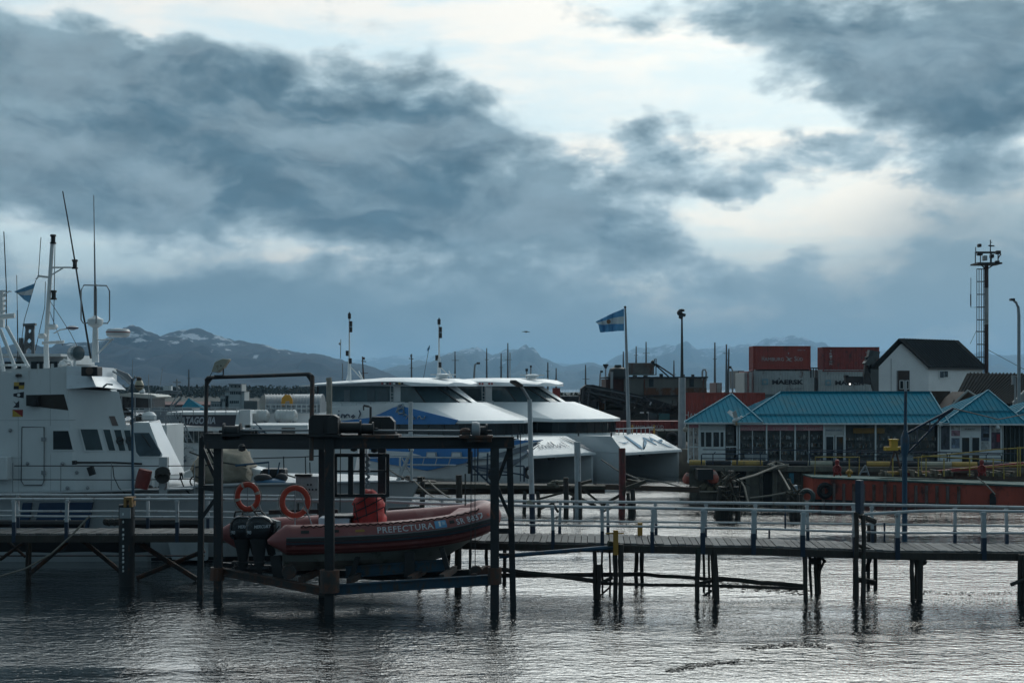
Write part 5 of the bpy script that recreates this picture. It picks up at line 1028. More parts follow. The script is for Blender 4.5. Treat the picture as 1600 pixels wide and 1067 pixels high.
    mb = MB(); mb.loft([ring0, ring1, ring2]); rf = obj('roof', mb, roofw, T, smooth=12)
    mb = MB()
    for t in (.18, .36, .5, .64, .82):                # raised seams on the sloping roof
        i = min(int(t*6), 5); 
        w = BEAM*t; mb.bar(G(_b+1.5-abs(t-.5)*1.4, BEAM*.18+w*.64, zi+.01), G(sN+2.1-abs(t-.5)*2.4, w, zv+.05), .05, .05)
    obj('roof_seams', mb, roofw, rf)
    # wheelhouse
    wn, wf_ = 1.1, BEAM-1.1
    A0 = L(497, 628, wn)[0]; A1 = L(640, 628, wn)[0]; z0 = 5.25; z1 = L(560, 603, wn)[1]; 
    sb = A1+2.6; stp = A1+.4                            # foot and head of the raked front
    plan0 = [(A0, wn), (A1, wn), (A1+1.4, wn+.25), (sb+1.0, wn+1.6), (sb+1.35, BEAM/2), (sb+1.0, wf_-1.6), (A1+1.4, wf_-.25), (A0, wf_)]
    plan1 = [(A0, wn), (A1, wn), (A1+.1, wn+.2), (stp+.6, wn+1.5), (stp+.9, BEAM/2), (stp+.6, wf_-1.5), (A1+.1, wf_-.2), (A0, wf_)]
    mb = MB(); mb.loft([[G(s, w, z0) for s, w in plan0], [G(s, w, z1) for s, w in plan1]]); wh = obj('wheelhouse', mb, M('wheelhouse glass', (.055, .095, .11), .14, var=.4, scale=.5), T, smooth=20)
    mb = MB()
    for i in (2, 3, 4, 5):
        mb.bar(G(plan0[i][0]+.02, plan0[i][1], z0), G(plan1[i][0]+.02, plan1[i][1], z1), .09, .06)
    mb.bar(G(A0, wn-.02, z0), G(A0, wn-.02, z1), .15, .06)
    mb.tube([G(sb+.9, wn+1.1, z0+.1), G(stp+1.2, wn+1.9, z0+.9)], .02, 4); mb.tube([G(sb+1.2, wn+2.4, z0+.1), G(stp+1.5, BEAM/2+.3, z0+.8)], .02, 4)
    obj('mullions', mb, black, wh)
    def panel(x0, x1, y0, y1, m, name, w=wn, off=.03):
        mb = MB(); mb.prism([LS(x0, y1, w, off), LS(x1, y1, w, off), LS(x1, y0, w, off), LS(x0, y0, w, off)], CL*.02); return obj(name, mb, m, wh)
    panel(615, 626, 604, 627, catw, 'door_panel'); panel(538, 547, 609, 627, M('curtain grey', (.10, .13, .15), .5), 'side_window'); panel(574, 586, 607, 627, M('aft glass', (.05, .07, .08), .15), 'side_window'); panel(590, 607, 607, 627, MATS['aft glass'], 'side_window')
    # the white far panel of the raked front
    i, j = 5, 6
    q = [G(plan0[4][0]+.05, plan0[4][1], z0), G(plan0[5][0]+.05, plan0[5][1], z0), G(plan1[5][0]+.05, plan1[5][1], z1), G(plan1[4][0]+.05, plan1[4][1], z1)]
    qq = [q[0]+CF*.02, q[1]+CF*.05, q[2]+CF*.05, q[3]+CF*.02]
    mb = MB(); mb.prism([v+CF*.03 for v in qq], CF*.04); v_ = [G(plan0[5][0]+.07, plan0[5][1], z0), G(plan0[6][0]+.07, plan0[6][1]+.05, z0), G(plan1[6][0]+.07, plan1[6][1]+.05, z1), G(plan1[5][0]+.07, plan1[5][1], z1)]; mb.prism(v_, CF*.04); obj('front_panel', mb, roofw, wh)
    # wheelhouse roof: a thin wing, crested, drooping to a point aft
    h1 = z1; rp0 = [(L(477, 602, wn)[0], .5, h1-.02, .10), (L(497, 600, wn)[0], .35, h1-.0, .22), (L(540, 598, wn)[0], .3, h1+.02, .36), (A1-2.2, .3, h1+.0, .60), (A1-.4, .3, h1-.02, .62), (A1+1.6, .5, h1-.02, .45), (stp+1.9, 1.6, h1-.02, .32), (stp+2.1, 2.4, h1-.02, .26)]
    mb = MB(); mb.loft([[G(s, w, zb), G(s, BEAM-w, zb), G(s, BEAM-w, zb+th*.55), G(s-.1 if s > A1 else s, BEAM-w-.7, zb+th), G(s-.1 if s > A1 else s, w+.7, zb+th), G(s, w, zb+th*.55)] for s, w, zb, th in rp0]); wr = obj('wheelhouse_roof', mb, roofw, T, smooth=25)
    # grey fascia under the crest with small flag panels
    fm = M('fascia grey', (.20, .22, .24), .5) if first else catw
    mb = MB(); mb.prism([G(L(497, 603, wn)[0], .28, h1+.0), G(A1+.9, .28, h1-.0), G(A1-.6, .28, h1+.30), G(A1-2.3, .28, h1+.30)], CL*.04); fa = obj('fascia', mb, fm, wr)
    fc_ = [rd, white, bl, rd, white, bl, yl, bl] if first else [rd, white, rd, rd, white, rd, rd, white]
    for k in range(8):
        s = A1-2.0+k*.27+(.12 if k > 3 else 0); mb = MB(); mb.prism([G(s, .24, h1+.1), G(s+.17, .24, h1+.1), G(s+.17, .24, h1+.24), G(s, .24, h1+.24)], CL*.02); obj('flag_panel', mb, fc_[k], fa)
    # roof ladder
    mb = MB(); sx = L(611, 620, .9)[0]
    for d in (0, .32): mb.tube([G(sx+d, .85, 4.95), G(sx+d, .85, h1+.1)], .03, 5)
    for k in range(5): mb.tube([G(sx, .85, 5.05+.25*k), G(sx+.32, .85, 5.05+.25*k)], .025, 5)
    obj('ladder', mb, railw, T)
    # radar scanner, mast with lanterns
    c = G(A1+1.0, BEAM*.5, h1+.62); mb = MB()
    mb.lathe([(.35, -.1), (.3, .05), (.5, .08), (.52, .22), (.3, .26)], c, 14); mb.bar(c+V((-.9, 0, .2)), c+V((.9, .3, .2)), .12, .1); mb.bar(c+V((-.8, 0, -.1)), c+V((1.2, 0, -.06)), .1, .06); obj('radar', mb, roofw, T)
    if first:
        for (mx, yt, wy) in ((546, 494, 2.0), (686, 503, 5.8)):
            s_, z_ = L(mx, 594, wy); zt_ = L(mx, yt, wy)[1]; mb = MB(); mb.tube([G(s_, wy, h1+.2), G(s_, wy, L(mx, 560, wy)[1])], .15, 8, .1); mb.tube([G(s_, wy, L(mx, 560, wy)[1]), G(s_, wy, zt_)], .065, 8, .05)
            zb = L(mx, 571, wy)[1]; mb.tube([G(s_, wy, zb), G(s_+1.1, wy+.4, h1+.4)], .05, 5); mb.tube([G(s_, wy, zb-.3), G(s_-.8, wy+.4, h1+.3)], .04, 5); mb.tube([G(s_+1.1, wy+.4, h1+.3), G(s_+.8, wy+.2, h1+1.1), G(s_+1.3, wy+.3, h1+.3)], .04, 5); mst = obj('mast', mb, roofw, T)
            for dx, y in ((0, yt), (2.2, yt+12), (2.2, yt+21), (-3.4, 552 if mx < 600 else 559), (1.4, 564 if mx < 600 else 570)):
                mb = MB(); s2, z2 = L(mx+dx, y, wy); mb.lathe([(.12, -.2), (.12, .2)], G(s2, wy, z2), 8); mb.lathe([(.05, -.3), (.05, .3)], G(s2, wy, z2), 6) if dx == 0 else None; obj('lantern', mb, black, mst)
    else:
        mb = MB(); mb.tube([G(A1-2, 4.5, h1+.3), G(A1-2, 4.5, h1+2.6)], .04, 6); obj('aerial', mb, galv, T)
    # guard rails on the upper deck
    mb = MB(); s0, s1 = L(470, 632, .1)[0], L(666, 627, .1)[0]; zt0 = 5.78
    zr = [(s0, L(470, 630, .1)[1]), (L(560, 630, .1)[0], L(560, 629.5, .1)[1]), (s1-2.5, L(640, 627.5, .1)[1])]
    mb.tube([G(s, .1, z) for s, z in zr], .04, 6)
    for k in range(8): s = zr[0][0]+(zr[-1][0]-zr[0][0])*k/7; mb.tube([G(s, .1, 4.9), G(s, .1, zr[0][1]+(zr[-1][1]-zr[0][1])*k/7)], .03, 5)
    obj('guard_rail', mb, railw, T)
    if first:
        # side face: blue fascia, white upper side, name, liveries - thin panels on the flank
        def side(pts, m, name, off=.06, parent=None, w=0.): 
            mb = MB(); mb.prism([LS(x, y, w, off) for x, y in pts], CL*(off*.8 if off < .1 else .05)); return obj(name, mb, m, parent or T)
        up = side([(372, 665), (376, 640), (395, 643), (470, 642), (560, 633), (632, 629), (640, 636), (560, 672), (480, 678), (372, 672)], catw, 'upper_side', .33, w=0)
        side([(560, 651), (632, 634), (721, 656), (716, 662.5), (620, 662.5), (553, 664), (470, 672), (474, 667)], decalb, 'blue_fascia', .36)
        side([(600, 645), (633, 633), (638, 629), (660, 627), (722, 655), (640, 636)], catw, 'fascia_edge', .38) if False else None
        side([(470, 642), (560, 633), (638, 628), (600, 646), (585, 652), (560, 655), (520, 660), (474, 665)], catw, 'name_panel', .37)
        # name and marks
        sc_ = M('script navy', (.06, .08, .13), .5)
        def script(strokes, m, w_, off, r, parent, name='script'):
            mb = MB()
            for st_ in strokes: mb.tube([LS(x, y, w_, off) for x, y in st_], r, 4)
            return obj(name, mb, m, parent)
        script([[(535, 652), (536, 647)], [(536, 642.5), (536.6, 641.5)], [(540, 652), (541, 647), (545, 648), (545, 652), (549, 647), (552, 648), (553, 652)], [(559, 648), (556, 651), (558, 653), (561, 650), (559, 648)], [(567, 653), (570, 646), (568, 641)]], sc_, 0, .44, .05, up)
        script([[(626, 644), (630, 633), (636, 631), (638, 645), (630, 646), (628, 640), (636, 636)]], M('emblem grey', (.35, .42, .48), .5), 0, .44, .08, up, 'emblem')
        script([[(620, 652), (617, 653)], [(637, 649), (640, 647), (644, 650), (641, 654)], [(650, 654), (652, 650), (655, 654), (649, 654)], [(659, 654), (660, 651), (663, 650), (665, 654), (669, 654), (671, 650)]], MATS['emblem grey'], 0, .44, .05, up, 'script')
        # lower flank liveries
        side([(430, 697), (430, 702), (560, 703), (640, 702), (640, 697)], decalb, 'blue_stripe', .05)
        side([(540, 686), (800, 688), (850, 687), (816, 702), (760, 714), (724, 724), (700, 728), (668, 735), (640, 730), (596, 723), (560, 716), (500, 706), (540, 706)], decalb, 'blue_flank', .07)
        side([(500, 703), (540, 700), (640, 706), (660, 712), (600, 712), (560, 708)], catw, 'white_wave', .10)
        for pts, m in (([(726, 722), (790, 714), (832, 700), (846, 691), (826, 694), (780, 708)], decalg), ([(728, 727), (760, 726), (812, 716), (846, 693), (800, 730), (765, 738), (740, 733)], decalg), ([(730, 720), (786, 706), (836, 692), (848, 688), (824, 691), (770, 704)], catw)): side(pts, m, 'swoosh', .10 if m is decalg else .13)
        for x in (669, 708, 750):
            o = side([(x, 706), (x+15, 706), (x+16, 713), (x-1, 713)], M('scuttle grey', (.35, .38, .4), .4), 'air_intake', .16); side([(x+2, 707.5), (x+13, 707.5), (x+14, 713), (x+1, 713)], catw, 'intake_face', .2, o)
        # side ladder gangway leaning along the flank
        mb = MB()
        for a, b, r in (((622, 713), (800, 715), .06), ((648, 725), (727, 726), .07)): mb.tube([LS(*a, 0, .9), LS(*b, 0, .9)], r, 6)
        for x in (658, 677, 697, 718): mb.tube([LS(x, 714, 0, .9), LS(x-3, 725, 0, .9)], .035, 5)
        obj('boarding_ramp', mb, railw, T)
        for x in range(560, 720, 22): pass
        # bow script on the forehead and corner swooshes
        FO = G(-.85, BEAM/2, 2.45)
        a0, a1, b1, b0 = G(.0, 0, lip+.12), G(.0, BEAM, lip+.12), G(-1.7, BEAM-.9, dk-.02), G(-1.7, .9, dk-.02); nn = (a1-a0).cross(b0-a0).normalized()
        if nn.z < 0: nn = -nn
        fq = lambda u, v, o_=.04: (a0*(1-u)+a1*u)*(1-v)+(b0*(1-u)+b1*u)*v+nn*o_
        mb = MB(); pts = [(.22, .30), (.24, .55), (.28, .35), (.30, .55), (.34, .5), (.33, .35), (.37, .52), (.40, .35), (.43, .55), (.46, .7), (.45, .35), (.50, .5), (.52, .72), (.52, .35), (.56, .5), (.58, .35), (.62, .55), (.66, .35)]
        mb.tube([fq(*p) for p in pts], .015, 4); mb.tube([fq(.73, .35), fq(.70, .7)], .012, 4); obj('bow_script', mb, sc_, bd)
        for us in (((.0, .05), (.0, .4), (.14, .95)), ((.86, .95), (1., .42), (1., .25)), ((.80, .95), (1., .1), (1., .0), (.97, .0)), ((.0, .5), (.0, .75), (.14, .98))):
            mb = MB(); mb.prism([fq(u, v, .03) for u, v in us], nn*.02); obj('swoosh', mb, decalg, bd)
    else:
        a0, a1, b1, b0 = G(.0, 0, lip+.12), G(.0, BEAM, lip+.12), G(-1.7, BEAM-.9, dk-.02), G(-1.7, .9, dk-.02); nn = (a1-a0).cross(b0-a0).normalized()
        if nn.z < 0: nn = -nn
        fq = lambda u, v, o_=.04: (a0*(1-u)+a1*u)*(1-v)+(b0*(1-u)+b1*u)*v+nn*o_
        mk = M('mark blue', (.13, .34, .52), .6)
        for us in ([(.26, .95), (.31, .95), (.38, .3), (.36, .12), (.32, .2)], [(.36, .12), (.40, .15), (.55, .62), (.53, .42)], [(.53, .42), (.57, .5), (.66, .8), (.62, .82)], [(.62, .82), (.68, .75), (.70, .35), (.68, .3)], [(.70, .55), (.78, .85), (.86, .25), (.90, .08), (.84, .2), (.77, .65)], [(.04, .62), (.12, .56), (.26, .6), (.13, .5)], [(.84, .6), (.97, .66), (.9, .52)]):
            mb = MB(); mb.prism([fq(u, v, .03) for u, v in us], nn*.02); obj('bow_mark', mb, mk, bd)
        mb = MB()
        for w in [BEAM*.35+.55*k for k in range(8)]: mb.tube([G(-2.2, w, dk), G(-2.2, w, dk+.45)], .03, 5)
        mb.tube([G(-2.2, BEAM*.3, dk+.45), G(-2.2, BEAM-.2, dk+.45)], .045, 6); obj('bow_rail', mb, railw, T)
    # cleats and stem fittings
    mb = MB(); mb.tube([G(-1.2, .2, dk), G(-1.2, .2, dk+.25)], .06, 6); mb.tube([G(-1.2, BEAM-.3, dk), G(-1.2, BEAM-.3, dk+.3)], .06, 6); obj('cleats', mb, steel, T)
    return T, G, L
O1 = V((Xw(828, 93), 93, 0))
T1, G1, L1 = catamaran(O1, True, 'nearer white and blue catamaran with script lettering on its side and bow')
catamaran(O1+V((6.5, 4.6, 0)), False, 'farther plain white catamaran with a blue zigzag mark on its bow')
for k, (x0, x1, y0, y1) in enumerate(((858, 862, 718, 720), (1000, 1004, 718, 720))): pass
for (x, y, Y, lab) in ((826, 738, 92.6, 'black tyre fender slung over the near catamaran flank beside the tunnel'), (770, 741, 93.4, 'black tyre fender slung on the near catamaran flank, left of the other')):
    mb = MB(); c = P(x, y, Y); rg = []
    for k in range(21):
        t = 2*PI*k/20; d = CF*math.cos(t)+V((0, 0, 1))*math.sin(t); cc = c+d*.3; rg.append([cc+d*(.12*math.cos(s))+CL*(.14*math.sin(s)) for s in [2*PI*j/8 for j in range(8)]])
    mb.loft(rg, cap=False); mb.tube([c+V((0, 0, .3)), c+V((0, 0, 1.3))], .02, 4); tag(obj('tyre', mb, black), lab, 'tyre')
# ----------------------------------------------------------------- liferafts on the near catamaran's stern quarter
for x, lab in ((403, 'left of two white ribbed liferaft canisters above the catamaran stern'), (447, 'right of two white ribbed liferaft canisters above the catamaran stern')):
    Y = 90.5; lr_ = thing('liferaft', lab, 'liferaft', P(x, 658, Y), 'white liferaft canisters'); mb = MB(); k = 18/F*Y
    k *= 1.0; mb.lathe([(.05, -k), (.25, -k*.97), (.36, -k*.85)]+[v for t in range(6) for v in ((.38, -k*.8+t*k*.28), (.41, -k*.78+t*k*.28), (.41, -k*.6+t*k*.28), (.38, -k*.58+t*k*.28))]+[(.36, k*.85), (.25, k*.97), (.05, k)], P(x, 650, Y), 16, (1, 0, 0)); obj('canister', mb, M('canister white', (.55, .57, .57), .5, rust=(.35, .3, .25), amt=.3), lr_)
    mb = MB()
    for d in (-12, 12): mb.box((Xw(x+d, Y)-.06, Y-.3, Zw(661, Y)), (Xw(x+d, Y)+.06, Y+.3, Zw(655, Y)))
    obj('cradle', mb, galv, lr_)
# ================================================================= vessel with the dark name board
Y = 84; PB = thing('tour_boat', 'white tour boat with a dark name board reading PATAGONIA along its upper deck', 'tour boat', (Xw(300, Y), Y, 0))
cq = lambda x, y, d=0.: P(x, y, Y+d)
def pbx(x0, x1, y0, y1, d0, d1, m, name, parent=PB, bevel=0.):
    mb = MB(); mb.box((Xw(x0, Y), Y+d0, Zw(y1, Y)), (Xw(x1, Y), Y+d1, Zw(y0, Y))); return obj(name, mb, m, parent, bevel=bevel)
mb = MB(); mb.loft([[cq(170, 700, 0), cq(560, 700, 0), V((Xw(560, Y), Y+7, Zw(700, Y))), V((Xw(170, Y), Y+7, Zw(700, Y)))], [V((Xw(180, Y), Y+.2, -.4)), V((Xw(545, Y), Y+.2, -.4)), V((Xw(545, Y), Y+6.8, -.4)), V((Xw(180, Y), Y+6.8, -.4))]]); obj('hull', mb, catw, PB)
pbx(262, 520, 672, 700, .4, 6, catw, 'lower_house'); pbx(270, 330, 673, 692, .33, .42, glassb, 'saloon_windows')
mb = MB()
for x in (279, 290, 300, 308, 318): mb.box((Xw(x, Y), Y+.28, Zw(692, Y)), (Xw(x+1.5, Y), Y+.34, Zw(673, Y)))
obj('window_bars', mb, railw, PB)
pbx(262, 372, 668, 673, -.3, 6.5, catw, 'awning')
bb = MB(); bb.prism([cq(271, 648, -.1), cq(369, 648, -.1), cq(366, 668, -.1), cq(281, 664, -.1)], (0, .12, 0)); bo = obj('name_board', bb, M('board slate', (.035, .038, .055), .5), PB)
text('lettering', 'PATAGONIA', cq(277.5, 662.2, -.13), (1, 0, 0), (0, 0, 1), 11.2/F*Y, 59/F*Y, M('letter pale', (.42, .46, .52), .6), bo, shear=.22, bold=.03)
pbx(262, 372, 643.5, 648, -.2, 6, catw, 'upper_deck')
mb = MB(); 
for y in (637, 641): mb.tube([cq(195, y, -.2), cq(372, y, -.2)], .03, 5)
for x in range(200, 372, 17): mb.tube([cq(x, 636, -.2), cq(x, 648, -.2)], .025, 5)
obj('upper_rail', mb, railw, PB)
pbx(372, 390, 640, 668, .2, .9, catw, 'deck_house'); pbx(382, 480, 664, 698, .2, 5.8, catw, 'aft_house')
mb = MB(); mb.prism([cq(440, 668, .1), cq(448, 668, .1), cq(448, 678, .1), cq(440, 678, .1)], (0, .15, 0)); mb.prism([cq(447, 668, .15), cq(461, 668, .15), cq(461, 690, .15), cq(447, 690, .15)], (0, .1, 0)); obj('doorway', mb, glassd, PB)
for k, (x0, y0, x1, y1) in enumerate(((255, 650, 278, 698), (272, 645, 292, 690), (396, 668, 425, 695))):
    mb = MB()
    for d in (0, 9): mb.tube([cq(x0+d, y0, -.3), cq(x1+d, y1, -.3)], .04, 5)
    for t in [i/8 for i in range(1, 8)]: mb.tube([cq(x0+(x1-x0)*t, y0+(y1-y0)*t, -.3), cq(x0+9+(x1-x0)*t, y0+(y1-y0)*t, -.3)], .03, 5)
    mb.tube([cq(x0, y0-10, -.3), cq(x1, y1-10, -.3)], .03, 5); obj('stair', mb, galv if k < 2 else bluep, PB)
mb = MB()
rr = random.Random(11)
for k in range(26):
    x = rr.uniform(262, 298); y = rr.uniform(690, 722); mb.tube([cq(x, y, -.5), cq(x+rr.uniform(-14, 14), y+rr.uniform(-3, 3) if rr.random() < .6 else y+10, -.5)], .035, 5)
obj('deck_rails', mb, railw, PB)
mb = MB()
for y in (712, 718): mb.box((Xw(268, Y), Y-.6, Zw(y+3, Y)), (Xw(292, Y), Y-.1, Zw(y, Y)))
obj('lockers', mb, M('locker blue grey', (.12, .16, .2), .6), PB)
# arched shelter tents with an orange end
Y = 92; AT = thing('arched_shelter', 'row of grey translucent arched shelters with one orange end panel above the liferafts', 'shelter', P(450, 645, Y))
def arch(x0, x1, y, h, d, m, name, wd=3.0):
    mb = MB(); rows = []
    for k in range(13):
        x = x0+(x1-x0)*k/12; w_ = wd; rows.append([P(x, y, Y)+V((0, w_/2-w_/2*math.cos(t), h*math.sin(t)**.7)) for t in [PI*j/12 for j in range(13)]])
    mb.grid(rows); mb.add(rows[0], [tuple(range(13))]); mb.add(rows[-1], [tuple(range(13))]); 
    return obj(name, mb, m, AT, smooth=50)
tent = M('tent grey', (.27, .30, .32), .45, var=.15, st=(3, 1, .2), scale=2)
arch(406, 455, 645, 1.15, 0, tent, 'canopy'); arch(455, 500, 645, 1.2, 0, tent, 'canopy')
mb = MB(); mb.prism([P(406, 645, Y-.05), P(405, 625, Y-.05), P(409, 618, Y-.05), P(414, 616, Y-.05), P(416, 645, Y-.05)], (0, .1, 0)); obj('end_panel', mb, M('tent end', (.30, .29, .27), .6), AT)
mb = MB(); mb.prism([P(439, 634, Y-.08), P(440, 622, Y-.08), P(446, 616, Y-.08), P(453, 617, Y-.08), P(457, 624, Y-.08), P(457, 634, Y-.08), P(453, 634, Y-.08), P(452, 626, Y-.08), P(446, 627, Y-.08), P(444, 634, Y-.08)], (0, .1, 0)); obj('orange_arch', mb, M('tent orange', (.62, .30, .03), .6), AT)
mb = MB()
for x in range(408, 500, 5): mb.tube([P(x, 645, Y)+V((0, 1.5-1.52*math.cos(t), 1.19*math.sin(t)**.7)) for t in [PI*j/10 for j in range(8)]], .025, 4)
obj('hoops', mb, galv, AT)
mb = MB()
for y in (632, 638, 645): mb.tube([P(415, y, Y-.6), P(495, y, Y-.6)], .04, 5)
for x in range(415, 496, 8): mb.tube([P(x, 631, Y-.6), P(x, 646, Y-.6)], .04, 5)
obj('rail', mb, railw, AT)
mb = MB(); mb.box((Xw(376, Y), Y-.4, Zw(662, Y)), (Xw(500, Y), Y+4, Zw(645, Y))); obj('deck_block', mb, catw, AT)
# flybridge boat with dark canopy behind the patrol ship's bow
Y = 72; FB = thing('canopy_boat', 'small boat with a dark canopied flybridge and tall whip aerial behind the blue lamp post', 'boat', (Xw(222, Y), Y, 0))
mb = MB(); mb.prism([P(186, 615.5, Y), P(200, 614, Y), P(240, 617, Y), P(246, 620, Y), P(238, 623, Y), P(186, 619, Y)], (0, 3, 0)); obj('canopy', mb, M('canopy pale', (.45, .45, .42), .6), FB)
mb = MB(); mb.box((Xw(186, Y), Y+.1, Zw(637, Y)), (Xw(236, Y), Y+2.9, Zw(619, Y))); obj('screen', mb, M('screen dark', (.02, .02, .024), .3), FB)
mb = MB()
for k in range(14): mb.ball(P(188+k*3.6+rr.uniform(-1, 1), rr.uniform(640, 662), Y+rr.uniform(0, 1)), rr.uniform(.12, .3), 7)
obj('deck_clutter', mb, M('clutter', (.10, .09, .085), .7, var=.6, scale=4), FB)
mb = MB(); mb.box((Xw(170, Y), Y-.2, -.3), (Xw(262, Y), Y+3.5, Zw(664, Y))); obj('hull', mb, shipw, FB)
mb = MB()
for y in (643, 650, 658): mb.tube([P(180, y, Y-.1), P(262, y, Y-.1)], .03, 5)
for x in (190, 211, 236, 259): mb.tube([P(x, 618 if x < 240 else 640, Y-.1), P(x, 664, Y-.1)], .035, 5)
mb.tube([P(233.5, 664, Y-.3), P(232, 585, Y-.3)], .02, 5); mb.tube([P(229, 596, Y), P(250, 664, Y)], .012, 4); mb.tube([P(262, 642, Y), P(280, 612, Y)], .03, 5); obj('rails_and_aerial', mb, galv, FB)
mb = MB(); mb.lathe([(.1, -.1), (.16, 0), (.1, .16)], P(222, 612, Y), 10); obj('gps_dome', mb, shipw, FB); mb = MB(); mb.ball(P(233, 652, Y-.5), .4, 10, (1, 1, .8)); obj('dome', mb, shipw, FB)
# catamaran roof gear far left: radar arch and scanner of another boat
Y = 120; RA = thing('radar_arch_boat', 'distant boat showing only a grey radar arch and scanner above the turquoise pyramid roof', 'boat', (Xw(265, Y), Y, 0))
mb = MB(); mb.tube([P(240, 618, Y), P(246, 611, Y), P(283, 612, Y), P(283, 622, Y), P(268, 637, Y)], .1, 6); mb.tube([P(246, 614, Y), P(283, 615, Y)], .07, 5); mb.box((Xw(225, Y), Y, 0), (Xw(300, Y), Y+3, Zw(637, Y))); obj('arch', mb, galv, RA)
mb = MB(); mb.box((Xw(256, Y), Y-.2, Zw(610, Y)), (Xw(268, Y), Y+.4, Zw(603, Y))); obj('radar', mb, shipw, RA)
mb = MB(); mb.tube([P(276.5, 611, Y), P(276.5, 592, Y)], .08, 5); mb.tube([P(270, 597, Y), P(283, 597, Y)], .05, 4); mb.ball(P(279, 607, Y), .15, 6); mb.tube([P(249, 612, Y), P(254, 575, Y)], .025, 4); obj('aerials', mb, galv, RA)
# long orange launch deck hidden among the boats is left out; small white masts behind the roofs
# ================================================================= quay edge, kerb, fenders
def edgeY(px): return 83-3*(px-1077)/623.            # depth of the quay edge below a column
ky = M('kerb yellow', (.50, .33, .10), .7, var=.2, rust=(.2, .17, .13), amt=.25, rs=2); kb = M('kerb black', (.035, .038, .045), .7, var=.3); kw = M('kerb cream', (.42, .40, .32), .7, var=.2)
KB = thing('quay_kerb', 'long round kerb painted in yellow and black lengths along the quay edge before the shops', 'kerb', (Xw(1300, 81.5), 81.8, ZQ))
for x0, x1, m in ((1078, 1104, ky), (1104, 1144, kb), (1145, 1194, ky), (1194, 1264, kb), (1264, 1303, kw), (1303, 1356, kb), (1356, 1396, ky), (1396, 1440, kb), (1440, 1490, kw), (1490, 1530, ky), (1530, 1580, kb), (1580, 1640, ky), (1640, 1700, kb)):
    mb = MB(); a = V((Xw(x0, edgeY(x0)), edgeY(x0)+.3, ZQ+.12)); b = V((Xw(x1, edgeY(x1)), edgeY(x1)+.3, ZQ+.12)); mb.tube([a, b-(b-a).normalized()*.03], .17, 10); obj('painted_length', mb, m, KB)
# apron ledge that overhangs the wall, piers under it
QW = thing('quay_wall', 'stained concrete quay wall with dark recesses and square piers below the shops', 'quay wall', (Xw(1300, 81.5), 81.5, 0))
mb = MB()
for a, b in ((1077, 1265), (1265, 1700)): mb.bar(V((Xw(a, edgeY(a)), edgeY(a)-.15, ZQ-.16)), V((Xw(b, edgeY(b)), edgeY(b)-.15, ZQ-.16)), .5, .30)
obj('coping', mb, conc, QW)
for x0, x1, m in ((1150, 1164, black), (1192, 1206, black), (1206, 1213, conc), (1186, 1191, conc), (1252, 1258, conc), (1128, 1134, conc), (1165, 1170, conc)):
    mb = MB(); Y = edgeY(x0)
    mb.box((Xw(x0, Y), Y-(.12 if m is black else .25), -.5), (Xw(x1, Y), Y+.2, ZQ-.32)); obj('pier' if m is conc else 'recess', mb, m if m is conc else M('recess dark', (.012, .013, .014), .8), QW)
mb = MB(); mb.box((Xw(1233, 82), 81.9, .9), (Xw(1240, 82), 82.3, 1.5)); obj('blue_patch', mb, M('patch blue', (.05, .2, .28), .7), QW)
mb = MB(); Y = 82.6; mb.box((Xw(1086, Y), Y-1.2, 1.15), (Xw(1110, Y), Y, 1.75)); obj('fender_block', mb, black, QW)
mb = MB()
for k, x in enumerate((1082, 1094, 1104, 1117, 1124)): mb.bar(P(x, 762, 82), P(x+9, 757 if k % 2 else 764, 82), .7, .22)
obj('broken_planks', mb, M('mossy timber', (.13, .11, .07), .9, var=.4), QW)
for x, y, r, Y, lab in ((1114.5, 746, .35, 82.2, 'faded orange pear shaped buoy fender hanging on the quay wall'), (1074, 748, .30, 84.5, 'orange buoy fender half hidden by the farther catamaran bow')):
    mb = MB(); mb.lathe([(.03, r*1.25), (r*.3, r*1.15), (r*.62, r*.8), (r*.95, r*.1), (r, -.2*r), (r*.8, -.75*r), (r*.4, -r), (.03, -r*1.05)], P(x, y, Y), 16); tag(obj('buoy', mb, M('faded orange', (.52, .12, .08), .6, rust=(.4, .3, .27), amt=.35, rs=2)), lab, 'buoy', 'orange buoys at the quay')
# quay railing in dark blue, bent at the ends of each run
def qrail(x0, x1, Y, y0, y1, ym, xs, lab, m=navy):
    o = thing('quay_railing', lab, 'railing', (Xw((x0+x1)/2, Y), Y, ZQ), 'dark pipe railings along the quay'); mb = MB()
    mb.tube([P(x0, y1, Y), P(x0, y0+2, Y), P(x0+2, y0, Y), P(x1-2, y0, Y), P(x1, y0+2, Y), P(x1, y1, Y)], .035, 6); obj('frame', mb, m, o)
    for y in ym: mb = MB(); mb.tube([P(x0, y, Y), P(x1, y, Y)], .025, 5); obj('crossbar', mb, m, o)
    for x in xs: mb = MB(); mb.tube([P(x, y1, Y), P(x, y0+1, Y), P(x+4, y0-3, Y)], .03, 6); obj('post', mb, m, o)
qrail(1096, 1152, 82.6, 709, 726, (716,), (1114,), 'dark blue pipe railing before the small left kiosk'); qrail(1151.5, 1200, 82.5, 709, 726, (716,), (1188,), 'dark blue pipe railing before the grey bench')
qrail(1265, 1340, 82.2, 706, 727, (712, 719), (1300,), 'dark pipe railing in front of the glazed shop doors'); qrail(1340, 1480, 82, 707, 728, (713, 720), (1394, 1440), 'long dark pipe railing before the right glazed shop end'); qrail(1480, 1565, 81.8, 710, 730, (716, 722), (1484, 1541), 'dark pipe railing before the poster covered kiosk')
mb = MB(); mb.tube([P(1098, 702, 82.8), P(1260, 703, 82.8), P(1400, 704, 82.6), P(1420, 707, 82.6)], .03, 6); mb.tube([P(1425, 705, 82.5), P(1600, 709, 82)], .03, 6); tag(obj('hand_line', mb, navy), 'long thin dark handrail line above the quay railings', 'handrail')
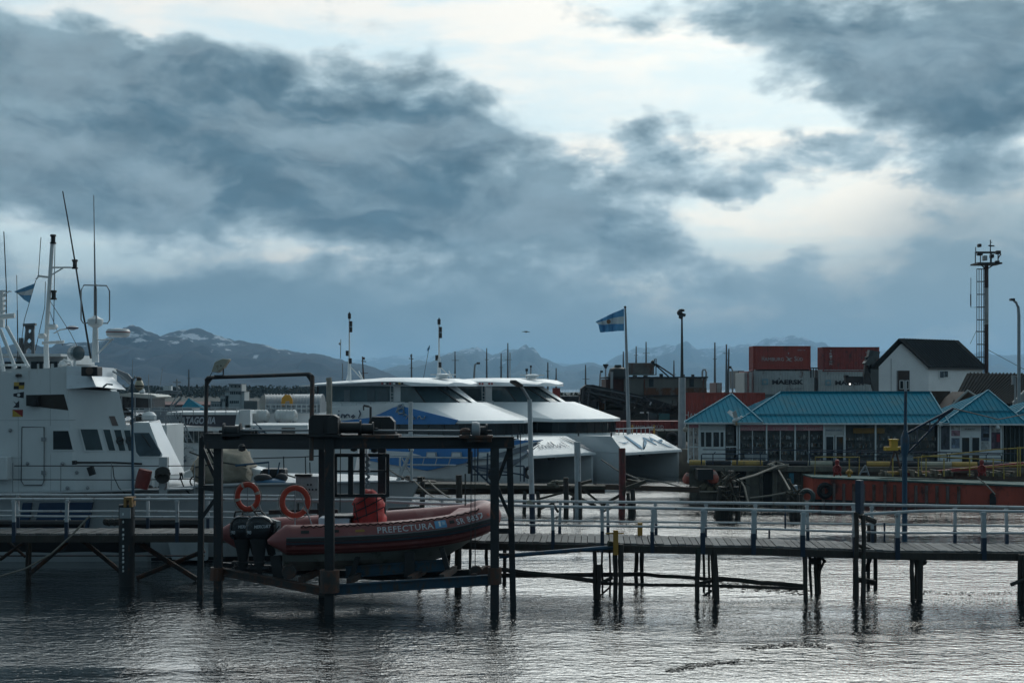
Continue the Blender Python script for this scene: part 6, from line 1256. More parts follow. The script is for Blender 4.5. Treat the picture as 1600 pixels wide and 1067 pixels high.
def bench(x0, x1, y0, Y, lab):
    o = thing('bench', lab, 'bench', (Xw((x0+x1)/2, Y), Y, ZQ), 'benches on the quay'); m = M('bench grey', (.32, .36, .38), .6)
    mb = MB()
    for k in range(4): mb.bar(P(x0+4+k*.4, y0+1+k*2.1, Y-.0-k*.04), P(x1, y0+1+k*2.1, Y-k*.04), .04, .065)
    obj('backrest', mb, m, o); mb = MB()
    for k in range(3): mb.bar(P(x0-2, y0+10.5+k*.7, Y-.15-k*.14), P(x1-6, y0+10.5+k*.7, Y-.15-k*.14), .11, .04)
    obj('seat', mb, m, o)
    for x in (x0+3, x1-8): mb = MB(); mb.box((Xw(x, Y), Y-.5, ZQ), (Xw(x+1.5, Y), Y, Zw(y0+11, Y))); obj('leg', mb, navy, o)
bench(1159, 1199, 709, 84, 'grey slatted bench before the pink lettered shop window'); bench(1388, 1427, 711, 83.5, 'pale slatted bench beside the yellow davit behind the blue derrick mast')
# ================================================================= waterfront shops
YK = 86.2; tq = M('turquoise sheet', (.010, .195, .285), .75, spec=.1, var=.12, scale=.9, st=(1, 1, .3), rust=(.05, .19, .24), amt=.3, rs=.5)
trim = M('trim pale', (.70, .73, .74), .5, var=.12); dkin = M('shop interior', (.34, .34, .33), .8, var=.5, scale=2)
def hip(name, parent, x0, x1, rx0, rx1, ye, yr, Y, dep, ridge_d, step=None, ribs=7.2, m=tq, skew=0.):
    """hipped roof: eave columns x0..x1, ridge columns rx0..rx1, eave row, ridge row"""
    e0 = P(x0, ye, Y-.5); e1 = P(x1, ye, Y-.5); e0.z = e1.z = Zw(ye, Y); b0 = e0+V((skew, dep+1, 0)); b1 = e1+V((0, dep+1, 0)); yr_ = Y+ridge_d
    r0 = P(rx0, yr, yr_); r1 = P(rx1, yr, yr_)
    mb = MB(); mb.add([e0, e1, b1, b0, r0, r1], [(0, 1, 5, 4), (1, 2, 5), (2, 3, 4, 5), (3, 0, 4), (3, 2, 1, 0)] if rx0 != rx1 else [(0, 1, 4), (1, 2, 4), (2, 3, 4), (3, 0, 4), (3, 2, 1, 0)])
    o = obj(name, mb, m, parent, smooth=10)
    mb = MB(); n = (e1-e0).cross(r0-e0).normalized(); n = n if n.z > 0 else -n
    L_ = (e1-e0).length; k = int(L_/.29)
    up = V((0, (r0.y-e0.y), (r0.z-e0.z)))
    for i in range(1, k):
        p = e0+(e1-e0)*i/k; tx = i/k*L_; lx = (r0.x-e0.x); rxl = (e1.x-r1.x); t = 1
        if tx < lx: t = tx/lx
        elif L_-tx < rxl: t = (L_-tx)/rxl
        mb.bar(p+n*.02, p+up*t*.985+n*.01, .03, .035, up=n)
    for i in range(1, int((dep+1)/.6)):               # ribs on the end slopes
        for (c, r_) in ((e0, r0), (e1, r1)):
            p = c+V((skew*(c is e0)*i/int((dep+1)/.6), (dep+1)*i/int((dep+1)/.6), 0)); dl = (r_.x-c.x); yy = p.y-c.y; ym = r_.y-c.y; t = yy/ym if yy < ym else (dep+1-yy)/(dep+1-ym)
            mb.bar(p+V((0, 0, .015)), p+V((dl, 0, r_.z-c.z))*max(.02, t*.97)+V((0, 0, .015)), .03, .035)
    obj('roof_ribs', mb, m, o)
    mb = MB(); 
    for a, b in ((e0, r0), (e1, r1)): mb.bar(a+V((0, 0, .05)), b+V((0, 0, .05)), .09, .04)
    if rx0 != rx1: mb.bar(r0+V((0, 0, .04)), r1+V((0, 0, .04)), .2, .08)
    if step:                                         # flashing line along the break in the slope
        t = (ye-step)/(ye-yr); t = (Zw(step, Y)-e0.z)/(r0.z-e0.z)*1.02; lx = (r0-e0)*t; rx = (r1-e1)*t
        q0 = e0+lx+n*.05; q1 = e1+rx+n*.05; mb.bar(q0, q1, .07, .05)
    obj('flashing', mb, M('flashing turquoise', (.014, .21, .30), .6, spec=.2), o)
    mb = MB(); mb.bar(e0+V((0, .02, -.03)), e1+V((0, .02, -.03)), .08, .09); mb.bar(e0+V((.02, 0, -.05)), b0+V((.02, 0, -.05)), .08, .14); mb.bar(e1+V((-.02, 0, -.05)), b1+V((-.02, 0, -.05)), .08, .14); obj('gutter', mb, trim, o)
    return o
def kiosk(name, lab, x0, x1, ye, yb, Y, dep):
    t = thing(name, lab, 'kiosk', (Xw((x0+x1)/2, Y), Y, ZQ)); t['_'] = 0; del t['_']
    zt = Zw(ye, Y)
    mb = MB(); mb.box((Xw(x0, Y+dep*(x0 < 1100))+.1, Y+.35, ZQ), (Xw(x1, Y)-.1, Y+dep, zt)); obj('interior', mb, dkin, t)
    mb = MB(); mb.box((Xw(x0, Y), Y-.02, ZQ-.0), (Xw(x1, Y), Y+.12, Zw(yb-3, Y))); obj('plinth', mb, trim, t)
    return t
glz = M('shop glass', (.045, .06, .068), .06, var=.3, scale=1.4)
def fr(parent, x0, x1, y0, y1, Y, m, name, off=0., th=.06):
    mb = MB(); mb.box((Xw(x0, Y), Y-off-th, Zw(y1, Y)), (Xw(x1, Y), Y-off, Zw(y0, Y))); return obj(name, mb, m, parent)
def goods(parent, x0, x1, y0, y1, Y, n, seed):
    r_ = random.Random(seed); ms = [M('goods a', (.55, .53, .48), .7, var=.4), M('goods b', (.22, .26, .28), .7, var=.4), M('goods c', (.38, .24, .16), .7, var=.4), M('goods d', (.75, .78, .8), .6)]
    rows_ = [y0+(y1-y0)*k/4 for k in range(1, 5)]; mbs = [MB() for _ in ms]
    sh = MB()
    for y in rows_: sh.box((Xw(x0, Y), Y+.02, Zw(y+.4, Y)), (Xw(x1, Y), Y+.3, Zw(y, Y)))
    obj('shelves', sh, ms[1], parent)
    for i in range(n):
        y = r_.choice(rows_); x = r_.uniform(x0+1, x1-2.5); h = r_.uniform(2, 6.5); w = r_.uniform(.6, 2.4); mbs[r_.randrange(4)].box((Xw(x, Y), Y+.03, Zw(y, Y)), (Xw(x+w, Y), Y+.03+r_.uniform(.05, .2), Zw(y-h, Y)))
    g = MB()
    for k, q in enumerate(mbs):
        if q.v: o = obj('shop_goods', q, ms[k], parent); o['kind'] = 'stuff'
YG = YK+.0
def pane(parent, x0, x1, y0, y1, Y=YK, seed=0, n=40):
    goods(parent, x0, x1, y0, y1, Y+.06, n, seed); 
# left small kiosk
K1 = kiosk('kiosk', 'small turquoise pyramid roofed kiosk with white double door at the left end of the shops', 1074, 1151, 661, 722, YK, 5)
hip('roof', K1, 1069, 1192, 1143, 1143, 660, 616, YK, 5.4, 3.2, skew=.85)
tg = M('tinted glass', (.03, .04, .045), .05, var=.3, scale=1); tg.node_tree.nodes['Principled BSDF'].inputs['Alpha'].default_value = .16
fr(K1, 1076, 1091, 668, 718, YK, tg, 'glazing', -.06, .02); pane(K1, 1076, 1091, 668, 716, seed=1, n=14); fr(K1, 1134, 1150, 666, 718, YK, tg, 'glazing', -.06, .02); pane(K1, 1134, 1150, 666, 716, seed=2, n=14)
fr(K1, 1091, 1133, 661, 722, YK, trim, 'door_front', 0, .08)
fr(K1, 1094, 1132, 664, 672, YK, M('sign white', (.5, .52, .52), .6), 'sign', .09, .03)
for x0, x1 in ((1095, 1100), (1102.5, 1111), (1114.5, 1123), (1125.5, 1130)): fr(K1, x0, x1, 675, 697.5, YK, glassd, 'door_pane', .085, .02)
for x in (1101.2, 1112.5, 1124): fr(K1, x-.6, x+.6, 673, 720, YK, trim, 'door_stile', .09, .03)
for x in (1074, 1091, 1150): fr(K1, x, x+1.8, 660, 723, YK, trim, 'corner_post', .1, .1)
for x0, x1 in ((1076, 1091), (1134, 1150)): fr(K1, x0, x1, 697, 699, YK, trim, 'transom', .02, .04)
fr(K1, 1075, 1091, 663, 668, YK, M('fascia pink', (.62, .27, .31), .6), 'pink_sign', .02, .04); fr(K1, 1083, 1084.2, 668, 718, YK, trim, 'mullion', .0, .04)
# long shop
K2 = thing('shop_building', 'long glazed waterfront shop with turquoise hipped metal roof and pink fascia signs', 'shop', (Xw(1320, YK), YK, ZQ))
mb = MB(); mb.box((Xw(1156, YK), YK+.5, ZQ), (Xw(1464, YK), YK+6.5, Zw(663, YK))); obj('interior', mb, dkin, K2)
hip('roof', K2, 1149, 1483, 1220, 1453, 661, 613, YK, 7, 3.6, step=649)
pk = M('fascia pink', (.62, .27, .31), .6, var=.15)
bays = [(1155, 1196), (1197, 1241), (1242, 1286)]
for k, (x0, x1) in enumerate(bays):
    fr(K2, x0, x1, 663.5, 672.5, YK, pk, 'fascia_sign', .0, .06); fr(K2, x0, x1, 671, 724, YK, tg, 'shop_window', -.06, .02); pane(K2, x0, x1, 674, 722, seed=10+k, n=130)
    fr(K2, (x0+x1)/2-.5, (x0+x1)/2+.5, 671, 724, YK, trim, 'mullion', .0, .04)
let = M('letter pink grey', (.7, .5, .5), .6)
for k, (s, x0, x1) in enumerate((('FIRMA.EGUINE', 1156, 1194), ('STORE', 1208, 1231), ('FIRMA.EGUINE', 1244, 1284))): text('lettering', s, P(x0, 671.8, YK-.08), (1, 0, 0), (0, 0, 1), 5.2/F*YK, (x1-x0)/F*YK, let, K2, bold=.01)
for x in (1153.5, 1196, 1240.5, 1285.5, 1318, 1366, 1415, 1464): fr(K2, x, x+2.2, 662, 725, YK, trim, 'post', .06, .12)
D2 = fr(K2, 1288, 1318, 663, 680, YK, M('sign white', (.5, .52, .52), .6), 'door_sign', .0, .1)
text('lettering', 'TIENDA LIBRE', P(1290, 673.5, YK-.12), (1, 0, 0), (0, 0, 1), 2.8/F*YK, 26/F*YK, M('letter blue grey', (.2, .25, .33), .6), D2)
for x0, x1 in ((1290, 1302), (1306, 1317)):
    d = fr(K2, x0-1.2, x1+1.2, 680, 724, YK, trim, 'door', .0, .08); fr(K2, x0+.6, x1-.4, 682, 724, YK, glassd, 'door_pane', .085, .02)
for k, (x0, x1) in enumerate(((1320, 1366), (1368, 1415), (1417, 1464))):
    fr(K2, x0, x1, 662, 725, YK, tg, 'shop_window', -.06, .02); pane(K2, x0, x1, 676, 722, seed=20+k, n=70)
    for x in ([x0+16, x0+28, x0+38] if k < 2 else [x0+8, x0+20, x0+34]): fr(K2, x, x+.7, 676, 724, YK, M('frame grey', (.12, .15, .16), .5), 'mullion', .0, .03)
for x0, x1 in ((1333, 1366), (1370, 1382)): fr(K2, x0, x1, 668.5, 677, YK, M('banner ochre', (.22, .13, .04), .7), 'banner', -.02, .03)
# poster kiosk
K3 = kiosk('kiosk', 'turquoise pyramid roofed kiosk with glass double door between photo posters', 1466, 1564, 662, 729, YK, 6)
hip('roof', K3, 1472, 1605, 1544, 1544, 662, 610, YK, 6.4, 3.2, step=644)
fr(K3, 1468, 1566, 663, 729, YK, trim, 'front_wall', 0, .1)
ps = [(1469.5, 1483, 664, 702, (.03, .035, .045)), (1485.5, 1499, 672, 681, (.32, .18, .22)), (1485.5, 1498.5, 684, 700, (.12, .16, .22)), (1532, 1545, 664, 689, (.10, .14, .2)), (1532, 1545, 690, 703, (.33, .36, .38)), (1548, 1562, 675, 702, (.06, .04, .06)), (1548, 1562, 664, 675, (.40, .42, .44)), (1485, 1499, 664, 671, (.42, .42, .40))]
for k, (x0, x1, y0, y1, c) in enumerate(ps): fr(K3, x0, x1, y0, y1, YK, M('poster %d' % k, c, .5, var=.9, scale=2.5, rust=tuple(min(.6, v*2.5) for v in c), amt=.4, rs=3), 'poster', .105, .02)
fr(K3, 1556, 1561, 678, 690, YK, M('poster red', (.30, .03, .05), .6), 'poster_figure', .13, .02); fr(K3, 1535, 1544, 677, 683, YK, black, 'poster_boat', .13, .02)
fr(K3, 1501, 1530, 664, 673, YK, M('sign white', (.5, .52, .52), .6), 'sign', .11, .04); text('lettering', 'PUERTO', P(1508, 671.5, YK-.17), (1, 0, 0), (0, 0, 1), 2.2/F*YK, 15/F*YK, black, K3)
for x0, x1 in ((1501.5, 1513.5), (1517.5, 1529)): d = fr(K3, x0-1, x1+1, 681, 729, YK, trim, 'door', .11, .04); fr(K3, x0+.4, x1-.4, 683.5, 706, YK, glassd, 'door_pane', .155, .02); fr(K3, x0+.4, x1-.4, 711, 729, YK, glassd, 'door_pane', .155, .02)
mb = MB(); mb.ball(P(1559, 668, YK-.5), .14, 10); mb.tube([P(1559, 664, YK-.2), P(1559, 665, YK-.5)], .03, 5); obj('globe_light', mb, M('globe white', (.6, .62, .62), .3), K3)
mb = MB(); mb.ball(P(1071, 671, YK-.6), .16, 10); mb.tube([P(1075, 666, YK), P(1071, 667, YK-.6)], .03, 5); obj('globe_light', mb, M('globe cream', (.4, .34, .28), .4), K1)
mb = MB(); mb.box((Xw(1466, YK-.3), YK-.5, Zw(665, YK)), (Xw(1472, YK-.3), YK-.2, Zw(659, YK))); obj('alarm_box', mb, trim, K3)
K4 = thing('shop_building', 'dark glazed shop wing with turquoise roof cut off by the right edge of the view', 'shop', (Xw(1620, YK), YK, ZQ))
mb = MB(); mb.box((Xw(1567, YK), YK+.3, ZQ), (Xw(1760, YK), YK+6, Zw(663, YK))); obj('interior', mb, M('green dark', (.035, .045, .04), .6), K4); fr(K4, 1567, 1760, 663, 729, YK, tg, 'shop_window', -.2, .02)
hip('roof', K4, 1566, 1770, 1625, 1700, 662, 619, YK+.3, 6.4, 3.2, step=646)
for x in (1565, 1610, 1660): fr(K4, x, x+2, 662, 729, YK, trim, 'post', .0, .1)
for x in range(1572, 1700, 7): fr(K4, x, x+.8, 663, 729, YK, M('frame grey', (.12, .15, .16), .5), 'mullion', -.1, .04)
# the gull on the gutter
g = MB(); c = P(1150.5, 655.5, YK-.6); 
g.lathe([(.02, -.28), (.09, -.2), (.13, -.05), (.12, .08), (.06, .2), (.02, .27)], c, 10, (.8, 0, .35)); gu = thing('gull', 'white gull with raised wings perched on the gutter between the two kiosk roofs', 'gull', c-V((0, 0, .3)))
obj('body', g, M('gull white', (.75, .76, .76), .7), gu, smooth=60)
mb = MB(); mb.ball(c+V((.30, -.02, .16)), .085, 8); mb.lathe([(.03, 0), (.005, .1)], c+V((.36, -.02, .15)), 6, (1, 0, -.1)); obj('head', mb, MATS['gull white'], gu)
for s in (-1, 1):
    mb = MB(); mb.prism([c+V((.08, s*.06, .08)), c+V((-.15, s*.06, .08)), c+V((-.40-.1*s, s*.35, .42)), c+V((-.22-.12*s, s*.4, .55)), c+V((.0, s*.2, .35))], (0, 0, .025)); obj('wing', mb, MATS['gull white'], gu)
mb = MB(); mb.tube([c+V((-.02, 0, -.08)), c+V((-.02, 0, -.34))], .02, 5); mb.tube([c+V((.04, .02, -.08)), c+V((.04, .02, -.34))], .02, 5); obj('legs', mb, yellow, gu)
# ================================================================= the red barge alongside
BG = thing('barge', 'rust red steel barge with ribbed side and green deck moored against the quay', 'barge', (Xw(1450, 76), 76, 0))
def bY(px): return 79.2-(px-1270)*.0118
rbm = M('barge red', (.42, .075, .045), .6, var=.25, scale=.8, rust=(.09, .03, .025), amt=.35, rs=1, st=(1, 1, .4)); gdk = M('barge deck green', (.07, .14, .13), .8, var=.3, rust=(.2, .17, .12), amt=.3)
def bp(px, z, d=0.): return V((Xw(px, bY(px)), bY(px)+d, z))
zt = Zw(748, 78.5); mb = MB()
mb.loft([[bp(1270, -.6), bp(1270, 1.38), bp(1270, 1.38, 2.6), bp(1270, -.6, 2.6)], [bp(1500, -.6), bp(1500, 1.22), bp(1500, 1.22, 3), bp(1500, -.6, 3)], [bp(1750, -.6), bp(1750, 1.1), bp(1750, 1.1, 3), bp(1750, -.6, 3)]]); bh = obj('hull', mb, rbm, BG)
mb = MB(); mb.loft([[bp(1270, -.3, -.03), bp(1270, .22, -.03), bp(1270, .22, 0), bp(1270, -.3, 0)], [bp(1750, -.3, -.03), bp(1750, .14, -.03), bp(1750, .14, 0), bp(1750, -.3, 0)]]); obj('boot_line', mb, black, bh)
for x in (1286, 1302.5, 1318, 1333.5, 1349, 1365, 1382, 1397.5, 1414, 1430.5, 1447, 1463.5, 1480, 1497.5):
    mb = MB(); mb.bar(bp(x, -.3, -.06), bp(x, 1.12, -.06), .14, .14); obj('rib', mb, M('rib worn', (.16, .12, .11), .7, rust=RUST, amt=.4), bh)
mb = MB(); mb.loft([[bp(1268, 1.39, -.12), bp(1268, 1.47, -.12), bp(1268, 1.47, 2.5), bp(1268, 1.39, 2.5)], [bp(1500, 1.23, -.12), bp(1500, 1.33, -.12), bp(1500, 1.33, 3), bp(1500, 1.23, 3)], [bp(1750, 1.11, -.12), bp(1750, 1.2, -.12), bp(1750, 1.2, 3), bp(1750, 1.11, 3)]]); obj('deck', mb, gdk, BG)
mb = MB(); c = bp(1553, .62, -.02); mb.lathe([(.24, -.02), (.24, .03)], c, 16, (0, 1, 0)); mb.box((c.x-.24, c.y-.04, -.1), (c.x+.24, c.y, .62)); obj('hawse_hole', mb, black, bh)
def torus(c, R1, r1, axis, m, name, lab=None, parent=None, cat='tyre', group=None):
    ax = V(axis).normalized(); u = V((0, 0, 1)); a = ax.cross(u).normalized(); mb = MB(); rg = []
    for k in range(25):
        t = 2*PI*k/24; d = a*math.cos(t)+u*math.sin(t); cc = c+d*R1; rg.append([cc+d*(r1*math.cos(s))+ax*(r1*1.2*math.sin(s)) for s in [2*PI*j/8 for j in range(8)]])
    mb.loft(rg, cap=False); o = obj(name, mb, m, parent); 
    if lab: tag(o, lab, cat, group)
    return o
rub = M('tyre rubber', (.02, .02, .022), .8, var=.3)
torus(bp(1288, .72, -.15), .32, .14, (0, 1, 0), rub, 'tyre', 'black tyre fender hung on the red barge end', group='tyres used as fenders'); 
torus(P(1261, 776, 78), .34, .14, (.5, 1, 0), M('wet tyre', (.05, .07, .07), .6, var=.3), 'tyre', 'big grey green tyre floating at the end of the red barge', group='tyres used as fenders')
# yellow rails, red hydrant gear, davit on the barge
yr = M('rail yellow', (.42, .30, .06), .6, var=.2, rust=RUST, amt=.25, rs=4)
def rl(pts, r, m, name, parent): mb = MB(); mb.tube([P(*p) for p in pts], r, 6); return obj(name, mb, m, parent)
Yb = 78
for seg in ([(1273, 742, Yb), (1274, 714, Yb), (1343, 714, Yb), (1342, 742, Yb)], [(1440, 735, Yb-1), (1440, 712, Yb-1), (1568, 719, Yb-1), (1569, 748, Yb-1)], [(1427, 715, Yb+2), (1500, 708, Yb+2), (1555, 702, Yb+2), (1640, 697, Yb+2)], [(1500, 732, Yb+1), (1640, 724, Yb+1)]): rl(seg, .035, yr, 'yellow_rail', BG)
for x in (1327, 1395, 1435, 1447, 1475, 1515, 1552, 1590, 1594): rl([(x, 744, Yb-.6), (x, 716 if x < 1580 else 698, Yb-.6)], .035, yr, 'rail_post', BG)
mb = MB(); mb.tube([P(1322, 738, Yb-.5), P(1332, 738, Yb-.5)], .09, 8); mb.tube([P(1327, 745, Yb-.5), P(1327, 734, Yb-.5)], .1, 8); mb.ball(P(1327, 737, Yb-.5), .16, 8); obj('bollard', mb, yellow, BG)
red2 = M('hydrant red', (.30, .035, .03), .6, var=.3)
for x in (1308, 1534):
    mb = MB(); Y = Yb-.8
    mb.tube([P(x, 742, Y), P(x, 722, Y)], .1, 8); mb.ball(P(x, 721, Y), .13, 8)
    for a, b in (((x-5, 744), (x-1, 726)), ((x+6, 743), (x+1, 726)), ((x-5, 735), (x+5, 735))): mb.tube([P(*a, Y), P(*b, Y)], .05, 6)
    o = obj('winch_frame', mb, red2, BG); torus(P(x, 733, Y-.1), .2, .05, (0, 1, 0), red2, 'hand_wheel', parent=o)
mb = MB(); Y = Yb+1; mb.bar(P(1418, 741, Y), P(1600, 724, Y+1.5), .16, .16); mb.bar(P(1600, 724, Y+1.5), P(1720, 712, Y+2), .16, .16); obj('red_pipe', mb, red2, BG)
mb = MB(); mb.box((Xw(1385, Y), Y, Zw(741, Y)), (Xw(1470, Y), Y+.6, Zw(737, Y))); obj('deck_plank', mb, M('ochre plank', (.35, .2, .05), .7), BG)
mb = MB()
rr = random.Random(4)
for k in range(40):
    x = rr.uniform(1370, 1590); mb.box((Xw(x, Y), Y-rr.uniform(0, 1.), Zw(743, Y)), (Xw(x+rr.uniform(1.5, 6), Y), Y+.3, Zw(rr.uniform(733, 741), Y)))
o = obj('deck_gear', mb, M('gear mixed', (.15, .13, .10), .8, var=.7, scale=1.5), BG); o['kind'] = 'stuff'
mb = MB()
for a, b in (((1342, 743), (1352, 727)), ((1352, 727), (1358, 743)), ((1346, 737), (1356, 737))): mb.tube([P(*a, Yb), P(*b, Yb)], .05, 6)
obj('trestle', mb, galv, BG)
dv = thing('davit', 'yellow capped pump davit standing on the barge beside the blue derrick mast', 'davit', P(1397, 722, 80)); Y = 80
mb = MB(); mb.box((Xw(1384, Y), Y, Zw(704, Y)), (Xw(1412, Y), Y+.5, Zw(698, Y))); mb.box((Xw(1393, Y), Y, Zw(698, Y)), (Xw(1403, Y), Y+.5, Zw(688, Y))); mb.box((Xw(1391.5, Y), Y-.04, Zw(688, Y)), (Xw(1404.5, Y), Y+.54, Zw(686, Y))); obj('head', mb, M('davit yellow', (.60, .36, .04), .5), dv)
mb = MB()
for a, b in (((1398, 704), (1388, 740)), ((1400, 704), (1409, 740)), ((1392, 722), (1405, 722)), ((1404, 702), (1413, 710))): mb.tube([P(*a, Y), P(*b, Y)], .06, 6)
obj('frame', mb, steelr, dv)
# ================================================================= broken old jetty and its driftwood piles
dw = M('driftwood', (.075, .065, .05), .85, var=.4, scale=2, bump=.5)
JT = thing('old_jetty', 'ruined low timber jetty with sagging beams running under the catamaran bows', 'jetty', (Xw(850, 74), 74, 0)); Y = 74
mb = MB(); mb.bar(P(600, 757, Y), P(760, 758, Y), 1.6, .22); mb.bar(P(760, 759, Y), P(945, 760, Y), 1.6, .18); mb.bar(P(640, 753, Y+.9), P(762, 756, Y+.9), .2, .15); obj('deck_beam', mb, dw, JT)
mb = MB(); mb.bar(P(700, 768, Y), P(945, 766, Y), .25, .3); mb.bar(P(930, 760, Y), P(1090, 765, Y+4), .3, .28); mb.bar(P(560, 766, Y), P(700, 768, Y), .2, .3); obj('cross_beam', mb, M('beam wet brown', (.06, .035, .022), .7, var=.4), JT)
for a, b, Yp, r in [((884,746),(884,809),71,.13),((902,690),(902,752),71,.16),((903,752),(905,812),71,.16),((972,700),(971,806),71.5,.17),((988,764),(990,808),71.5,.12),((981,770),(985,806),71.5,.09),((897,775),(899,812),71.5,.1),((660,745),(658,778),73,.13),((717,742),(716,772),72,.16),((820,768),(817,790),73,.1),((840,768),(843,790),73,.1)]:
    mb = MB(); A_ = P(*a, Yp); B_ = P(*b, Yp); B_.z = -.6; mb.tube([A_, (A_+B_)/2+V((.03, 0, 0)), B_], r, 8)
    obj('piling', mb, railw if a == (902, 690) else (M('pile red paint', (.16, .03, .03), .6, var=.4, rust=(.05, .03, .02), amt=.4) if a == (972, 700) else timber), JT)
rr = random.Random(9)
for a, b, r in [((840,780),(885,768),.06),((885,768),(930,790),.08),((905,756),(924,751),.08),((940,790),(975,770),.07),((912,765),(945,792),.06),((975,764),(1008,752),.1),((980,752),(1000,756),.15),((845,795),(870,783),.05),((958,792),(940,800),.05),((892,762),(922,752),.05),((930,793),(980,790),.06),((905,795),(893,778),.06),((862,783),(872,800),.05),((640,765),(700,768),.07),((600,750),(650,753),.06)]:
    mb = MB(); mb.bar(P(*a, 72+rr.uniform(-.5, .5)), P(*b, 72+rr.uniform(-.5, .5)), r*1.8, r*1.8); obj('loose_beam', mb, dw, JT)
mb = MB()
for k in range(22): mb.ball(P(rr.uniform(860, 880) if k < 10 else rr.uniform(975, 998), rr.uniform(752, 760), 72.5), rr.uniform(.08, .2), 6, (1.6, 1, .7))
obj('rubble', mb, M('rubble pale', (.16, .15, .12), .9, var=.5), JT)
mb = MB(); 
for a, b, r in (((737,752),(737,705),.06),((746,752),(747,690),.04),((761,752),(762,708),.05),((800,678),(800,700),.03),((800,678),(813,678),.03),((813,678),(813,752),.03),((819,752),(819,728),.05),((805,728),(819,728),.04),((737,728),(819,742),.04),((737,741),(800,742),.04),((730,722),(770,760),.05)): mb.tube([P(*a, 73.5), P(*b, 73.5)], r, 5)
obj('jetty_rail', mb, navy, JT)
def driftclump(cx, cy, Yc, w, h, n, lab, seed, legs):
    o = thing('pile_cluster', lab, 'pile cluster', V((Xw(cx, Yc), Yc, 0)), 'broken pile clusters tangled with driftwood'); r_ = random.Random(seed)
    for x0, x1 in legs: mb = MB(); a = P(x0, cy-h*.2, Yc+r_.uniform(-.3, .3)); b = V((Xw(x1, Yc), Yc, -.5)); mb.tube([a, (a+b)/2+V((r_.uniform(-.05, .05), 0, 0)), b], r_.uniform(.11, .2), 8); obj('piling', mb, timber, o)
    mb = MB()
    for k in range(n):
        c = P(cx+r_.gauss(0, w*.3), cy+r_.uniform(-h*.5, h*.5), Yc+r_.uniform(-.6, .6)); d = V((r_.uniform(-1, 1), r_.uniform(-.6, .6), r_.uniform(-1, 1))).normalized()*r_.uniform(.3, 1.1); mb.tube([c-d*.5, c+V((0, 0, r_.uniform(-.08, .08))), c+d*.5], r_.uniform(.02, .06), 5)
    q = obj('driftwood', mb, dw, o); q['kind'] = 'stuff'
driftclump(1140, 770, 70, 28, 50, 46, 'tallest pile cluster tangled with driftwood before the quay, left of the square recess', 1, [(1128, 1117), (1132, 1126), (1142, 1141), (1150, 1153), (1137, 1133)])
driftclump(1242, 780, 70, 14, 44, 26, 'lower pile cluster tangled with driftwood beside the floating tyre', 2, [(1236, 1235), (1244, 1243), (1250, 1250)])
mb = MB(); mb.tube([P(1143, 790, 70.5), P(1142, 735, 70.5)], .14, 8); mb.tube([P(1139, 775, 70.2), P(1142, 738, 70.2)], .08, 8); tag(obj('broken_post', mb, steelr), 'rusty broken post standing up out of the driftwood tangle', 'post')
mb = MB(); mb.prism([P(1238, 760, 70), P(1246, 758, 70), P(1248, 772, 70), P(1240, 778, 70)], (0, .5, 0)); tag(obj('plastic_bag', mb, M('pale plastic', (.35, .42, .5), .5, var=.4)), 'pale crumpled plastic caught on the lower driftwood pile cluster', 'plastic')
for k, (pts, r, lab) in enumerate((([(1145, 752, 70), (1180, 742, 74), (1215, 728, 80), (1232, 726, 80.5)], .06, 'heavy grey hawser from the driftwood piles up to the quay edge'), ([(1170, 790, 70), (1163, 760, 71), (1158, 752, 72)], .05, 'pale timber stick leaning out of the driftwood tangle'), ([(1172, 778, 70), (1205, 774, 70), (1238, 768, 70)], .05, 'grey rope stretched between the two driftwood pile clusters'), ([(1217, 735, 79), (1226, 750, 76), (1236, 768, 71)], .05, 'grey rope from the quay edge down to the lower pile cluster'),
        ([(965, 735, 90), (990, 745, 80), (1040, 754, 80), (1090, 768, 80), (1130, 768, 78)], .04, 'slack mooring rope from the farther catamaran past its bow'), ([(940, 718, 93), (965, 735, 85), (1000, 750, 78)], .05, 'taut dark mooring line from the nearer catamaran bow'), ([(1527, 746, 75), (1540, 756, 74.5), (1555, 772, 74)], .035, 'pale rope down the side of the red barge'), ([(1200, 727, 81), (1212, 722, 82), (1228, 728, 81), (1216, 731, 80.5), (1205, 726, 81)], .09, 'coil of grey hawser heaped on the quay kerb'))):
    mb = MB(); mb.tube([P(*p) for p in pts], r, 6); tag(obj('mooring_rope' if 'stick' not in lab else 'driftwood_stick', mb, rope if 'dark' not in lab else ropd), lab, 'rope' if 'stick' not in lab else 'stick')
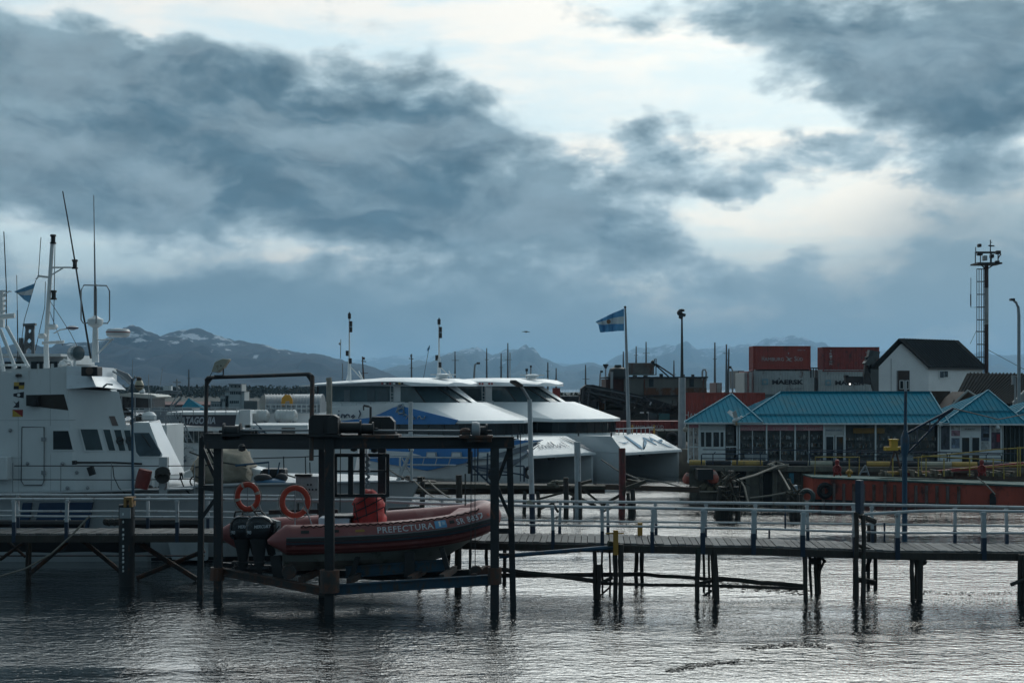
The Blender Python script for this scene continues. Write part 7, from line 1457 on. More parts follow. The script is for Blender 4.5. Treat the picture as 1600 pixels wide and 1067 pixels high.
# ================================================================= shipping containers
cgrey = M('container grey', (.36, .40, .41), .6, var=.18, rust=RUST, amt=.18, rs=1.2); cred = M('container red', (.31, .052, .038), .55, var=.18, rust=(.12, .04, .03), amt=.3, rs=1); cmar = M('container maroon', (.24, .04, .035), .6, var=.2, rust=(.08, .03, .03), amt=.3); cbrn = M('container brown', (.12, .05, .04), .6, var=.3); cwht = M('container pale', (.36, .37, .36), .6, var=.15)
def container(x0, y1, Y, m, lab, ln=6.06, endw=None, yaw=.0, group='stacked shipping containers', hgt=2.59):
    """lower left front corner at column x0, row y1"""
    p = P(x0, y1, Y); o = thing('shipping_container', lab, 'container', p, group); ux = V((1, 0, 0)); W_ = 2.44; h = hgt
    mb = MB(); mb.box((p.x+.02, p.y+.03, p.z+.02), (p.x+ln-.02, p.y+W_-.03, p.z+h-.02))
    k = 0; x = p.x+.16
    while x < p.x+ln-.25:                            # corrugated long side
        mb.prism([V((x, p.y+.035, p.z+.14)), V((x+.04, p.y-.0, p.z+.14)), V((x+.13, p.y-.0, p.z+.14)), V((x+.17, p.y+.035, p.z+.14))], (0, 0, h-.26)); x += .28
    y = p.y+.2
    while y < p.y+W_-.2: mb.prism([V((p.x+.025, y, p.z+.14)), V((p.x-.01, y+.04, p.z+.14)), V((p.x-.01, y+.12, p.z+.14)), V((p.x+.025, y+.16, p.z+.14))], (0, 0, h-.26)); y += .28
    obj('box', mb, m, o, smooth=20)
    mb = MB()
    for z in (p.z+.06, p.z+h-.06): mb.box((p.x, p.y-.03, z-.06), (p.x+ln, p.y+.04, z+.06)); mb.box((p.x-.03, p.y, z-.06), (p.x+.04, p.y+W_, z+.06))
    for x in (p.x+.05, p.x+ln-.05): mb.box((x-.07, p.y-.035, p.z), (x+.07, p.y+.06, p.z+h))
    mb.box((p.x-.035, p.y+W_-.1, p.z), (p.x+.06, p.y+W_, p.z+h)); obj('frame', mb, m, o)
    return o, p
def on_side(o, p, s, x, z, w, h, m, serif=False, shear=0, bold=.01): return text('lettering', s, V((p.x+x, p.y-.045, p.z+z)), (1, 0, 0), (0, 0, 1), h, w, m, o, thick=.02, shear=shear, bold=bold)
pale = M('letter faded white', (.46, .46, .46), .6); blk = M('letter black', (.02, .022, .03), .6); star = M('star blue', (.18, .33, .40), .6)
YC = 150.
a, p = container(1176.5, 579, YC, cred, 'red container reading HAMBURG SÜD on top of the left stack'); 
on_side(a, p, 'H', .93, 1.02, .24, .48, pale, bold=0); on_side(a, p, 'AMBURG', 1.2, 1.02, 2.05, .36, pale, bold=0); on_side(a, p, 'S', 4.36, 1.02, .24, .48, pale, bold=0); on_side(a, p, 'ÜD', 4.63, 1.02, .62, .42, pale, bold=0); on_side(a, p, 'HASU 110', 4.7, 2.1, .8, .1, pale)
def emblem(o, p, x, z, s, m):
    for q in ([(-.35, .32), (.0, .12), (.1, -.02), (-.08, .06)], [(-.3, -.28), (-.05, .02), (.12, .1), (.05, -.05)], [(.0, .05), (.45, .14), (.1, -.05)], [(.05, -.05), (.42, -.3), (.02, -.18), (-.2, -.1)], [(-.06, .62), (0, .5), (.06, .62), (0, .7)]):
        mb = MB(); mb.prism([V((p.x+x+a_*s, p.y-.055, p.z+z+b_*s)) for a_, b_ in q], (0, .03, 0)); obj('emblem', mb, m, o)
emblem(a, p, 3.75, 1.22, 1., pale)
a, p = container(1178.5, 615.5, YC, cgrey, 'grey container reading MAERSK below the red HAMBURG SÜD container', ln=6.3)
def starmark(o, p, x, z, s):
    mb = MB(); mb.box((p.x+x-s, p.y-.05, p.z+z-s), (p.x+x+s, p.y-.03, p.z+z+s)); q = obj('logo_square', mb, star, o)
    mb = MB(); pts = []
    for k in range(14): r_ = s*.85 if k % 2 == 0 else s*.36; t = PI/2+PI*k/7; pts.append(V((p.x+x+r_*math.cos(t), p.y-.065, p.z+z+r_*math.sin(t))))
    mb.prism(pts, (0, .02, 0)); obj('star', mb, cwht, q)
starmark(a, p, 1.12, 1.28, .32); on_side(a, p, 'MAERSK', 1.88, 1.02, 3.3, .48, blk, bold=.04)
mb = MB(); c = V((p.x+2.62, p.y-.06, p.z+1.62)); mb.lathe([(.07, -.01), (.07, .01)], c, 12, (0, 1, 0)); obj('ring_mark', mb, blk, a); on_side(a, p, 'SEALAND', 3.3, .5, 1.8, .14, M('letter grey', (.2, .22, .23), .6))
a, p = container(1285.5, 580.5, YC, cmar, 'dark maroon container with vertical TRITON lettering on top of the right stack', ln=5.95)
for k, ch in enumerate('TRITON'): on_side(a, p, ch, .72, 2.05-k*.27, .26, .2, pale)
on_side(a, p, 'CAIU', 4.5, 1.95, .3, .15, pale)
a, p = container(1279, 616, YC, cgrey, 'grey container reading MAERSK below the maroon TRITON container', ln=6.4); starmark(a, p, 1.02, 1.22, .3); on_side(a, p, 'MAERSK', 1.75, .98, 3.1, .46, blk, bold=.04)
container(1177, 654, YC+.2, M('container blue grey', (.17, .22, .24), .6, rust=RUST, amt=.25), 'blue grey container at the bottom of the left stack', ln=5.6); container(1279, 654, YC+.3, cgrey, 'grey container at the bottom of the right stack, hidden by the shop roof', ln=6.2)
# end-on containers left of the stack
def endbox(x0, x1, y0, y1, Y, m, lab, rods=True):
    o = thing('shipping_container', lab, 'container', P((x0+x1)/2, y1, Y), 'shipping containers seen end on'); mb = MB()
    mb.box((Xw(x0, Y), Y, Zw(y1, Y)), (Xw(x1, Y), Y+6, Zw(y0, Y))); obj('box', mb, m, o, bevel=.03)
    mb = MB()
    for t in (.2, .42, .58, .8): x = Xw(x0+(x1-x0)*t, Y); mb.box((x-.03, Y-.06, Zw(y1-1, Y)), (x+.03, Y, Zw(y0+1, Y)))
    obj('lock_rods', mb, pale, o); mb = MB(); mb.box((Xw(x0+1, Y), Y-.04, Zw(y0+8, Y)), (Xw(x1-1, Y), Y-.0, Zw(y0+2, Y))); obj('stencil', mb, M('stencil', (.3, .2, .18), .7, var=.8, scale=9), o)
Y = 148
endbox(1163, 1169, 582, 615, Y, cwht, 'narrow pale container end left of the red and grey stack'); endbox(1169, 1176, 580, 615, Y-.5, cmar, 'maroon container end with white lock rods beside the MAERSK container'); endbox(1153, 1163, 579, 607, Y+8, M('container dark', (.06, .065, .065), .6), 'dark container end at the far left of the stacks')
endbox(1152, 1190, 618, 660, Y-20, cred, 'red container end with white lock rods above the left kiosk roof'); endbox(1119, 1128, 598, 614, 180, cbrn, 'small brown container end between the sailing masts')
mb = MB(); Y = 150
for x in (1267, 1271, 1275): mb.tube([P(x, 590, Y), P(x, 575, Y)], .06, 5)
mb.tube([P(1265, 575, Y), P(1279, 575, Y)], .06, 5); mb.box((Xw(1270, Y), Y, Zw(616, Y)), (Xw(1277, Y), Y+2, Zw(590, Y))); tag(obj('stacker_platform', mb, steel), 'dark platform rail squeezed between the two container stacks', 'platform')
# dark reach stacker arm by the house
RSx = thing('reach_stacker', 'dark reach stacker arm and spreader rising between the maroon container and the white house', 'reach stacker', P(1368, 616, 140)); Y = 140
mb = MB(); mb.bar(P(1373, 615, Y), P(1359, 556, Y), 1.0, .6); mb.bar(P(1352, 570, Y), P(1366, 553, Y), 1.2, .5); mb.bar(P(1356, 553, Y), P(1372, 556, Y), .9, .8); obj('boom', mb, M('machine grey', (.055, .07, .075), .6, var=.3), RSx)
mb = MB(); mb.box((Xw(1322, Y), Y, Zw(598, Y)), (Xw(1364, Y), Y+.8, Zw(588, Y))); mb.box((Xw(1321, Y), Y, Zw(590, Y)), (Xw(1326, Y), Y+.8, Zw(586, Y))); mb.bar(P(1352, 600, Y), P(1357, 560, Y), .6, .6); mb.bar(P(1362, 600, Y), P(1356, 575, Y), .5, .5); obj('spreader', mb, steel, RSx)
mb = MB(); mb.ball(P(1328, 600, Y-.3), .09, 8); l_ = M('glint glow', (.8, .8, .8), .4); l_.node_tree.nodes['Principled BSDF'].inputs['Emission Color'].default_value = (1, .97, .9, 1); l_.node_tree.nodes['Principled BSDF'].inputs['Emission Strength'].default_value = 1.2; obj('glint_ball', mb, l_, RSx)  # white glint built as a small glowing ball, not a lamp
# container on the truck, left, and the red wall beside it
Y = 112; a, p = container(1068, 662, Y, cred, 'big red container reading HAMBURG behind the pyramid roof of the left kiosk', ln=6.4, hgt=2.45, group='red containers by the kiosk')
on_side(a, p, 'H', .08, .42, .32, .56, pale, bold=0); on_side(a, p, 'AMBURG', .44, .42, 2.1, .42, pale, bold=0)
YT = 113
mb = MB(); mb.box((Xw(960, YT), YT+.2, ZQ), (Xw(1066, YT), YT+2.6, Zw(658, YT))); k = 0; x = Xw(960, YT)
while x < Xw(1066, YT): mb.prism([V((x, YT+.2, ZQ+.2)), V((x+.05, YT+.15, ZQ+.2)), V((x+.14, YT+.15, ZQ+.2)), V((x+.18, YT+.2, ZQ+.2))], (0, 0, Zw(658, YT)-ZQ-.3)); x += .28
rc_ = obj('shipping_container', mb, cmar); tag(rc_, 'long dark red container with white letters behind the flagpole foot', 'container', 'red containers by the kiosk')
text('lettering', 'HAMBURG SÜD', P(987, 670, YT+.1), (1, 0, 0), (0, 0, 1), 7/F*YT, 50/F*YT, pale, rc_)
mb = MB(); Y = 108; mb.box((Xw(1015, Y), Y, Zw(672, Y)), (Xw(1064, Y), Y+.4, Zw(670.5, Y)))
mb.box((Xw(1014, Y), Y, ZQ), (Xw(1027, Y), Y+1.2, Zw(679, Y))); tr = thing('trailer', 'dark trailer chassis with big round tyres left of the small kiosk', 'trailer', (Xw(1050, Y), Y, ZQ)); obj('side_locker', mb, M('locker pale', (.28, .32, .32), .6), tr)
mb = MB(); mb.box((Xw(1028, Y), Y, Zw(690, Y)), (Xw(1100, Y), Y+2, Zw(673, Y))); obj('chassis', mb, M('chassis green black', (.02, .028, .022), .7, var=.4), tr)
for x in (1050, 1087): torus(P(x, 686, Y-.3), .38, .17, (0, 1, 0), rub, 'tyre', parent=tr)
for x in (988, 1022): 
    mb = MB(); mb.tube([P(x, 706, 105), P(x, 664, 105)], .07, 6); tag(obj('yellow_post', mb, yellow), 'thin yellow post %s behind the catamaran bow rail' % ('near the flagpole' if x == 988 else 'before the pale locker'), 'post')
# ================================================================= rusty beached ship / shed and conveyor
Y = 128; RSH = thing('rusty_hulk', 'rust streaked grey hulk with flat roof and a rusty tank on top behind the flagpole', 'hulk', (Xw(1030, Y), Y, ZQ))
hk = M('hulk grey', (.15, .15, .14), .75, var=.35, rust=(.10, .05, .03), amt=.26, rs=.7, scale=.7, st=(1, 1, .3))
mb = MB(); mb.box((Xw(975, Y), Y, ZQ), (Xw(1104, Y), Y+8, Zw(590, Y))); h_ = obj('wall', mb, hk, RSH, bevel=.05)
mb = MB(); mb.box((Xw(947, Y), Y+.2, ZQ), (Xw(976, Y), Y+7, Zw(592, Y))); obj('brick_wing', mb, M('dark red brick', (.075, .032, .028), .85, var=.4), RSH)
mb = MB(); mb.box((Xw(947, Y), Y-.2, Zw(590.5, Y)), (Xw(1106, Y), Y+8.3, Zw(588.5, Y))); mb.box((Xw(975, Y), Y-.25, Zw(619, Y)), (Xw(1104, Y), Y, Zw(617, Y))); obj('roof_slab', mb, steel, RSH)
mb = MB(); mb.box((Xw(1006, Y), Y-.12, Zw(617, Y)), (Xw(1104, Y), Y-.02, Zw(606, Y))); obj('rust_belt', mb, M('rust belt', (.13, .055, .03), .8, var=.5, st=(3, 1, .3), rust=(.14, .13, .12), amt=.4), h_)
for x0 in (1014, 1077): mb = MB(); mb.box((Xw(x0, Y), Y-.05, Zw(604, Y)), (Xw(x0+7, Y), Y+.1, Zw(592, Y))); obj('window', mb, glassd, h_)
mb = MB()
for x in (1098, 1006): mb.box((Xw(x, Y), Y-.1, Zw(618, Y)), (Xw(x+1.6, Y), Y, Zw(592, Y)))
obj('rusty_pipe', mb, M('pipe rust', (.14, .055, .035), .8), h_)
mb = MB(); mb.tube([P(1097.5, 595, Y), P(1097.5, 581, Y), P(1099, 577.5, Y), P(1102, 577.5, Y), P(1103.5, 581, Y), P(1103.5, 595, Y)], .09, 6); mb.tube([P(956, 607, Y-.4), P(956, 581, Y-.4)], .12, 6); obj('vent_pipe', mb, galv, RSH)
mb = MB(); mb.box((Xw(982, Y), Y+1, Zw(584.5, Y)), (Xw(1024, Y), Y+3.5, Zw(566.5, Y))); tk = obj('tank', mb, M('tank rust grey', (.15, .14, .13), .8, var=.4, rust=(.13, .05, .03), amt=.36, rs=.8), RSH, bevel=.08)
mb = MB()
for x in (993, 1010): mb.box((Xw(x, Y), Y+1.2, Zw(589, Y)), (Xw(x+4, Y), Y+3, Zw(584, Y)))
mb.box((Xw(980, Y), Y+.9, Zw(586, Y)), (Xw(1026, Y), Y+3.6, Zw(584.5, Y))); obj('tank_stand', mb, cwht, tk)
mb = MB(); mb.lathe([(.05, .9), (.3, .9), (.35, .7), (.75, .55), (.9, 0), (.9, -.4)], P(965.5, 585.5, Y+1), 12); obj('water_tank', mb, M('water tank black', (.025, .03, .03), .6), RSH)
mb = MB(); mb.tube([P(1022, 568, Y), P(1045, 589, Y)], .07, 5); mb.tube([P(1024, 568, Y), P(1054, 588, Y)], .07, 5); mb.tube([P(1022.5, 573, Y), P(1022.5, 561, Y), P(1025, 560, Y), P(1025, 586, Y)], .05, 5); mb.ball(P(1020, 566, Y), .2, 6); mb.box((Xw(1031, Y), Y, Zw(589, Y)), (Xw(1036, Y), Y+.5, Zw(584, Y))); mb.box((Xw(1064, Y), Y, Zw(589, Y)), (Xw(1070, Y), Y+.5, Zw(585, Y))); mb.box((Xw(1081, Y), Y, Zw(589, Y)), (Xw(1085, Y), Y+.5, Zw(585, Y))); obj('roof_gear', mb, steel, RSH)
Y = 120; CV = thing('conveyor', 'big black covered conveyor boom sloping down to the right behind the catamaran roof', 'conveyor', (Xw(980, Y), Y, ZQ)); cvb = M('conveyor black', (.02, .024, .028), .6, var=.5, scale=1.5, bump=.6, bs=3)
mb = MB(); mb.prism([P(908, 607, Y), P(916, 601, Y), P(927, 601, Y), P(1004, 618, Y), P(1063, 636, Y), P(1063, 650, Y), P(985, 634, Y), P(935, 622, Y), P(930, 640, Y), P(912, 640, Y), P(905, 632, Y)], (0, 2, 0)); obj('boom', mb, cvb, CV)
mb = MB(); rr = random.Random(6)
for k in range(60):
    t = rr.random(); x = 912+150*t; y = 607+30*t+rr.uniform(0, 16); c = P(x, y, Y-.15); d = V((rr.uniform(-.9, .9), 0, rr.uniform(-.5, .4))); mb.bar(c-d, c+d, .12, .1)
for a, b in (((915, 604), (1004, 622)), ((915, 612), (1004, 633)), ((912, 606), (908, 640)), ((921, 606), (918, 640))): mb.tube([P(*a, Y-.3), P(*b, Y-.3)], .1, 5)
obj('lattice', mb, M('lattice grey', (.05, .055, .06), .5), CV)
mb = MB()
for x, y in ((1016, 631), (991, 636), (905, 631)): mb.bar(P(x-1.5, y+3, Y-.3), P(x+1.5, y-3, Y-.3), .12, .1)
obj('bright_fittings', mb, white, CV)
mb = MB(); mb.box((Xw(935, Y), Y+2, ZQ), (Xw(980, Y), Y+5, Zw(622, Y))); sh_ = tag(obj('cabin_hut', mb, M('hut olive', (.085, .08, .065), .8, var=.2)), 'olive hut with a blue framed orange window below the conveyor', 'hut')
for x0, x1, y0, y1, m, n, d in ((930, 949, 624, 641, M('hut blue', (.05, .12, .17), .6), 'blue_panel', 1.9), (936, 948.5, 625, 641, white, 'window_frame', 1.85), (938, 946.5, 627, 641, M('window orange', (.30, .13, .04), .5, var=.5), 'window_pane', 1.8)):
    mb = MB(); mb.box((Xw(x0, Y), Y+d, Zw(y1, Y)), (Xw(x1, Y), Y+d+.05, Zw(y0, Y))); obj(n, mb, m, sh_)
Y = 119; mb = MB(); mb.box((Xw(900, Y), Y, ZQ), (Xw(978, Y), Y+2, Zw(641, Y))); tag(obj('dark_hopper', mb, M('hopper', (.03, .03, .033), .7, var=.4)), 'low dark wall of machinery below the conveyor at the catamaran roof', 'hopper')
mb = MB(); mb.box((Xw(978, Y), Y, ZQ), (Xw(1064, Y), Y+2, Zw(650, Y))); obj2 = tag(obj('machine_shed', mb, M('shed dark green', (.025, .035, .032), .7, var=.6, scale=.8)), 'dark cluttered shed front with teal windows above the long red container', 'shed')
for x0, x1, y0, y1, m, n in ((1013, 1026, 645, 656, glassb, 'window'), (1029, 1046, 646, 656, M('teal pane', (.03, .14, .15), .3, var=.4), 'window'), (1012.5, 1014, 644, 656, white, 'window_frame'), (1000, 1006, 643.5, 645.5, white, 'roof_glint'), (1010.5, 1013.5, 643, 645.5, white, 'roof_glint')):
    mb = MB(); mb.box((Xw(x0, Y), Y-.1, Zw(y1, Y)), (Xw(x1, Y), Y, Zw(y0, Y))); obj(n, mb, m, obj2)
mb = MB(); mb.box((Xw(978, Y+8), Y+8, ZQ), (Xw(1066, Y+8), Y+9, Zw(634, Y+8))); 
for k in range(60): c = V((rr.uniform(Xw(978, Y), Xw(1064, Y)), Y+.3, Zw(rr.uniform(634, 655), Y))); d = V((rr.uniform(-.6, .6), 0, rr.uniform(-.6, .6))); mb.bar(c-d, c+d, .1, .1)
tag(obj('scrap', mb, M('scrap', (.05, .05, .045), .7, var=.7, scale=2)), 'heap of dark scrap and bars under the low end of the conveyor', 'scrap')['kind'] = 'stuff'
mb = MB(); Y = 125; mb.box((Xw(864, Y), Y, ZQ), (Xw(905, Y), Y+4, Zw(619, Y))); mb.box((Xw(862, Y), Y-.3, Zw(621, Y)), (Xw(907, Y), Y+4, Zw(618.5, Y))); tag(obj('blue_hut', mb, M('hut blue grey', (.09, .12, .14), .7, var=.2)), 'low blue grey hut right of the farther catamaran wheelhouse', 'hut')
mb = MB(); mb.box((Xw(863, Y), Y-2, Zw(634, Y)), (Xw(874, Y), Y, Zw(606, Y))); mb.box((Xw(864, Y), Y-2.05, Zw(608, Y)), (Xw(873, Y), Y-2, Zw(606, Y))); tag(obj('red_box', mb, cmar), 'small dark red tower box just right of the catamaran windscreen', 'box')
# ================================================================= flagpole, lamp poles, tower, house
Y = 104; fp = thing('flagpole', 'tall pale flagpole rising behind the farther catamaran roof', 'flagpole', (Xw(983, Y), Y, ZQ))
mb = MB(); mb.tube([P(983, 700, Y), P(980, 590, Y), P(977, 481, Y)], .17, 10, .07); obj('pole', mb, galv, fp); mb = MB(); mb.ball(P(976.8, 480, Y), .1, 8); obj('finial', mb, steel, fp)
ff_ = thing('flag', 'sky blue and white striped flag with a small sun flying left from the flagpole', 'flag', P(975, 500, Y))
sw = [0, -.25, .2, -.15, .3, 0, -.1]
T_ = [(975, 482), (966, 486), (957, 489.5), (948, 494), (940, 498), (934, 501), (931, 502.5)]
A_ = [(975, 494), (966, 495.5), (957, 497), (948, 500), (940, 502), (935, 503.5), (931.5, 504)]
B_ = [(975, 506), (966, 506), (957, 506), (950, 507), (943, 507.5), (938, 507), (935, 507)]
C_ = [(975, 517), (966, 517), (957, 518), (950, 518.5), (944, 519), (941, 519.5), (937.5, 519)]
fbl = M('flag sky blue', (.11, .33, .58), .8, var=.2); fwh = M('flag white', (.62, .66, .68), .8, var=.1)
st_ = [obj('stripe', mb, m, ff_, smooth=70) for mb, m in cloth([T_, A_, B_, C_], Y, 'flag', [fbl, fwh, fbl], dy=sw)]
mb = MB(); mb.lathe([(.16, -.02), (.16, .02)], P(951, 502.5, Y-.22), 12, (0, 1, 0)); obj('sun_emblem', mb, M('sun brown', (.22, .12, .07), .7), st_[1])
def lamp_pole(pts, Y, r0, r1, lab, head, name='lamp_pole', z0=None, group=None):
    o = thing(name, lab, 'lamp post', (P(*pts[0], Y).x, Y, P(*pts[0], Y).z), group); mb = MB(); mb.tube([P(*p, Y) for p in pts], r0, 8, r1); obj('pole', mb, galv, o)
    mb = MB(); head(mb, Y); obj('lamp_head', mb, steel, o); return o
def h1_(mb, Y):
    mb.box((Xw(1060.5, Y), Y-.3, Zw(497, Y)), (Xw(1063.5, Y), Y+.1, Zw(486, Y))); mb.ball(P(1062, 489, Y-.1), .22, 8); mb.ball(P(1065, 485, Y), .2, 8, (1.3, 1, .6)); mb.bar(P(1065, 491, Y), P(1071, 493, Y), .14, .22); mb.ball(P(1064, 495, Y), .18, 8)
lamp_pole([(1065.5, 706), (1066, 590)], 106, .26, .24, 'thick lower pole of the tall camera mast between hulk and red container', lambda mb, Y: mb.box((Xw(1064, Y), Y-.2, Zw(590, Y)), (Xw(1068, Y), Y+.2, Zw(586, Y)))) if False else None
o = lamp_pole([(1065.5, 706), (1065.7, 590)], 106, .3, .26, 'tall grey mast with clustered camera heads at its top, right of the flagpole', h1_, 'camera_mast')
mb = MB(); mb.tube([P(1065.7, 590, 106), P(1065.5, 488, 106)], .12, 8, .06); obj('upper_pole', mb, steel, o)
def head(x, y, w=4, h=3): return lambda mb, Y: mb.box((Xw(x, Y), Y-.2, Zw(y+h, Y)), (Xw(x+w, Y), Y+.2, Zw(y, Y)))
lamp_pole([(1592, 690), (1592, 494), (1591, 480), (1588, 473), (1583, 469)], 100, .13, .08, 'tall curved street lamp at the far right edge', head(1578.5, 466.5, 6, 3.5), 'street_lamp')
for a in [([(740, 600), (742, 570), (746, 567), (749, 567)], 135, head(745, 566, 5, 3), 'short hooked lamp between the two catamaran wheelhouses'), ([(823, 604), (823, 578)], 140, head(821, 576, 4, 4), 'dark lamp with small square head right of the second wheelhouse'), ([(829, 602), (829.5, 573)], 138, head(828, 571, 3, 3), 'pale thin pole with small camera right of the second wheelhouse'), ([(937, 604), (938, 584), (940, 580)], 150, head(938, 579, 4, 3), 'small leaning street lamp left of the brick wing'), ([(946, 606), (946.5, 573)], 150, lambda mb, Y: mb.lathe([(.05, -.3), (.3, .1), (.3, .2)], P(946.5, 572, Y), 8), 'small cup shaped street lamp just left of the brick wing'), ([(1144.5, 615), (1144.5, 578), (1142, 574)], 140, head(1138.5, 572, 4, 3.5), 'curved street lamp left of the container stacks')]:
    lamp_pole(a[0], a[1], .1, .07, a[3], a[2], 'street_lamp', group='distant street lamps')
# floodlight tower
Y = 135; TW = thing('floodlight_tower', 'tall red and white banded floodlight tower with caged ladder and railed top platform', 'tower', (Xw(1541, Y), Y, ZQ))
for y0, y1, m in ((700, 507, 'r'), (507, 450, 'w'), (450, 414, 'r')):
    mb = MB(); mb.tube([P(1541.3, y0, Y), P(1541.3, y1, Y)], .2, 10); obj('mast_band', mb, M('tower rust red', (.06, .03, .028), .7, var=.3) if m == 'r' else M('tower white', (.34, .34, .34), .6, rust=RUST, amt=.2), TW)
mb = MB()
for x in (1526.3, 1529.8, 1533.5): mb.tube([P(x, 600, Y), P(x, 420.5, Y)], .035, 5)
for x in (1537, 1539): mb.tube([P(x, 600, Y), P(x, 416, Y)], .035, 5)
for y in (420.5, 440, 460, 480, 499.5, 518, 538, 558): mb.tube([P(1526.3, y, Y-.3), P(1538.5, y, Y)], .05, 5)
for y in range(424, 600, 5): mb.bar(P(1537, y, Y), P(1539, y, Y), .04, .04)
obj('ladder_cage', mb, steel, TW)
mb = MB(); mb.tube([P(1528, 480, Y), P(1517, 480.5, Y), P(1517, 434, Y)], .03, 5); mb.tube([P(1516.8, 460, Y), P(1516.8, 478, Y)], .06, 5); obj('side_aerial', mb, steel, TW)
mb = MB(); mb.box((Xw(1522, Y), Y-1.1, Zw(414, Y)), (Xw(1560, Y), Y+1.1, Zw(411.5, Y))); mb.tube([P(1533, 414, Y), P(1540, 421, Y)], .06, 5); mb.tube([P(1552, 414, Y), P(1542, 421, Y)], .06, 5); pf = obj('platform', mb, steel, TW)
mb = MB()
for x in (1524, 1532, 1549, 1559.5): mb.tube([P(x, 412, Y-1), P(x, 394, Y-1)], .05, 5)
mb.tube([P(1524, 394, Y-1), P(1559.5, 394, Y-1)], .06, 5); mb.tube([P(1524, 395.5, Y+1), P(1559.5, 395.5, Y+1)], .05, 5); obj('railing', mb, steel, pf)
for x0, y0, x1, y1 in ((1521, 395, 1529, 401), (1522, 383, 1527, 388), (1530, 401, 1536, 409), (1541, 399, 1546.5, 405), (1550, 393.5, 1557, 399), (1549, 409, 1555, 412)):
    mb = MB(); mb.box((Xw(x0, Y), Y-1.3, Zw(y1, Y)), (Xw(x1, Y), Y-.8, Zw(y0, Y))); obj('floodlight', mb, black if y0 != 401 else M('lamp pale', (.3, .32, .33), .5), pf, bevel=.06)
mb = MB(); mb.tube([P(1524.5, 396, Y), P(1524.5, 386, Y)], .04, 5); mb.tube([P(1547.5, 412, Y), P(1547.5, 375, Y)], .05, 5); mb.bar(P(1544.5, 384, Y), P(1553.5, 384.5, Y), .1, .12); mb.bar(P(1547, 379, Y), P(1550, 379, Y), .06, .06); mb.tube([P(1559, 404, Y), P(1564, 397, Y)], .06, 5); obj('aerials', mb, steel, pf)
mb = MB(); mb.tube([P(1541, 545, Y), P(1600, 577, Y), P(1660, 590, Y)], .025, 4); mb.tube([P(1526, 516, Y), P(1516, 537, Y)], .02, 4); obj('stay_cable', mb, steel, TW)
# the gabled house: gable faces us, long side runs back to the right
Y = 130; HO = thing('house', 'white rendered house with a black ribbed gable roof behind the turquoise shop roof', 'house', (Xw(1410, Y), Y, ZQ)); rend = M('render white', (.80, .81, .82), .75, var=.1, scale=.5)
zE = Zw(572, Y); bx = 1451; back = V((Xw(1550, Y)-Xw(bx, Y), 9.5, 0)); back = V((5.4, 7.6, 0))
gp = [P(1373, 640, Y), P(1373, 573, Y), P(1408, 537, Y), P(1451, 571, Y), P(1451, 640, Y)]
mb = MB(); mb.prism(gp, (5.9, 5.5, 0)) if False else mb.prism(gp, (6.6, 5.0, 0)); hw = obj('wall', mb, rend, HO)
rv = V((6.6, 5.0, 0)); ex = rv.normalized()*.35
L0, Rg, R0 = P(1364, 577, Y-.1), P(1408, 531.5, Y-.1), P(1454, 575, Y-.1)
mb = MB()
for a, b in ((L0, Rg), (Rg, R0)): mb.prism([a-ex, b-ex, b+rv+ex, a+rv+ex], (0, 0, .16))
rfm = M('roof black', (.022, .024, .026), .8, spec=.15, var=.3, rust=(.05, .05, .05), amt=.3); ro = obj('roof', mb, rfm, HO, smooth=10)
mb = MB()
for k in range(1, 20):
    t = k/20; a = Rg+rv*t+V((0, 0, .19)); b = R0+rv*t+V((0, 0, .19)); mb.bar(a, b, .10, .07)
obj('roof_ribs', mb, M('roof rib grey', (.06, .063, .066), .5), ro)
mb = MB(); mb.bar(R0-ex+V((.05, 0, -.02)), R0+rv+ex+V((.05, 0, -.02)), .12, .16); obj('gutter', mb, black, ro)
def hwin(x0, x1, y0, y1, pl, lab='window', m=glassd):
    mb = MB(); q = [pl.pt(x0, y1, .02), pl.pt(x1, y1, .02), pl.pt(x1, y0, .02), pl.pt(x0, y0, .02)]; mb.prism(q, pl.n*.04); return obj(lab, mb, m, hw)
GP = Plane((Xw(1373, Y), Y, 0), (1, 0, 0), (0, -1, 0)); SP = Plane(gp[3], rv)
w = hwin(1403, 1421, 579, 612, GP, 'window', M('blind brown', (.055, .035, .03), .7))
for x0, x1, y0, y1 in ((1405, 1411.5, 594, 608), (1413.5, 1420, 594, 608)):
    mb = MB(); mb.box((Xw(x0, Y), Y-.12, Zw(y1, Y)), (Xw(x1, Y), Y-.06, Zw(y0, Y))); obj('sash', mb, white, w); mb = MB(); mb.box((Xw(x0+1, Y), Y-.14, Zw(y1-1, Y)), (Xw(x1-1, Y), Y-.12, Zw(y0+1, Y))); obj('pane', mb, glassd, w)
mb = MB(); mb.box((Xw(1401, Y), Y-.05, Zw(612, Y)), (Xw(1403, Y), Y-.0, Zw(579, Y))); obj('reveal', mb, M('reveal grey', (.2, .21, .22), .8), w)
w = hwin(1467, 1485, 578, 592, SP, 'window', white); mb = MB(); q = [SP.pt(a, b, .07) for a, b in ((1469, 590), (1474.5, 590), (1474.5, 580), (1469, 580))]; mb.prism(q, SP.n*.02); q = [SP.pt(a, b, .07) for a, b in ((1475.5, 589), (1481, 589), (1481, 580), (1475.5, 580))]; mb.prism(q, SP.n*.02); obj('pane', mb, glassd, w)
mb = MB(); mb.box((Xw(1392, Y), Y-.03, Zw(615, Y)), (Xw(1392.6, Y), Y, Zw(560, Y))); obj('seam', mb, M('seam', (.25, .26, .27), .7), hw)
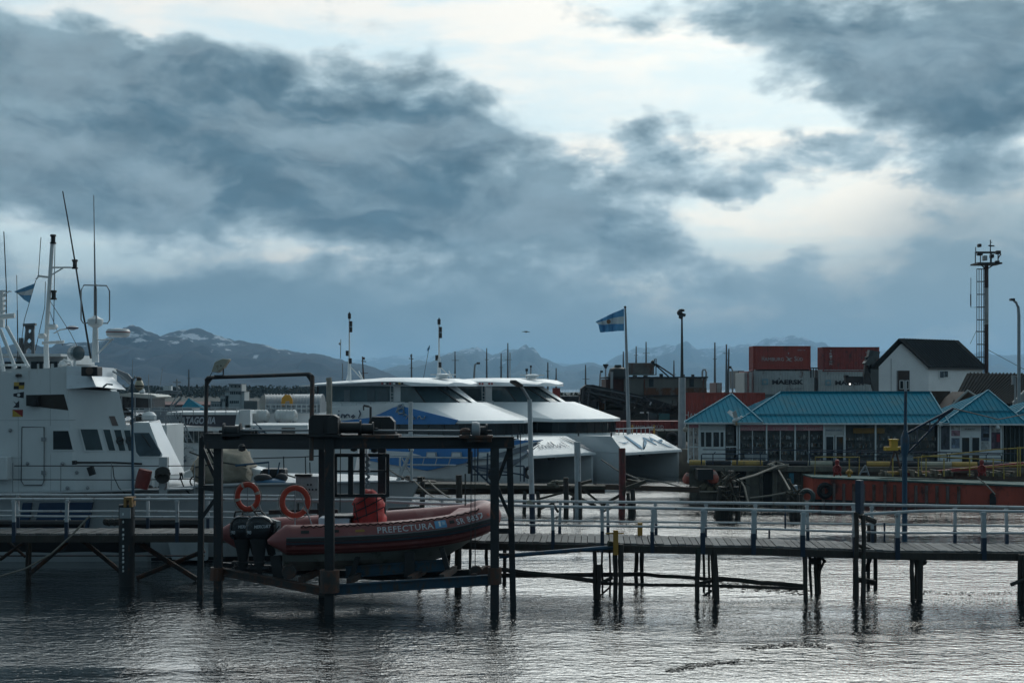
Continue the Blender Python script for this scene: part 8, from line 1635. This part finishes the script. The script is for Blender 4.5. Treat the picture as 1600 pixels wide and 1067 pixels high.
# lower dark-roofed building right of it
Y = 112; LB = thing('building', 'lower building with dark mossy ribbed roof behind the right kiosk pyramid', 'building', (Xw(1560, Y), Y, ZQ))
drm = M('roof dark mossy', (.026, .028, .028), .9, spec=.12, var=.4, rust=(.04, .042, .038), amt=.3, rs=.6)
q0, q1, q2, q3 = P(1484, 636, Y), P(1582, 632, Y), P(1660, 585, Y+6), P(1511, 583, Y+6)
mb = MB(); mb.prism([q0, q1, q2, q3], (0, 0, -.15)); r2_ = obj('roof', mb, drm, LB)
mb = MB()
for k in range(1, 26): t = k/26; mb.bar(q0+(q1-q0)*t+V((0, 0, .05)), q3+(q2-q3)*t+V((0, 0, .05)), .1, .08)
obj('roof_ribs', mb, drm, r2_)
mb = MB(); mb.prism([P(1484, 645, Y+.1), P(1500, 622, Y+.1), P(1512, 612, Y+.1), P(1530, 622, Y+.1), P(1530, 645, Y+.1)], (0, 4, 0)); mb.prism([P(1455, 640, Y+5), P(1455, 611, Y+5), P(1485, 611, Y+5), P(1485, 640, Y+5)], (0, 3, 0)); obj('dark_gable', mb, M('gable brown', (.06, .04, .03), .8, var=.3), LB)
mb = MB(); mb.prism([P(1580, 690, Y-.1), P(1582, 632, Y-.1), P(1600, 612, Y-.1), P(1680, 612, Y-.1), P(1680, 690, Y-.1)], (0, .3, 0)); obj('wall', mb, M('wall pale grey', (.33, .35, .36), .8), LB)
mb = MB(); mb.bar(P(1583, 629, Y-.3), P(1602, 610, Y-.3), .3, .12); mb.tube([P(1482, 638, Y-.2), P(1512, 610, Y-.2), P(1530, 622, Y-.2)], .1, 5); obj('verge', mb, cwht, LB)
mb = MB(); mb.tube([P(1587, 690, 108), P(1586, 590, 108)], .07, 6); mb.tube([P(1581, 588, 108), P(1590, 588, 108)], .05, 5); mb.box((Xw(1581, 108), 107.9, Zw(601, 108)), (Xw(1585, 108), 108.1, Zw(586, 108))); tag(obj('bracket_pole', mb, galv), 'short grey pole with bracket lamp before the pale right wall', 'pole')
# ================================================================= far masts beyond the roofs
MS = [(711, 549, 603), (760.5, 544, 600), (783, 552, 600), (793.5, 536, 600), (856, 566, 605), (869, 575, 605), (915, 570, 600), (974, 549, 575), (994, 541, 572), (1009.5, 534, 572), (1053, 563, 588), (1117, 535, 612), (1135, 538, 616), (1137.5, 545, 616), (643, 553, 602), (569, 557, 602), (295, 577, 603)]
for k, (x, y0, y1) in enumerate(MS):
    Y = 230 if x < 1100 else 200; mb = MB(); h = .14 if x < 1100 else .16
    dx = -2 if x == 1137.5 else (4 if x == 569 else 0)
    mb.tube([P(x+dx*0, y1+8, Y), P(x-dx*.7, y0, Y)], h*1.2, 6, h*.6)
    mb.bar(P(x-3 if k % 3 else x-5, y0+14+k % 4*4, Y), P(x+3 if k % 3 else x+6, y0+14+k % 4*4, Y), .06, .08)
    if x in (643, 569): mb.bar(P(x-4, y0+7, Y), P(x+3, y0+8, Y), .12, .14); mb.box((Xw(x-2, Y), Y, Zw(y0+5, Y)), (Xw(x+1, Y), Y+.2, Zw(y0+1, Y)))
    place = {711: 'left of the faint pair above the catamaran roof gap', 760.5: 'above the farther catamaran radar', 783: 'between two taller ones above the farther catamaran', 793.5: 'tallest above the farther catamaran', 856: 'left of two short ones past the catamaran wheelhouse', 869: 'shortest, right past the catamaran wheelhouse', 915: 'alone above the conveyor head', 974: 'just left of the flagpole', 994: 'above the left edge of the rusty tank', 1009.5: 'above the middle of the rusty tank', 1053: 'left beside the camera mast', 1117: 'tall one left of a pair beside the containers', 1135: 'tall one right of a pair beside the containers', 1137.5: 'slanting stay beside the right one of that pair', 643: 'with dark instruments between the two catamaran masts', 569: 'leaning dark one right of the first catamaran mast', 295: 'alone above the white tower building'}[x]
    tag(obj('distant_mast', mb, M('mast haze grey', (.10, .11, .12), .7) if x != 569 else steelr), 'thin distant mast, ' + place, 'mast', 'thin masts on the skyline')
mb = MB(); mb.tube([P(660, 600, 180), P(671, 540, 180)], .03, 4); o = tag(obj('flag_line', mb, steel), 'thin slanting flag line with a tiny striped flag left of the second catamaran mast', 'flag line')
mb = MB(); mb.prism([P(667, 546, 180), P(671.5, 539, 180), P(671.5, 545, 180), P(668, 549, 180)], (0, .03, 0)); obj('small_flag', mb, fbl, o)
mb = MB(); mb.tube([P(532, 560, 150), P(532.5, 530, 150)], .04, 4); mb.ball(P(531, 537, 150), .15, 6); mb.tube([P(536, 604, 150), P(535, 568, 150)], .05, 4); tag(obj('wind_vane', mb, galv), 'thin wind vane rod left of the tallest catamaran mast', 'vane')
mb = MB(); mb.tube([P(514.5, 680, 78), P(514.5, 597, 78), P(513.5, 590, 78)], .16, 8); tag(obj('timber_pile', mb, M('pile pale grey', (.30, .28, .24), .9, var=.3, bump=.4)), 'pale weathered timber pile top above the big gear housing', 'pile')
mb = MB(); mb.tube([P(641.5, 703, 66), P(641.5, 628, 66)], .10, 8); tag(obj('white_pole', mb, railw), 'plain white pole in front of the blue catamaran fascia', 'pole')
mb = MB(); mb.tube([P(579, 660, 60), P(579, 636, 60), P(576, 635, 60), P(568, 633.5, 60)], .05, 6); mb.tube([P(568, 634, 60), P(568, 641, 60)], .03, 5); tag(obj('bracket_lamp', mb, steel), 'small dark bracket lamp above the second gear housing', 'lamp')
# ================================================================= town on the far shore, left
Y = 330; WT = thing('white_tower_building', 'white stepped building with a square windowed tower beyond the tour boat', 'building', (Xw(350, Y), Y, 2)); tw_ = M('town white', (.42, .44, .44), .8, var=.15)
for x0, x1, y0, y1, n in ((329, 347, 627, 645, 'lower_wing'), (344, 357, 618, 645, 'middle_wing'), (352, 377, 611, 645, 'upper_wing'), (357, 377, 600, 618, 'tower'), (376, 382, 612, 640, 'side_wing')):
    mb = MB(); mb.box((Xw(x0, Y), Y+(0 if n != 'tower' else .6), 1.5), (Xw(x1, Y), Y+6, Zw(y0, Y))); o = obj(n, mb, tw_, WT)
    mb = MB(); mb.box((Xw(x0-.4, Y), Y-.3, Zw(y0+.5, Y)), (Xw(x1+.4, Y), Y+6.3, Zw(y0-.4, Y))); obj('roof', mb, M('parapet grey', (.2, .21, .22), .8), o)
for x, y, w, h in [(361, 602.5, 1.6, 2.4), (367, 602.5, 1.6, 2.4), (373, 602.5, 1.6, 2.4)]+[(360+k*2.8, 612, 1.7, 4) for k in range(6)]+[(331+k*2.6, 631, 1.2, 4) for k in range(6)]+[(345+k*2.6, 623, 1.2, 4) for k in range(4)]+[(359+k*3, 626, 2, 4) for k in range(5)]:
    mb = MB(); mb.box((Xw(x, Y), Y-.12, Zw(y+h, Y)), (Xw(x+w, Y), Y+(.7 if y < 615 else .1), Zw(y, Y))); obj('window', mb, glassd, WT)
Y = 300; PT = thing('pyramid_roof_hall', 'turquoise pyramid roof standing between the patrol ship and the white tower building', 'building', (Xw(295, Y), Y, 2))
mb = MB(); mb.box((Xw(282, Y), Y, 1.5), (Xw(320, Y), Y+5, Zw(642, Y))); obj('wall', mb, trim, PT); hip('roof', PT, 279, 322, 295, 295, 643, 622, Y, 5.4, 3)
mb = MB(); Y = 360; mb.box((Xw(220, Y), Y, 1.8), (Xw(335, Y), Y+8, Zw(632, Y))); wr_ = tag(obj('long_shed', mb, M('shed maroon', (.12, .045, .04), .8, var=.3)), 'long low dark red roofed shed behind the turquoise pyramid roof', 'shed')
mb = MB(); mb.prism([P(220, 634, Y-.5), P(340, 634, Y-.5), P(340, 629, Y+4), P(230, 629, Y+4)], (0, 0, .3)); obj('roof', mb, M('shed roof', (.13, .04, .035), .7), wr_)
mb = MB(); Y = 280; mb.box((Xw(381, Y), Y, 1.5), (Xw(402, Y), Y+5, Zw(626, Y))); tag(obj('glass_shed', mb, M('shed grey', (.10, .115, .12), .7)), 'grey flat roofed shed between the white tower building and the arched shelters', 'shed')
mb = MB(); c = P(822, 519, 160); mb.prism([c+V((-.5, 0, .05)), c+V((0, 0, .14)), c+V((.5, 0, .03)), c+V((0, 0, .0))], (0, .2, 0)); mb.lathe([(.01, -.2), (.07, 0), (.01, .25)], c, 6, (0, 1, 0)); tag(obj('flying_bird', mb, steel), 'tiny dark bird gliding in the sky right of the catamaran masts', 'bird')
